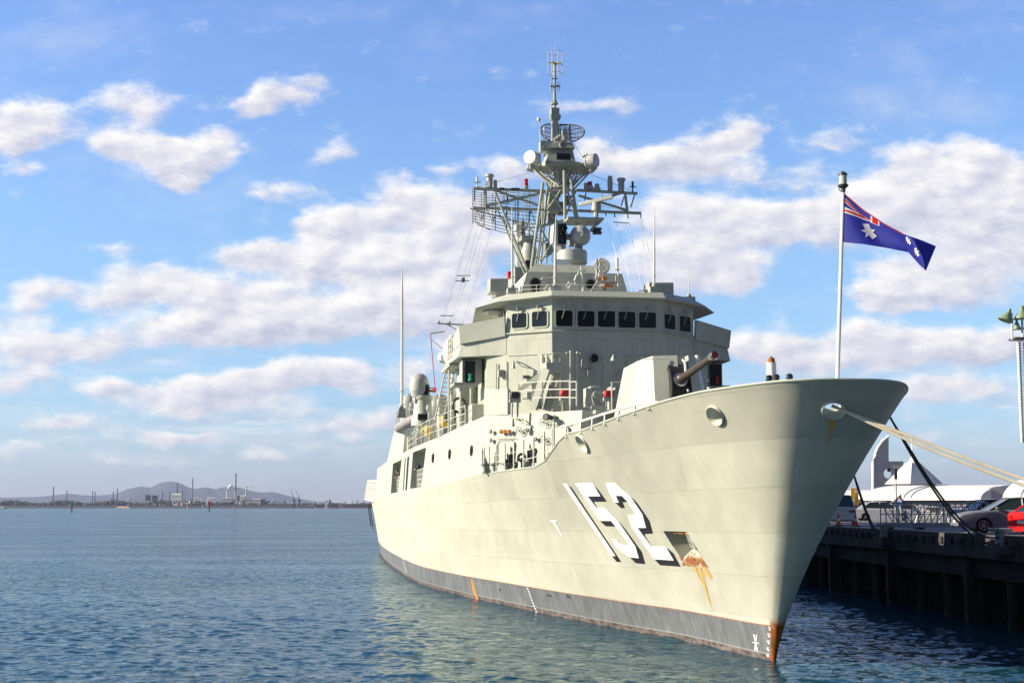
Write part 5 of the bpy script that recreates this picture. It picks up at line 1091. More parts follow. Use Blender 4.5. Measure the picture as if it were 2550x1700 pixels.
# flight deck net raised at the stern
nt_ = MB(); q0, q1, q2, q3 = S(943, 1196, 97), S(936, 1249, 97), S(909, 1243, 108), S(917, 1197, 108)
for i in range(11): t = i/10; nt_.tube(q0+(q3-q0)*t, q1+(q2-q1)*t, .035, n=4)
for j in range(13): t = j/12; nt_.tube(q0+(q1-q0)*t, q3+(q2-q3)*t, .04, n=4)
no = nt_.build('flight_deck_net', 'canvas', ship)
nf = MB(); 
for a, b in ((q0, q1), (q1, q2), (q2, q3), (q3, q0)): nf.tube(a, b, .08)
nf.build('net_frame', 'rail_paint', no)
nb = MB(); nb.face([q0+Vector((.1, -.1, 0)), q1+Vector((.1, -.1, 0)), q2+Vector((.1, -.1, 0)), q3+Vector((.1, -.1, 0))]); nb.build('net_backing', 'dark_steel', no)
for (u0, u1, v0, v1) in ((950, 953.5, 1118, 1149), (975, 980, 1071, 1092)):
    a, b = SB(u0, v1, 6.95), SB(u1, v0, 6.95); MB().face([(a.x, 6.93 if v0 > 1100 else 6.75, a.z), (b.x, 6.93 if v0 > 1100 else 6.75, a.z), (b.x, 6.88 if v0 > 1100 else 6.7, b.z), (a.x, 6.88 if v0 > 1100 else 6.7, b.z)]) if 0 else None
# jackstaff with masthead lantern
p0, p1 = S(2083, 950, -5.2, dz=-.5), S(2100, 470, -5.3)
js = MB(); js.tube(p0, p1, .055, .045, 10); jso = js.build('jackstaff', 'white_paint', ship)
b = MB(); b.lathe(p1, [(.05, -.1), (.06, .0), (.13, .06), (.14, .1), (.1, .12)]); b.path([p1+Vector((0, .02, -.12)), p1+Vector((0, .12, -.02)), p1+Vector((0, .14, .1))], .012); b.lathe(p1, [(.12, .36), (.11, .41), (.05, .45), (.02, .47)]); jl = b.build('lantern_cap', 'dark_steel', jso); MB().lathe(p1, [(.1, .12), (.1, .36)]).build('lantern_glass', 'lens', jso)
for (u, v, s) in ((1915, 944, -4.0), (1933, 942, -4.2), (1966, 941, -4.8)): c = S(u, v, s+1.2); MB().lathe(c, [(.09, -.4), (.09, -.02), (.1, 0), (.07, .05), (.09, .08), (.05, .12)], n=10).ball(c+Vector((0, -.04, .05)), .06).build('bow_fitting', 'dark_steel', ship)
MB().tube(S(1714, 975, -1.5), S(1713, 972-4, -1.5), .03).tube(S(1766, 972, -2), S(1765, 963, -2), .05).build('bow_fitting', 'rail_paint', ship)
# stern platform edge and transom supports
MB().tube(S(916, 1254, 111), S(924, 1310, 111), .06).tube(S(920, 1254, 111), S(930, 1318, 111), .05).build('stern_strut', 'dark_steel', ship)
# ---------------------------------------------------------------- people, boat, gear aboard (things of their own)
def person(name, loc, rz, label, cat='person', lean=.25, arms='rail', shirt='shirt_dark', h=1.75, hairc='hair', trous='trousers'):
    k = h/1.75; root = empty(name, loc, rz, label=label, cat=cat)
    V = {}; E_ = []; Rr = {}
    def add(n, p, r, par=None):
        V[n] = (Vector(p)*k, r*k); 
        if par: E_.append((par, n))
    ln = lean
    add('pel', (0, 0, .95), .145); add('sp', (.0+ln*.25, 0, 1.15), .13, 'pel'); add('ch', (ln*.6, 0, 1.35), .155, 'sp'); add('nk', (ln*.8, 0, 1.5), .058, 'ch'); add('hd', (ln*.95, 0, 1.58), .075, 'nk'); add('hd2', (ln*1.0, 0, 1.66), .095, 'hd')
    for sg, q in ((1, 'l'), (-1, 'r')):
        add('hp'+q, (0, .09*sg, .9), .095, 'pel'); add('kn'+q, (.03+.03*sg, .1*sg, .5), .062, 'hp'+q); add('an'+q, (-.03+.05*sg, .11*sg, .09), .045, 'kn'+q); add('to'+q, (.13+.05*sg, .13*sg, .04), .04, 'an'+q)
        add('sh'+q, (ln*.62, .19*sg, 1.40), .065, 'ch')
        if arms == 'rail':
            add('el'+q, (ln*.8+.06, .27*sg, 1.16), .045, 'sh'+q); add('wr'+q, (ln+.16, .06*sg, 1.14), .032, 'el'+q); add('ha'+q, (ln+.2, -.02*sg, 1.14), .035, 'wr'+q)
        else:
            add('el'+q, (ln*.8+.10, .25*sg, 1.18), .045, 'sh'+q); add('wr'+q, (ln+.26, .08*sg, 1.36 if sg > 0 else 1.3), .032, 'el'+q); add('ha'+q, (ln+.27, .03*sg, 1.44 if sg > 0 else 1.36), .035, 'wr'+q)
    names = list(V); me = bpy.data.meshes.new('body'); me.from_pydata([V[n][0] for n in names], [(names.index(a), names.index(b)) for a, b in E_], [])
    o = bpy.data.objects.new('body', me); C.objects.link(o)
    sk = o.modifiers.new('skin', 'SKIN'); 
    for i, n in enumerate(names): me.skin_vertices[0].data[i].radius = (V[n][1], V[n][1]*(.8 if n in ('sp', 'ch', 'pel') else 1)); 
    me.skin_vertices[0].data[0].use_root = True
    sb = o.modifiers.new('sub', 'SUBSURF'); sb.levels = 1; sb.render_levels = 1
    dg = bpy.context.evaluated_depsgraph_get(); dg.update(); nm = bpy.data.meshes.new_from_object(o.evaluated_get(dg)); o.modifiers.clear(); o.data = nm; nm.name = 'body'
    for m in (shirt, trous, 'skin', 'rubber'): nm.materials.append(M[m])
    hands = [V['hal'][0], V['har'][0]]
    for p in nm.polygons:
        c = p.center; p.use_smooth = True
        if c.z > 1.49*k: i = 2
        elif min((c-hh).length for hh in hands) < .22*k and c.z > .9*k: i = 2
        elif c.z < .1*k: i = 3
        elif c.z < .96*k: i = 1
        else: i = 0
        p.material_index = i
    o.parent = root
    hp = V['hd2'][0]; MB().ball(hp+Vector((-.02, 0, .035))*k, .1*k, (1.05, .92, .85), 12, 8).build('hair', hairc, o)
    f = MB(); f.ball(hp+Vector((.095, 0, -.01))*k, .018*k, (1, .8, 1.4), 8, 6); f.build('nose', 'skin', o)
    for hh in hands:
        fg = MB()
        for i in range(4): fg.tube(hh+Vector((0, (i-1.5)*.019, 0))*k, hh+Vector((.055-.006*abs(i-1.3), (i-1.5)*.021, -.03))*k, .009*k, .007*k, 6)
        fg.tube(hh, hh+Vector((.03, .045, -.005))*k, .01*k, .008*k, 6); fg.build('fingers', 'skin', o)
    return root
aft_ang = math.atan2(CT, -ST); stb = math.atan2(-ST, -CT)
p_ = SB(1040, 1151, 6.9); w_ = S2W(Vector((p_.x, 6.66, 5.56))); person('person', w_, stb, 'sailor in dark blue clothes leaning on the rail of the forward boat bay', lean=.3)
p_ = SB(992, 1190, 6.9); w_ = S2W(Vector((p_.x, 6.62, 5.46))); person('person', w_, stb, 'sailor bending over the rail of the after bay nearer the stern', lean=.4, h=1.7)
# inflatable boat on its davit
bt = empty('inflatable_boat', S2W(Vector((54, 6.5, 9.2))), aft_ang, label='grey inflatable boat with white ribbed hull slung outboard of the deck', cat='inflatable boat')
L2 = 3.4
def loopb(off, z, r): 
    return [Vector((L2-.1, off*.6, z)), Vector((L2*.4, off, z)), Vector((-L2*.3, off, z)), Vector((-L2*.75, off*.75, z+.12)), Vector((-L2*.95, off*.35, z+.3)), Vector((-L2, 0, z+.36))]
for sg in (1, -1): pts = [Vector((p.x, p.y*sg, p.z)) for p in loopb(1.0, .5, .3)]; MB().path(pts, .32, 12).build('buoyancy_tube', 'boat_tube', bt)
hb = MB(); hb.loft([[(x, -w_, .45), (x, -w_*.55, .1), (x, 0, -.15+k_), (x, w_*.55, .1), (x, w_, .45), (x, 0, .5)] for x, w_, k_ in ((3.2, .9, 0), (1, 1, -.02), (-1.2, .95, 0), (-2.4, .6, .12), (-3.2, .08, .4))]); hb.build('boat_hull', 'white_paint', bt, ang=25)
MB().b2((.6, -.35, .5), (1.4, .35, 1.25)).build('steering_console', 'grey_mid', bt, bevel=.05)
dv = MB(); w1 = [S(1018, 1058, 53), S(1026, 1042, 53), S(1030, 1100, 53)]
dv.path([(53.5, 5.6, 8.1), (53.5, 5.6, 11.0), (53.4, 6.2, 11.3), (53.2, 6.9, 11.1)], .14, 8); dv.path([(56.5, 5.6, 8.1), (56.5, 5.6, 10.6), (56.0, 6.2, 10.9), (54.0, 6.9, 10.9)], .12, 8); dv.tube((53.2, 6.95, 11.1), (53, 6.95, 9.4), .02, n=4); dv.build('boat_davit', 'grey_paint', ship)
# yellow floats and lifebuoy on the rails
def yfloat(u, v, b, label):
    p = SB(u, v, b); e = MB().ball((0, 0, 0), .33, (1, .8, 1.1), 14, 10).ring((0, 0, 0), (1, 0, 0), .3, .05, 14, 5).build('float', 'yellow'); e.location = S2W(p); e.rotation_euler = (0, 0, aft_ang)
    tag(e, label, 'float', 'yellow floats behind the side rail')
yfloat(1108, 1048, 6.3, 'larger yellow float hung behind the ship side rail, nearer the bridge'); yfloat(1065, 1073, 6.4, 'smaller yellow float behind the side rail, nearer the grey inflatable boat'); 
lb = MB().ring((0, 0, 0), (1, 0, 0), .3, .09, 22, 8).build('lifebuoy', 'orange'); lb.location = S2W(S(1141, 853, 31, ds=0)); lb.rotation_euler = (0, 0, aft_ang+.9); tag(lb, 'orange lifebuoy hung on the railing of the bridge wing', 'lifebuoy')
rb_ = MB().b2((-.15, -.15, 0), (.15, .15, .75)).build('red_locker', 'red_cover', bevel=.04); rb_.location = S2W(S(1131, 889, 30.8)); tag(rb_, 'small red box standing behind the bridge wing railing', 'locker')
# ---------------------------------------------------------------- ensign flying from the jackstaff
FLAG = {}
def flag():
    s_top, s_bot = S(2100, 480, -5.3), S(2098, 603, -5.3)
    # corner rows measured along the upper and lower edge, with depth billow aft/starboard
    upp = [(2101, 480), (2150, 522), (2200, 556), (2250, 583), (2290, 596), (2331, 613)]
    low = [(2099, 603), (2150, 608), (2200, 616), (2262, 628), (2290, 660), (2306, 674)]
    NU, NV = 48, 26; G = []
    def lerp(pts, t):
        t *= len(pts)-1; i = min(int(t), len(pts)-2); f = t-i; return (pts[i][0]*(1-f)+pts[i+1][0]*f, pts[i][1]*(1-f)+pts[i+1][1]*f)
    for i in range(NU+1):
        t = i/NU; a, b = lerp(upp, t), lerp(low, t); row = []
        for j in range(NV+1):
            q = j/NV; u = a[0]*(1-q)+b[0]*q; v = a[1]*(1-q)+b[1]*q
            if t > .85: v += (t-.85)*140*math.sin(PI*q)*0; u += 8*math.sin(PI*q)*(t-.85)/.15*-0
            d = .32*math.sin(t*7.5-q*2.2)*t**.6+.25*math.sin(t*3+q*3)*t+.10*math.sin(t*17-q*5)*t-.55*(1-q)*t*(1 if t < .75 else (1-t)*4)
            row.append(S(u, v, -5.3-1.5*t+d*.75))
        G.append(row)
    me = bpy.data.meshes.new('flag'); vs = [p for r in G for p in r]; n = NV+1
    me.from_pydata([S2W(p) for p in vs], [], [(i*n+j, (i+1)*n+j, (i+1)*n+j+1, i*n+j+1) for i in range(NU) for j in range(NV)])
    uvl = me.uv_layers.new(name='UVMap')
    for p in me.polygons:
        p.use_smooth = True
        for li, vi in zip(p.loop_indices, p.vertices): i, j = divmod(vi, n); uvl.data[li].uv = (i/NU, 1-j/NV)
    for nm_, c in (('flag_blue', (.022, .03, .32)), ('flag_white', (.9, .9, .9)), ('flag_red', (.6, .012, .02))):
        m = bpy.data.materials.new(nm_); m.use_nodes = True; nt = m.node_tree; b = nt.nodes['Principled BSDF']; b.inputs['Base Color'].default_value = (*c, 1); b.inputs['Roughness'].default_value = .7
        tr = nt.nodes.new('ShaderNodeBsdfTranslucent'); tr.inputs[0].default_value = (*[min(1, x*1.3) for x in c], 1); mx = nt.nodes.new('ShaderNodeMixShader'); mx.inputs[0].default_value = .45
        nt.links.new(b.outputs[0], mx.inputs[1]); nt.links.new(tr.outputs[0], mx.inputs[2]); nt.links.new(mx.outputs[0], nt.nodes['Material Output'].inputs[0]); M[nm_] = m
    me.materials.append(M['flag_blue'])
    o = bpy.data.objects.new('flag', me); C.objects.link(o); tag(o, 'dark blue flag with white stars and a red and white cross in the corner', 'flag')
    def at(x, y, off):   # x 0..1 along the fly, y 0..1 from the top
        # the hoist half of the cloth folds back along its upper edge, so that part of the corner cross shows at the rim
        fi, fj = min(NU-1e-6, max(0, x*NU)), min(NV-1e-6, max(0, y*NV)); i, j = int(fi), int(fj); a, b = fi-i, fj-j
        p = G[i][j]*(1-a)*(1-b)+G[i+1][j]*a*(1-b)+G[i][j+1]*(1-a)*b+G[i+1][j+1]*a*b
        e = (G[i+1][j]-G[i][j]).cross(G[i][j+1]-G[i][j]).normalized()
        if e.x > 0: e = -e
        return p+e*off
    def patch(poly, m, off, name):
        for side in (1, -1):
            bm = bmesh.new(); bm.faces.new([bm.verts.new((x, y, 0)) for x, y in poly]); bmesh.ops.triangulate(bm, faces=bm.faces)
            for _ in range(4):
                es = [e for e in bm.edges if e.calc_length() > .035]
                if not es: break
                bmesh.ops.subdivide_edges(bm, edges=es, cuts=1); bmesh.ops.triangulate(bm, faces=bm.faces)
            for v in bm.verts: v.co = S2W(at(v.co.x, v.co.y, off*side))
            pm = bpy.data.meshes.new(name); bm.to_mesh(pm); bm.free(); pm.materials.append(M[m]); q = bpy.data.objects.new(name, pm); C.objects.link(q); q.parent = o
    def star(cx, cy, r, n=7, asp=2.0, m='flag_white'):
        pts = []
        for k in range(2*n):
            rr = r if k % 2 == 0 else r*.48; t = -PI/2+PI*k/n; pts.append((cx+rr*math.cos(t)/asp, cy+rr*math.sin(t)))
        patch(pts, m, .012, 'star')
    star(.256, .58, .24, asp=2.9); star(.65, .26, .2, asp=5.4); star(.76, .57, .17, asp=4.1)
    # corner cross: the canton is foreshortened against the upper edge
    W_, H_ = .44, .42
    def C_(x, y): return (x*W_, y*H_)
    patch([C_(0, .18), C_(.55, .48), C_(.48, .62), C_(0, .38)], 'flag_white', .008, 'canton_stripe')
    patch([C_(0, .22), C_(.54, .50), C_(.5, .58), C_(0, .34)], 'flag_red', .014, 'canton_stripe')
    patch([C_(0, .66), C_(0, .95), C_(.45, .70), C_(.72, .45), C_(.55, .42)], 'flag_white', .008, 'canton_stripe')
    patch([C_(0, .78), C_(0, .88), C_(.45, .62), C_(.70, .36), C_(.60, .40)], 'flag_red', .014, 'canton_stripe')
    patch([C_(.62, .02), C_(.62, .62), C_(.82, .5), C_(.82, .02)], 'flag_white', .007, 'canton_stripe')
    patch([C_(.66, 0), C_(.66, .56), C_(.79, .48), C_(.79, 0)], 'flag_red', .012, 'canton_stripe')
    patch([(.02, .0), (.62, .0), (.62, .035), (.02, .03)], 'flag_red', .010, 'canton_stripe')
flag()
# ---------------------------------------------------------------- wharf
WZ = 3.4
def edge_x(y): return 18.0-(y-53)*.0427
wd = Vector((-.0427, 1, 0)).normalized(); wn = Vector((wd.y, -wd.x, 0))       # along the edge, inland
y0, y1 = 12, 420
A_, B_ = Vector((edge_x(y0), y0, 0)), Vector((edge_x(y1), y1, 0))
wh = empty('wharf', (edge_x(60), 60, 0), label='long concrete wharf on dark piles with cars parked on top', cat='wharf')
def wl(o): o.parent = wh; o.matrix_parent_inverse = Matrix.Translation(Vector((-edge_x(60), -60, 0))); return o
def slab(b, n0, n1, z0, z1, ya=y0, yb=y1):
    a, c = Vector((edge_x(ya), ya, 0)), Vector((edge_x(yb), yb, 0))
    b.loft([[a+wn*n0+up*z0, a+wn*n1+up*z0, a+wn*n1+up*z1, a+wn*n0+up*z1], [c+wn*n0+up*z0, c+wn*n1+up*z0, c+wn*n1+up*z1, c+wn*n0+up*z1]])
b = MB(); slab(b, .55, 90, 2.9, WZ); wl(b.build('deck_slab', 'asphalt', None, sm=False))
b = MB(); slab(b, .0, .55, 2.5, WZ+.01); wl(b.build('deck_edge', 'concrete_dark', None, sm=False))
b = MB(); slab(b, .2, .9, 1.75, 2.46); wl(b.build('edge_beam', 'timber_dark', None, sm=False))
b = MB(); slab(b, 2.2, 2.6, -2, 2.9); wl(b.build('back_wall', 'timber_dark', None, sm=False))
y = 30
k = 0
while y < 230:
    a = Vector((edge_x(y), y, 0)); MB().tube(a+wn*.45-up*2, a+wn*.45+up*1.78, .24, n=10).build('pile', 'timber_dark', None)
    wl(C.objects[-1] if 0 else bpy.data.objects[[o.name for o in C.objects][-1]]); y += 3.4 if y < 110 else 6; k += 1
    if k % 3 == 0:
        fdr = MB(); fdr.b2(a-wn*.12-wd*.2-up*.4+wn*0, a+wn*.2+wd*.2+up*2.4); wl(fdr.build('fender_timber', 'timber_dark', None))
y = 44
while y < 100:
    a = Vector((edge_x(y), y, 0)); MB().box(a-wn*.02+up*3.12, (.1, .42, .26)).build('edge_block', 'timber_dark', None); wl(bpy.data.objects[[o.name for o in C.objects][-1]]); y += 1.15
b = MB(); slab(b, 1.15, 1.27, WZ+.004, WZ+.008); tag(b.build('road', 'white_line', None, sm=False), kind='structure')
# ledges with bollards
def bollard(y, label):
    a = Vector((edge_x(y), y, 0)); lg = MB(); lg.b2(a-wn*.5+up*2.75-wd*.9, a+up*3.05+wd*.9+wn*.0); wl(lg.build('mooring_ledge', 'concrete_dark', None))
    r = empty('bollard', (a-wn*.15+up*3.05), 0, label=label, cat='bollard', group='mooring bollards on the wharf edge')
    MB().lathe((0, 0, 0), [(.26, 0), (.2, .08), (.17, .5)], n=16).build('bollard_post', 'grey_dark', r); MB().b2((-.36, -.2, .5), (.42, .2, .64)).build('bollard_cap', 'grey_dark', r, bevel=.03); return a-wn*.15+up*3.25
bol1 = bollard(67.5, 'dark iron bollard on the quay ledge left of the gangway'); bol2 = bollard(53.3, 'dark iron bollard on the quay ledge below the grey sedan')
# mooring lines
def cat_line(name, p, q, sag, r, m, label, n=36, group=None, strands=1):
    pts = []
    for i in range(n+1):
        t = i/n; v = p+(q-p)*t; v = v-up*sag*4*t*(1-t)*(1+.6*(t-.5)); pts.append(v)
    b = MB()
    for k in range(strands):
        off = Vector((.0, 0, (k-(strands-1)/2)*.0)); b.path([v+up*(k*2-strands+1)*.055*min(1, 6*i/n)*(1+1.2*i/n)+Vector((0, .04*k, 0)) for i, v in enumerate(pts)], r, 7)
    o = b.build(name, m); tag(o, label, 'mooring rope', group); return o
gm = 'mooring lines from the bow to the wharf'
bw = S2W(bull_c+bull_n*-.15)
cat_line('mooring_rope', bw, Vector((19.6, 33.5, 3.6)), .75, .042, 'rope_white', 'pale double mooring rope running from the hole in the bow to the right', strands=2, group=gm)
pa = S2W(Vector((1.5, -3.7, 6.5))); cat_line('mooring_rope', AY(2215, 1035, 45.5), bol2+Vector((.05, 0, 0)), .95, .036, 'rope_dark', 'dark mooring rope hanging slack from the bow to the bollard by the grey sedan', strands=2, group=gm)
cat_line('mooring_rope', AY(2120, 1160, 52.5), bol1+Vector((.02, 0, 0)), .75, .036, 'rope_dark', 'short dark mooring rope looping down to the bollard left of the gangway', strands=2, group=gm)
# ---------------------------------------------------------------- gangway resting on the wharf
gy = 68.5; ga = AY(2207, 1311, gy); gb_ = AY(2462, 1311, gy); gz = WZ+.10
G0 = Vector((max(ga.x, edge_x(gy)+.15), gy, gz)); G1 = Vector((gb_.x, gy, gz)); gl_ = (G1-G0).length
gw = empty('gangway', G0, 0, label='grey steel gangway with lattice side rails lying on the wharf behind the ropes', cat='gangway')
MB().b2((0, 0, 0), (gl_, 1.0, .22)).build('walkway', 'galvanised', gw)
for yy_ in (0, 1.0):
    g = MB(); hgt = 1.16; nb_ = 8
    g.tube((0, yy_, hgt), (gl_, yy_, hgt), .03).tube((0, yy_, .62), (gl_, yy_, .62), .02)
    for i in range(nb_+1): x = gl_*i/nb_; g.tube((x, yy_, .2), (x, yy_, hgt), .028)
    for i in range(nb_):
        x = gl_*i/nb_; x2 = gl_*(i+1)/nb_
        g.tube((x, yy_, hgt if i < 2 else .2), (x2, yy_, .2 if i < 2 else hgt), .022)
    g.build('side_rail', 'galvanised', gw)
for x in (.25, gl_*.35, gl_-.3): MB().b2((x-.12, .05, -.1), (x+.12, .95, 0)).build('support', 'dark_steel', gw)
# ---------------------------------------------------------------- cars
def car(name, label, cat_, paint, L, W, H, prof='sedan', lights='front'):
    """x forward, y left, z up; origin on the ground under the middle"""
    r = empty(name, label=label, cat=cat_); hl = L/2; wb = L*.285
    if prof == 'sedan':
        low = [(-hl, .45), (-hl+.02, .78), (-hl+.12, .93), (-hl+.9, .98), (-L*.14, .96), (L*.18, .95), (L*.22, .93), (L*.36, .89), (hl-.12, .76), (hl, .62), (hl, .36), (hl-.1, .25)]
        cab = [(-L*.34, .95), (-L*.21, H-.04), (-L*.06, H), (L*.06, H-.03), (L*.235, .92)]
    elif prof == 'hatch':
        low = [(-hl, .45), (-hl, .85), (-hl+.05, .98), (-L*.3, 1.0), (-L*.14, .97), (L*.2, .95), (L*.24, .93), (L*.37, .84), (hl-.1, .70), (hl, .55), (hl, .33), (hl-.1, .22)]
        cab = [(-L*.44, .96), (-L*.33, H-.06), (-L*.1, H), (L*.05, H-.03), (L*.25, .91)]
    else:
        low = [(-hl, .5), (-hl, 1.0), (-hl+.05, 1.05), (-L*.2, 1.05), (L*.1, 1.05), (L*.26, 1.02), (L*.3, 1.0), (L*.4, .95), (hl-.05, .9), (hl, .7), (hl, .4), (hl-.1, .3)]
        cab = [(-L*.47, 1.03), (-L*.44, H-.04), (-L*.1, H), (L*.12, H-.05), (L*.24, 1.02)]
    def arch(cx): return [(cx+.36*math.cos(t), .30+.36*math.sin(t)) for t in [math.radians(a) for a in range(0, 181, 20)]]
    bottom = [(hl-.1, low[-1][1]), (wb+.38, .2)]+arch(wb)+[(wb-.38, .2), (-wb+.38, .2)]+arch(-wb)+[(-wb-.38, .2), (-hl+.05, .28)]
    outl = low+bottom[1:]
    b = MB()
    def sec(y_, k, dz): return [Vector((x*(1-.02*(1-k)) if abs(x) > wb else x, y_, z if z < .5 else .5+(z-.5)*dz)) for x, z in outl]
    rings = [sec(-W/2, .0, .78), sec(-W/2, 0, .82), sec(-W/2+.06, .6, .96), sec(-W/2+.2, 1, 1.0), sec(0, 1, 1.02), sec(W/2-.2, 1, 1), sec(W/2-.06, .6, .96), sec(W/2, 0, .82)]
    body = b.loft(rings).build('body', paint, r, ang=30)
    b = MB(); cw_ = W/2-.09; tw_ = W/2-.26
    def cs(y_, f, g=1.0): return [Vector((x*f, y_*(1 if i in (0, 4) else tw_/cw_), z*1)) for i, (x, z) in enumerate(cab)]
    b.loft([cs(-cw_, 1), [Vector((x, 0, z+.015)) for x, z in cab], cs(cw_, 1)]).build('cabin_glass', 'glass_car', body, ang=25)
    rf = MB(); rt = [cab[1], cab[2], cab[3]]
    rf.loft([[Vector((x, y_, z+dz)) for x, z in rt] for y_, dz in ((-tw_-.01, .0), (-tw_+.1, .03), (0, .045), (tw_-.1, .03), (tw_+.01, .0))], cap=False, closed=False)
    for sg in (1, -1):
        P = lambda q, k: Vector((q[0], sg*(cw_+(tw_-cw_)*k+.008), q[1]))
        rf.tube(P(cab[0], 0), P(cab[1], 1), .035, n=5).tube(P(cab[4], 0), P(cab[3], 1), .03, n=5).tube(P(cab[1], 1), P(cab[2], 1), .025, n=5).tube(P(cab[2], 1), P(cab[3], 1), .025, n=5)
        xm = (cab[1][0]+cab[3][0])/2+.1; rf.tube(Vector((xm, sg*(cw_+.005), .95)), Vector((xm, sg*(tw_+.012), H-.03)), .035, n=5)
        MB().box((L*.17, sg*(W/2+.05), 1.0), (.14, .16, .12)).build('mirror', paint, body, bevel=.03)
        MB().box((-.05, sg*(W/2-.005), .80), (.16, .03, .03)).box((-L*.0-1.0, sg*(W/2-.01), .80), (.16, .03, .03)).build('door_handle', paint, body)
        MB().box((hl-.12, sg*(W/2-.3), .62), (.2, .38, .14)).build('headlight', 'lens', body, bevel=.03)
        MB().box((-hl+.07, sg*(W/2-.24), .80), (.14, .4, .17)).build('tail_light', 'tail_red', body, bevel=.02)
        for xw in (wb, -wb):
            w_ = empty('wheel'); w_.parent = r; w_.location = (xw, sg*(W/2-.12), .31)
            MB().lathe((0, 0, 0), [(.2, -.1), (.29, -.1), (.31, -.07), (.31, .07), (.29, .1), (.2, .1), (.2, -.1)], axis=(0, 1, 0), n=24).build('tyre', 'tyre', w_)
            g = MB(); g.ring((0, sg*.08, 0), (0, 1, 0), .195, .022, 24, 6); g.lathe((0, sg*.07, 0), [(.01, 0), (.19, 0), (.19, .005)], axis=(0, -sg, 0), n=20) if 0 else None
            for k in range(7): t = 2*PI*k/7; g.tube((0, sg*.08, 0), (.19*math.cos(t), sg*.08, .19*math.sin(t)), .028, .02, 5)
            g.lathe((0, sg*.05, 0), [(.06, 0), (.05, .04)], axis=(0, sg, 0), n=12); g.build('rim', 'rim', w_)
    rf.build('roof', paint, body, ang=30)
    MB().box((-hl-.005, 0, .62), (.02, .45, .13)).build('number_plate', 'plate', body); MB().box((hl+.005, 0, .45), (.02, .45, .12)).build('number_plate', 'plate', body)
    MB().box((-hl+.02, 0, .38), (.12, W-.1, .2)).build('bumper', paint, body, bevel=.04)
    MB().box((hl-.03, 0, .34), (.12, W-.15, .16)).build('bumper', paint, body, bevel=.04)
    return r
c = car('parked_car', 'silver sedan parked side on behind the gangway', 'car', 'silver_car', 5.05, 1.84, 1.45, 'sedan'); p = AZ(2197, 1296, WZ); c.location = (p.x, p.y, WZ); c.rotation_euler = (0, 0, -.05)
c = car('parked_car', 'dark grey sedan facing left at the wharf edge with its front wheel showing', 'car', 'grey_car', 4.7, 1.8, 1.42, 'sedan'); c.location = (18.35+2.35, 60.2, WZ); c.rotation_euler = (0, 0, PI-.12)
c = car('parked_car', 'dark navy sedan with a lit red tail light behind the gangway', 'car', 'navy_car', 4.7, 1.78, 1.44, 'sedan'); c.location = (25.6, 76.5, WZ); c.rotation_euler = (0, 0, .12)
c = car('parked_car', 'bright red hatchback cut off by the right edge, seen from its rear corner', 'car', 'red_car', 4.2, 1.75, 1.38, 'hatch'); c.location = (20.9, 54.6, WZ-.12); c.rotation_euler = (0, 0, .28)
c = car('parked_van', 'pale van half hidden behind the bow, nearest the ship', 'van', 'white_paint', 4.6, 1.75, 1.75, 'van'); c.location = (19.75, 87.5, WZ); c.rotation_euler = (0, 0, 1.35)
# cones
def cone(x, y, label):
    r = empty('traffic_cone', (x, y, WZ), label=label, cat='traffic cone', group='orange traffic cones by the wharf edge')
    MB().b2((-.2, -.2, 0), (.2, .2, .04)).build('cone_base', 'rubber', r); MB().lathe((0, 0, .04), [(.15, 0), (.03, .68)], n=16).build('cone_body', 'cone_orange', r, ang=50); MB().lathe((0, 0, .04), [(.112, .26), (.083, .4)], n=16).build('cone_band', 'white_paint', r)
p = AZ(2131, 1311, WZ); cone(p.x, p.y, 'orange cone with a pale band, right of the pale van'); p = AZ(2104, 1311, WZ); cone(p.x, p.y+1.5, 'orange cone standing just behind the pale van')
p = AZ(2243, 1299, WZ); person('person', (p.x, p.y, WZ), math.radians(215), 'person in a blue shirt standing beside the silver sedan', lean=.05, arms='face', shirt='shirt_blue', h=1.83, trous='grey_dark')
# low railing along the car park, behind the cars
b = MB(); 
for i in range(46): x = 28+i*1.1; b.tube((x, 128, WZ), (x, 128, WZ+1.1), .04, n=5)
b.tube((28, 128, WZ+1.1), (28+45*1.1, 128, WZ+1.1), .05, n=5).tube((28, 128, WZ+.6), (28+45*1.1, 128, WZ+.6), .03, n=5); tag(b.build('railing', 'dark_steel'), 'long dark railing across the wharf behind the silver sedan', 'railing')
b = MB(); 
for i in range(30): x = 37+i*1.1; b.b2((x, 119.5, WZ+.02), (x+.8, 120, WZ+.32))
tag(b.build('kerb_blocks', 'concrete'), 'row of pale concrete wheel stops behind the silver sedan', 'wheel stops')
# white trestles stacked behind the gangway
def trestle(x, y, label):
    r = MB(); 
    for dx in (0, 1.5): r.tube((x+dx-.35, y, WZ), (x+dx, y, WZ+1.05), .05).tube((x+dx+.35, y, WZ), (x+dx, y, WZ+1.05), .05)
    r.tube((x-.2, y, WZ+1.05), (x+1.7, y, WZ+1.05), .06).tube((x-.1, y, WZ+.5), (x+1.6, y, WZ+.5), .04); tag(r.build('trestle', 'white_paint'), label, 'trestle', 'white trestles behind the gangway')
trestle(AY(2292, 1290, 92).x, 92, 'white trestle frame seen through the left half of the gangway'); trestle(AY(2345, 1290, 90).x, 90, 'white trestle frame seen through the middle of the gangway'); trestle(AY(2375, 1290, 96).x, 96, 'white trestle frame seen through the right end of the gangway')
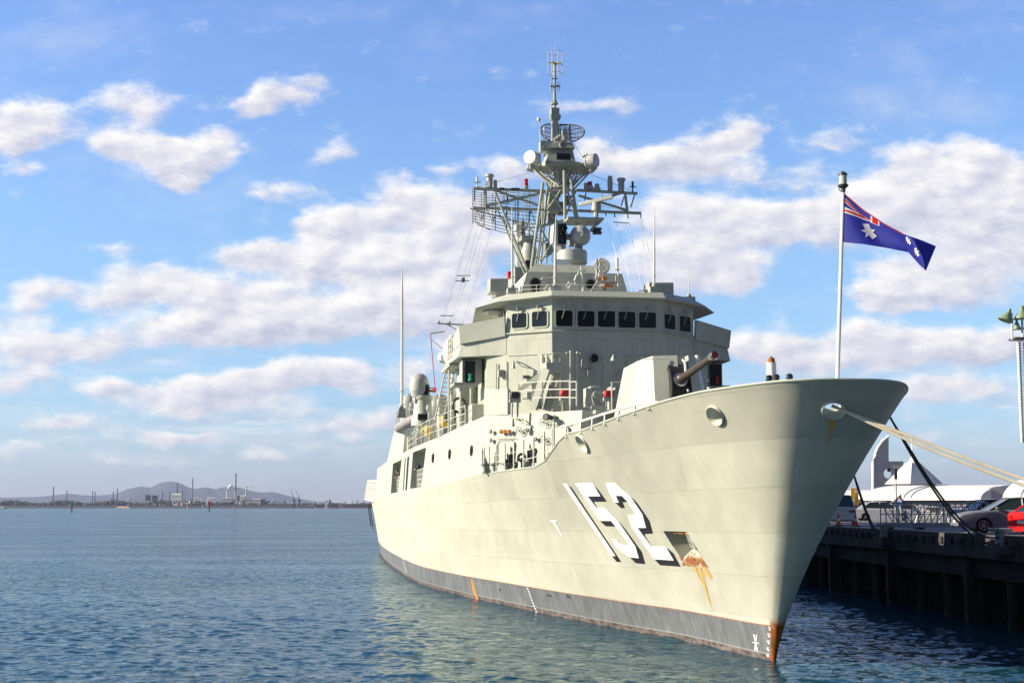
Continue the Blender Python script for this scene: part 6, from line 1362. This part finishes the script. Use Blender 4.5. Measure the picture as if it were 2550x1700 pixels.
# orange and yellow banner panel, notice board, marker post
def board(u0, u1, v0, v1, y, m, name, label, cat_, legs=True, mm='grey_mid'):
    a, c_ = AY(u0, v1, y), AY(u1, v0, y); b = MB(); b.b2((a.x, y, a.z), (c_.x, y+.08, c_.z)); r = empty(name, (a.x, y, WZ), label=label, cat=cat_)
    o = b.build('panel', m, r); o.matrix_parent_inverse = Matrix.Translation(Vector((-a.x, -y, -WZ)))
    l = MB()
    for x in (a.x+.08, c_.x-.08): l.tube((x-a.x, .1, 0), (x-a.x, .1, c_.z-WZ), .04)
    l.build('post', mm, r); return r, a, c_
r, a, c_ = board(2120, 2137, 1215, 1256, 122, 'orange_panel', 'banner', 'tall orange and yellow banner standing behind the silver sedan', 'banner')
for k in range(3):
    z = a.z+(c_.z-a.z)*(.15+k*.28); MB().b2((.12+.1*k, -.02, z-WZ), (c_.x-a.x-.15*(2-k), -.005, z+.3-WZ)).build('banner_patch', 'yellow' if k % 2 else 'white_paint', r)
r, a, c_ = board(2114, 2127, 1245, 1257, 118, 'white_paint', 'notice_board', 'small white notice board left of the orange banner', 'sign')
for k in range(3): MB().b2((.06, -.02, c_.z-WZ-.12-.12*k), (c_.x-a.x-.06-.05*k, -.005, c_.z-WZ-.07-.12*k)).build('notice_lines', 'shirt_blue', r)
a, c_ = AY(2234, 1300, 96), AY(2234, 1192, 96); r = empty('marker_post', (a.x, 96, WZ), label='thin post with a dark upright board on top, left of the pyramid roof', cat='sign post'); MB().tube((0, 0, 0), (0, 0, c_.z-WZ), .05).build('post', 'grey_mid', r); t_ = AY(2234, 1166, 96); MB().b2((-.08, -.1, c_.z-WZ-.02), (.09, .1, t_.z-WZ)).build('dark_board', 'dark_steel', r)
# ---------------------------------------------------------------- hall with vaulted white roofs
def hall(P0, A, D, L, W, H, zb, name, label, ribs, cat_='building'):
    """P0 front-left eave corner; A long axis, D depth axis (unit), quarter-barrel roof rising from the front eave"""
    r = empty(name, (P0.x, P0.y, WZ), label=label, cat=cat_); o_ = Vector((P0.x, P0.y, WZ))
    n = 14; prof = [(W*(1-math.cos(PI/2*k/n)), H*math.sin(PI/2*k/n)) for k in range(n+1)]+[(W*1.5, H*.98), (W*2, H*.85)]
    b = MB(); b.loft([[P0+A*l+D*d+up*(zb-WZ+h+WZ-P0.z) for d, h in prof]+[P0+A*l+D*(W*2)+up*(zb-.4-P0.z), P0+A*l+up*(zb-.15-P0.z)] for l in (0, L)])
    q = b.build('roof', 'hall_white', r, ang=30); q.matrix_parent_inverse = Matrix.Translation(-o_)
    b = MB(); w0 = P0+D*.6; b.loft([[w0+up*(WZ-P0.z), w0+D*(W*1.9)+up*(WZ-P0.z), w0+D*(W*1.9)+up*(zb-.3-P0.z), w0+up*(zb-.3-P0.z)], [w0+A*L*.99+up*(WZ-P0.z), w0+A*L*.99+D*(W*1.9)+up*(WZ-P0.z), w0+A*L*.99+D*(W*1.9)+up*(zb-.3-P0.z), w0+A*L*.99+up*(zb-.3-P0.z)]]); q = b.build('wall', 'hall_grey', r, sm=False); q.matrix_parent_inverse = Matrix.Translation(-o_)
    for k in ribs:
        b = MB(); b.path([P0+A*(L*k)+D*d+up*(zb+h+.03-P0.z) for d, h in prof[:n+1]], .05, 5); q = b.build('roof_rib', 'hall_grey', r); q.matrix_parent_inverse = Matrix.Translation(-o_)
    for k in range(int(L/4)):
        b = MB(); x = P0+A*(2+4*k)+D*.55; b.b2(x+Vector((0, 0, WZ+.9-P0.z)), x+A*2.6+Vector((0, .05, zb-.6-P0.z))); q = b.build('window', 'glass_car', r); q.matrix_parent_inverse = Matrix.Translation(-o_)
    return r
P0 = AY(2146, 1242, 150); Dv = Vector((.78, .62, 0)).normalized()
hall(Vector((P0.x, 150, 0)), Vector((.90, -.436, 0)), Dv, 11.8, 6.5, 1.35+.1, P0.z, 'hall_building', 'long white hall with a curved vaulted roof behind the gangway and silver sedan', (.36, .42))
P1 = AY(2496, 1246, 118); hall(Vector((P1.x, 118, 0)), Vector((.90, -.436, 0)), Dv, 14, 6.0, 2.1, P1.z, 'hall_building', 'white vaulted hall at the right edge, above the grey sedan roof', (.1, .3))
P2 = AY(2060, 1240, 175); b = hall(Vector((P2.x, 175, 0)), Vector((.90, -.436, 0)), Vector((.2, 1, 0)).normalized(), 9, 4, 1.0, P2.z, 'hall_building', 'low white hall roof between the bow and the curved tower', ())
# dark triangular skylight on the vault
sk_ = MB(); a = AY(2216, 1258, 147); bb = AY(2272, 1223, 149.5); cc_ = AY(2243, 1230, 148.5); dd_ = AY(2262, 1258, 147); sk_.loft([[a, bb, cc_], [a+Vector((0, 1, 0)), bb+Vector((0, 1, 0)), cc_+Vector((0, 1, 0))]]); tag(sk_.build('canopy', 'grey_dark', sm=False), 'dark pointed canopy in front of the white vaulted roof', 'canopy')
# raked end wall shaded under the vault
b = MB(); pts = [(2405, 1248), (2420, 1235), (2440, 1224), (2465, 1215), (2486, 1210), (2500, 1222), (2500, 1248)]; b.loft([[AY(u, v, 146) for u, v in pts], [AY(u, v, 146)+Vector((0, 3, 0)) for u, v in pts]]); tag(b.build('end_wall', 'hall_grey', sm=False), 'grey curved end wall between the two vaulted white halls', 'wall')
# tower with curved edge and round hole
b = MB(); crv = [(2174, 1248), (2174, 1150), (2179, 1130), (2187, 1112), (2198, 1097), (2213, 1085), (2213, 1148), (2250, 1148), (2250, 1248)]
yT = 172; b.loft([[AY(u, v, yT) for u, v in crv], [AY(u, v, yT)+Vector((.3, 1.2, 0)) for u, v in crv]]); tw_ = b.build('curved_tower', 'hall_grey', sm=False)
q_ = AY(2213, 1179, yT); c_ = MB().tube(q_-Vector((0, 3, 0)), q_+Vector((0, 4, 0)), .6, n=24).build('cutter', None, sm=False); cut(tw_, c_); tag(tw_, 'pale grey tower with a curved left edge and a round hole through it', 'tower')
b = MB(); b.path([AY(u, v, yT-.1) for u, v in crv[:6]], .17, 6); b.build('tower_edge', 'hall_white', tw_)
MB().b2(AY(2211, 1174, yT-.4), AY(2216, 1166, yT-.1)).build('speaker_box', 'black', tw_)
# pyramid roofed pavilion with finial
yP = 160; ap = AY(2288, 1150, yP); pv = empty('pavilion', (ap.x, yP, WZ), label='white pyramid roofed pavilion with a needle spire above the long hall', cat='pavilion')
def local(q): return Vector(q)-Vector((ap.x, yP, WZ))
e0, e1, e2 = AY(2230, 1203, yP-1), AY(2369, 1201, yP-1), AY(2253, 1202, yP-3)
half = (e1.x-e0.x)/2; cx = (e0.x+e1.x)/2; k_ = .23
def sq(h, rot=.42, cxx=cx-ap.x): return [Vector((cxx+h*math.cos(rot+PI/4+i*PI/2), 3+h*math.sin(rot+PI/4+i*PI/2), 0)) for i in range(4)]
zt, ze = ap.z-WZ, e0.z-WZ
b = MB(); b.loft([[p+up*ze for p in sq(half*1.02)], [p+up*zt for p in sq(half*k_)]]); b.build('roof', 'hall_white', pv, sm=False)
b = MB()
for i in range(4):
    a0, a1 = sq(half*1.02)[i]+up*ze, sq(half*1.02)[(i+1) % 4]+up*ze; b0, b1 = sq(half*k_)[i]+up*zt, sq(half*k_)[(i+1) % 4]+up*zt
    for j in range(13): b.tube(a0+(a1-a0)*j/12, b0+(b1-b0)*j/12, .03 if 0 < j < 12 else .06, n=4)
b.build('roof_batten', 'hall_white', pv)
b = MB(); b.lathe((cx-ap.x, 3, zt), [(half*k_*.8, 0), (half*k_*.72, .15), (half*k_*.3, .55), (.09, .8), (.06, AY(2288, 1090, yP).z-ap.z-.25), (.03, AY(2288, 1090, yP).z-ap.z)], n=16); b.ball((cx-ap.x, 3, AY(2288, 1092, yP).z-WZ), .14); b.build('spire', 'hall_white', pv)
b = MB(); b.loft([[p+up*(ze-1.2) for p in sq(half*.8)], [p+up*ze for p in sq(half*.8)]]); b.build('wall', 'hall_grey', pv, sm=False)
# floodlight tower at the right edge
yL = 84; tp = AY(2570, 760, yL); lt = empty('light_tower', (tp.x, yL, WZ), label='tall floodlight tower with a caged ladder at the right edge', cat='light tower'); O_ = Vector((tp.x, yL, WZ))
def lq(u, v, y=yL): return AY(u, v, y)-O_
b = MB(); b.tube(lq(2573, 1262), lq(2566, 780), .34, .28, 12); MB_ = b.build('mast', 'tower_green', lt)
b = MB(); b.tube(lq(2545, 1100), lq(2535, 850), .09).tube(lq(2549, 1102), lq(2540, 852), .035, n=5).tube(lq(2558, 1102), lq(2549, 852), .035, n=5)
for k in range(34): t = k/33; a = lq(2540, 852)+(lq(2549, 1102)-lq(2540, 852))*t; c_ = lq(2549, 852)+(lq(2558, 1102)-lq(2549, 852))*t; b.tube(a, c_, .02, n=4)
b.build('ladder', 'tower_white', lt)
b = MB(); b.b2(lq(2520, 846)+Vector((0, -.6, 0)), lq(2600, 842)+Vector((0, .6, 0))); b.b2(lq(2543, 1094)-Vector((0, .4, 0)), lq(2570, 1096)+Vector((0, .4, .05))); b.build('platform', 'dark_steel', lt)
b = MB(); b.tube(lq(2521, 846), lq(2519, 778), .06).tube(lq(2546, 846), lq(2545, 780), .07).tube(lq(2520, 819), lq(2590, 816), .08).tube(lq(2519, 795), lq(2590, 793), .05).tube(lq(2570, 846), lq(2570, 780), .07).build('lamp_frame', 'tower_white', lt)
def flood(u, v, r=22, tilt=.35):
    c_ = lq(u, v); k = yL/3600; MB().lathe(c_+up*(-8*k), [(r*k, -.1), (r*k*.95, 0), (r*k*.25, 18*k), (.1, 20*k), (.12, 26*k), (.05, 29*k)], axis=(tilt*.7, 0, 1), n=20).build('floodlight', 'tower_green', lt)
flood(2505, 787, 19, .6); flood(2546, 781, 20, 0); flood(2532, 808, 9, 0); flood(2590, 787, 19, -.5)
# white round stack beyond the ship
yS = 165; a = AY(1929, 1300, yS); t_ = AY(1929, 903, yS); r = empty('beacon_tower', (a.x, yS, WZ), label='white round tower with a dark cap showing above the bow', cat='tower'); k = yS/3600
MB().lathe((0, 0, 0), [(12*k, 0), (12*k, t_.z-WZ)], n=24).build('shaft', 'tower_white', r); MB().lathe((0, 0, t_.z-WZ), [(9*k, 0), (9*k, .35), (8*k, .4), (8*k, .55), (3*k, .6), (2.5*k, .75)], n=20).build('cap', 'rust', r)
# ---------------------------------------------------------------- far shore
def hgrid(name, xs, ys, hf, m, kind='structure', fan=0):
    me = bpy.data.meshes.new(name); V = [((x*y/fan) if fan else x, y, hf(i/(len(xs)-1), j/(len(ys)-1), x, y)) for j, y in enumerate(ys) for i, x in enumerate(xs)]; n = len(xs)
    me.from_pydata(V, [], [(j*n+i, j*n+i+1, (j+1)*n+i+1, (j+1)*n+i) for j in range(len(ys)-1) for i in range(n-1)])
    for p in me.polygons: p.use_smooth = True
    me.materials.append(M[m]); o = bpy.data.objects.new(name, me); C.objects.link(o); o['kind'] = kind; return o
YH = 20000
prof = [(-400, 1240), (0, 1238), (100, 1236), (145, 1231), (175, 1228), (205, 1232), (245, 1233), (290, 1229), (320, 1216), (350, 1210.5), (375, 1213.5), (400, 1201), (424, 1197.5), (448, 1202), (466, 1211), (484, 1217), (500, 1214), (516, 1212), (535, 1217), (556, 1212), (597, 1213), (625, 1221), (650, 1225.5), (682, 1224), (716, 1233), (750, 1241), (782, 1247), (854, 1252), (930, 1257), (1100, 1258), (1500, 1259)]
def pv_(u):
    for a, b in zip(prof, prof[1:]):
        if a[0] <= u <= b[0]: t = (u-a[0])/(b[0]-a[0]); t = t*t*(3-2*t) if abs(b[1]-a[1]) > 30 else t; return a[1]+(b[1]-a[1])*t
rr0 = random.Random(2); xs = [AY(u, 1200, YH).x for u in range(-400, 1500, 6)]
import mathutils
def hill(i, j, x, y):
    u = -400+i*1896; z = max(0, AY(0, pv_(u), YH).z); env = (1-abs(2*j-1))**.9
    return max(-5, z*env*(1+.35*(mathutils.noise.noise(Vector((x*.0012, y*.0009, 0)))) * (1-env)*4))-1
hgrid('hills', xs, [YH-3500+k*350 for k in range(21)], hill, 'hill', fan=YH)
YB = 5900
hgrid('shore', [AY(u, 1262, YB).x for u in range(-500, 1700, 10)], [YB-40, YB-15, YB, YB+30, YB+150, YB+900, YB+4000], lambda i, j, x, y: (-1 if y < YB-20 else 2.5 if y < YB-5 else 9+2.5*mathutils.noise.noise(Vector((x*.004, 0, 0))) if y < YB+5 else 11+2*mathutils.noise.noise(Vector((x*.003, y*.01, 0)))), 'far_land')
KM = YB/3600
def FX(u): return AY(u, 1262, YB).x
def FZ(v): return AY(1275, v, YB).z
# belt of trees and scrub along the shore, one mass
tb_ = MB(); R2 = random.Random(5)
for k in range(1500):
    u = R2.uniform(-30, 620) if R2.random() < .85 else R2.uniform(620, 960); dens = 1 if u < 430 else .5
    r = R2.uniform(5, 12)*(1 if u < 460 else .6); yy_ = YB+R2.uniform(20, 150)
    h = 12+R2.random()*(16 if u < 430 else 7)*(.6+.4*math.sin(u*.05))
    bmesh.ops.create_icosphere(tb_.bm, subdivisions=1, radius=1, matrix=Matrix.Translation((FX(u)*yy_/YB, yy_, h)) @ Matrix.Diagonal((r*1.1, r, r*.75, 1)))
o = tb_.build('shore_trees', 'far_green', sm=False); tag(o, 'low belt of dark trees and scrub along the far shore', 'trees', kind='stuff')
ic = {k: MB() for k in ('far_pale', 'far_dark', 'far_brown', 'far_cream')}
for k in range(330):
    u = R2.choice((R2.uniform(440, 665), R2.uniform(350, 460), R2.uniform(120, 440), R2.uniform(660, 960))); b = ic[R2.choice(('far_pale', 'far_dark', 'far_dark', 'far_brown', 'far_cream'))]
    x = FX(u); y = YB+R2.uniform(15, 110); w_ = R2.uniform(3, 16); h = R2.uniform(4, 20 if 440 < u < 665 else 11); t_ = R2.random()
    if t_ < .5: b.b2((x-w_, y, 8), (x+w_, y+12, 10+h))
    elif t_ < .75: b.tube((x, y, 8), (x, y, 10+h), w_*.5, n=10)
    else: b.tube((x, y, 8), (x, y, 14+h*1.8), R2.uniform(.7, 1.6), n=6)
for k, b in ic.items(): tag(b.build('refinery_plant', k, sm=False), 'distant refinery clutter of sheds tanks and pipes along the shore', 'refinery', kind='stuff')
def stack(u, v, w, m, label, kind='chimney', bands=False):
    zt = FZ(v); r = w*KM/2; x = FX(u); y = YB+60; o = empty(kind, (x, y, 8), label=label, cat='chimney' if kind == 'chimney' else kind, group='chimneys and masts of the far refinery')
    MB().lathe((0, 0, 0), [(r*1.25, 0), (r, zt-8)], n=12).build('shaft', m, o); MB().lathe((0, 0, zt-8), [(r*1.3, 0), (r*1.3, 3)], n=12).build('rim', 'far_dark', o)
    if bands:
        for k in range(7): MB().lathe((0, 0, (zt-8)*(.12+.125*k)), [(r*1.6, 0), (r*1.6, 5)], n=10).build('band', 'far_dark', o)
    return x, y, zt
for (u, v, w, m, lab) in ((120, 1213, 2.4, 'far_dark', 'tall thin chimney farthest left on the far shore'), (154, 1221, 2.2, 'far_dark', 'second thin chimney from the left on the far shore'), (219, 1222, 2, 'far_dark', 'pale thin stack just left of a shorter dark one'), (225, 1226, 2.4, 'far_dark', 'short dark stack beside a slightly taller pale one'), (271, 1225, 2.4, 'far_dark', 'shorter of the pair of stacks below the first low hill slope'),
                          (281, 1218, 2.4, 'far_dark', 'taller of the pair of stacks below the first low hill slope'), (395, 1225, 2, 'far_dark', 'short dark stack below the left flank of the highest hill'), (413, 1225, 2, 'far_dark', 'dark stack just left of the tall one before the highest hill'), (431.5, 1202, 2.6, 'far_dark', 'tall dark stack in front of the highest hill'), (445, 1223, 2, 'far_dark', 'short stack right of the tall dark one before the highest hill')):
    stack(u, v, w, m, lab)
stack(470, 1191, 2.4, 'far_stack', 'tall banded lattice mast on the right flank of the highest hill', 'lattice_mast', True)
s1 = stack(557.5, 1218, 3.2, 'far_pale', 'pale short chimney with white smoke, left of the tall brown one'); stack(578.5, 1180, 4.2, 'far_stack', 'tallest brown chimney of the far works'); s2 = stack(605, 1211.5, 2.6, 'far_pale', 'thin pale green chimney trailing smoke to the right')
# smoke
def smoke_mat():
    m = bpy.data.materials.new('smoke'); m.use_nodes = True; nt = m.node_tree; b = nt.nodes['Principled BSDF']; b.inputs['Base Color'].default_value = (.95, .95, .95, 1); b.inputs['Roughness'].default_value = 1
    tc = nt.nodes.new('ShaderNodeTexCoord'); n = nt.nodes.new('ShaderNodeTexNoise'); n.inputs['Scale'].default_value = .06; nt.links.new(tc.outputs['Object'], n.inputs['Vector']); nt.links.new(ramp(nt, n.outputs['Fac'], [(.3, (.6, .6, .6)), (.55, (1, 1, 1))]), b.inputs['Alpha']); M['smoke'] = m
smoke_mat()
for (s_, dirx, n_, g, lab) in ((s1, 2.6, 7, 1.0, 'white puff of smoke rising from the short pale chimney'), (s2, 1.4, 16, .55, 'thin streak of smoke drifting right from the pale green chimney')):
    b = MB()
    for k in range(n_): b.ball((s_[0]+dirx*k*(1.6 if g < 1 else 1)+R2.uniform(-2, 2), s_[1], s_[2]+(k*2.3+1 if g == 1 else k*.15+1)+R2.uniform(-1, 1)), (1.8+k*.85) if g == 1 else (1.1+k*.09), (1.3, 1, .85), 8, 6)
    tag(b.build('smoke', 'smoke'), lab, 'smoke', kind='stuff')
# works, tanks and sheds
def shed(u0, u1, v0, v1, m, label, name='shed', roof=0, d=30):
    x0, x1 = FX(u0), FX(u1); zb, zt = max(6, FZ(v1)), FZ(v0); o = empty(name, ((x0+x1)/2, YB+35, zb), label=label, cat='building'); h = zt-zb; w = (x1-x0)/2
    MB().b2((-w, 0, 0), (w, d, h)).build('wall', m, o, sm=False)
    MB().loft([[(-w, -1, h), (w, -1, h), (w, d+1, h), (-w, d+1, h)], [(-w*.96, d*.4, h+1+roof), (w*.96, d*.4, h+1+roof), (w*.96, d*.6, h+1+roof), (-w*.96, d*.6, h+1+roof)]]).build('roof', 'far_pale' if m != 'far_dark' else 'far_dark', o, sm=False)
for a in ((421, 445, 1232, 1246, 'far_cream', 'large cream shed with a sloping roof below the highest hill', 'shed', 6), (356, 365, 1232, 1246, 'far_dark', 'dark cylindrical looking plant left of the blue grey one', 'plant_building', 0), (372, 383, 1233, 1246, 'far_dark', 'blue grey boxy plant building left of the cream shed', 'plant_building', 0), (476, 492, 1240, 1246, 'far_cream', 'small bright cream shed right of the banded mast', 'shed', 1),
          (510, 530, 1240, 1247, 'far_cream', 'bright cream shed with a slanted roof, midway to the chimneys', 'shed', 2), (547, 572, 1240, 1250, 'far_pale', 'pale plant building at the foot of the chimneys', 'plant_building', 1), (581, 589, 1233, 1246, 'far_brown', 'brown tower block right of the tallest chimney', 'plant_building', 0), (592, 606, 1235, 1243, 'far_cream', 'cream rounded tank at the foot of the pale green chimney', 'tank', 3),
          (595, 650, 1243, 1256, 'far_pale', 'long pale works building right of the chimneys', 'plant_building', 2), (645, 653, 1241, 1256, 'far_brown', 'brown end tower of the long pale works building', 'plant_building', 0), (20, 42, 1250, 1256, 'far_sand', 'tan roofed shed among trees at far left', 'shed', 1), (117, 134, 1255, 1259, 'far_pale', 'low pale shed near the green marker', 'shed', 1), (305, 318, 1241, 1246, 'far_cream', 'small cream shed among trees right of the paired stacks', 'shed', 1)):
    shed(*a[:6], name=a[6], roof=a[7])
def conveyor(u0, v0, u1, v1, label, w=6):
    a = Vector((FX(u0), YB-30, FZ(v0))); c_ = Vector((FX(u1), YB-25, FZ(v1))); d = c_-a; q = d.to_track_quat('X', 'Z').to_matrix(); o = empty('conveyor', (a.x, a.y, 2), label=label, cat='conveyor', group='cream loading conveyors on the far shore')
    g = MB().box((a+c_)/2-Vector((a.x, a.y, 2)), (d.length, 12, w*1.1), q).build('gallery', 'far_cream', o, sm=False); g2 = MB().tube((c_-a)*.8+up*(a.z-2)*1-Vector((0, 0, 0)), Vector(((c_-a).x*.8, 0, 0)), 1).build('leg', 'far_dark', o)
conveyor(676, 1254, 688, 1243, 'shorter cream conveyor, left of the pair by the far cranes', 8); conveyor(692, 1256, 715, 1245, 'longer cream conveyor, right of the pair by the far cranes', 4)
# sand bank and low sea wall
tag(MB().loft([[(FX(296), YB-60, -1), (FX(334), YB-60, -1), (FX(334), YB-20, -1), (FX(296), YB-20, -1)], [(FX(302), YB-48, 8), (FX(326), YB-48, 8), (FX(326), YB-25, 8), (FX(302), YB-25, 8)]]).build('sand_bank', 'far_sand'), kind='structure')
def crane(u, v0, label):
    x = FX(u); o = empty('crane', (x, YB-20, 0), label=label, cat='crane', group='dockside cranes on the far shore'); zt = FZ(v0)
    MB().b2((-4, -4, 0), (4, 4, 20)).tube((0, 0, 18), (0, 0, 32), 2.5).b2((-5, -4, 26), (5, 4, 34)).build('tower', 'ship_dark', o); MB().tube((3, 0, 30), (-17, 0, zt), 1.1, .5).tube((-2, 0, 34), (-10, 0, 45), .5).tube((0, 0, 30), (0, 0, 44), .9).tube((0, 0, 44), (-17, 0, zt), .3).build('jib', 'ship_dark', o)
crane(734, 1216, 'crane with raised jib, left of the far pair'); crane(747, 1217, 'crane with raised jib, right of the far pair')
def cargo(u0, u1, label, house=True, flip=False):
    x0, x1 = FX(u0), FX(u1); y = YB-160; k = y/YB; x0 *= k; x1 *= k; Ls = x1-x0; o = empty('cargo_ship', (x0, y, 0), label=label, cat='cargo ship', group='cargo ships at the far berths')
    def hp(z, f): return [(0, 4, z), (Ls*.05*f, 0, z), (Ls*.95, 0, z), (Ls*(1+.02*f), 10, z), (Ls*.95, 20, z), (Ls*.05, 20, z)]
    MB().loft([hp(-1, 1), hp(4.5, 1)]).build('lower_hull', 'ship_red', o, sm=False); MB().loft([hp(4.5, 1), hp(13, 0)]).build('upper_hull', 'ship_dark', o, sm=False)
    if house:
        a = Ls*.42; h = MB().b2((a, 4, 13), (a+14, 16, 23)).b2((a+1, 4, 23), (a+12, 16, 28)).b2((a-3, 3, 28), (a+14, 17, 30)).build('bridge_house', 'far_cream', o); MB().b2((a+17, 7, 13), (a+23, 13, 34)).build('funnel', 'ship_dark', o)
        MB().b2((a+30, 6, 13), (a+60, 14, 20)).b2((Ls*.1, 6, 13), (a-10, 14, 15)).build('deck_gear', 'far_brown', o)
    else:
        g = MB()
        for i in range(5): g.tube((Ls*(.45+.1*i), 10, 13), (Ls*(.45+.1*i)+R2.uniform(-6, 6), 10, 24+R2.random()*8), 1)
        g.b2((Ls*.3, 6, 13), (Ls*.7, 14, 17)); g.build('deck_gear', 'far_dark', o)
cargo(784, 842, 'dark and red cargo ship with a cream bridge and black funnel'); cargo(851, 930, 'dark and red cargo ship half hidden behind the stern of the frigate', False)
tag(MB().b2((FX(752), YB-170, -1), (FX(768), YB-150, 4)).build('barge', 'ship_dark', bevel=.3), 'low dark barge left of the cream bridged cargo ship', 'barge')
tg = empty('tugboat', (FX(811)*.96, YB-230, 0), label='small white boat in front of the cream bridged cargo ship', cat='boat'); MB().loft([[(-9, -3, -.5), (8, -3, -.5), (12, 0, -.5), (8, 3, -.5), (-9, 3, -.5)], [(-9, -3.4, 4), (9, -3.4, 4.5), (15, 0, 5.5), (9, 3.4, 4.5), (-9, 3.4, 4)]]).build('boat_hull', 'far_cream', tg, sm=False); MB().b2((-3, -2.5, 4), (5, 2.5, 11)).build('wheelhouse', 'far_cream', tg)
bo_ = empty('motorboat', AZ(6, 1266.8, 0), label='small white motorboat at the left edge below the shore', cat='boat'); MB().loft([[(-9, -2.5, -.3), (6, -2.5, -.3), (9, 0, -.3), (6, 2.5, -.3), (-9, 2.5, -.3)], [(-9, -3, 2.5), (7, -3, 3), (12, 0, 3.6), (7, 3, 3), (-9, 3, 2.5)]]).build('boat_hull', 'far_cream', bo_, sm=False); MB().b2((-5, -2, 2.5), (3, 2, 6)).build('wheelhouse', 'far_cream', bo_)
# channel markers and buoys
def marker(u, vb, vt, vm, w, m, label):
    y = HC*3600/(vb-1262); k = y/3600; x = (u-1275)*k; o = empty('channel_marker', (x, y, 0), label=label, cat='channel marker'); zt = HC+(1262-vt)*k; zm = HC+(1262-vm)*k
    MB().tube((0, 0, -3), (0, 0, zm+.5), w*.28*k, n=10).build('pile', 'dark_steel', o); MB().b2((-w*.5*k, -w*.3*k, zm), (w*.5*k, w*.3*k, zt)).build('daymark', m, o, bevel=.1)
marker(186, 1273.5, 1248, 1261, 5.6, 'green_mark', 'green channel marker on a dark pile in open water'); marker(526, 1271.5, 1247, 1259, 6, 'red_mark', 'red channel marker on a dark pile in open water')
def buoy(u, v, h, w, m, label, g='small buoys near the far shore'):
    y = HC*3600/(v-1262); k = y/3600; o = empty('buoy', ((u-1275)*k, y, 0), label=label, cat='buoy', group=g); MB().lathe((0, 0, -.5), [(w*.5*k, 0), (w*.5*k, h*.35*k), (w*.3*k, h*.5*k), (w*.2*k, h*k)], n=10).build('float', m, o)
buoy(38, 1264.6, 5, 3.5, 'orange', 'orange buoy below the tan roofed shed'); buoy(472.5, 1264.8, 6, 4, 'orange', 'orange buoy below the banded mast'); buoy(511, 1265.2, 9, 4.5, 'green_mark', 'green buoy just left of the red channel marker'); buoy(586, 1264.8, 6, 3.5, 'red_mark', 'reddish buoy below the brown tower block'); buoy(747, 1264.8, 7, 3.5, 'red_mark', 'reddish buoy below the far cranes'); buoy(361, 1264.6, 6, 3, 'tower_white', 'white buoy right of the sand bank')
# ---------------------------------------------------------------- air between here and the hills
hz = MB(); hz.b2((-26000, -380, -6), (26000, 26000, 460)); hz = hz.build('haze', None, sm=False)
m = bpy.data.materials.new('haze'); m.use_nodes = True; nt = m.node_tree; nt.nodes.remove(nt.nodes['Principled BSDF']); pvn = nt.nodes.new('ShaderNodeVolumePrincipled'); pvn.inputs['Color'].default_value = (.60, .70, 1.0, 1); pvn.inputs['Density'].default_value = 3.2e-5; pvn.inputs['Anisotropy'].default_value = .2
nt.links.new(pvn.outputs[0], nt.nodes['Material Output'].inputs['Volume']); hz.data.materials.append(m); hz['kind'] = 'stuff'; hz['label'] = 'pale haze'
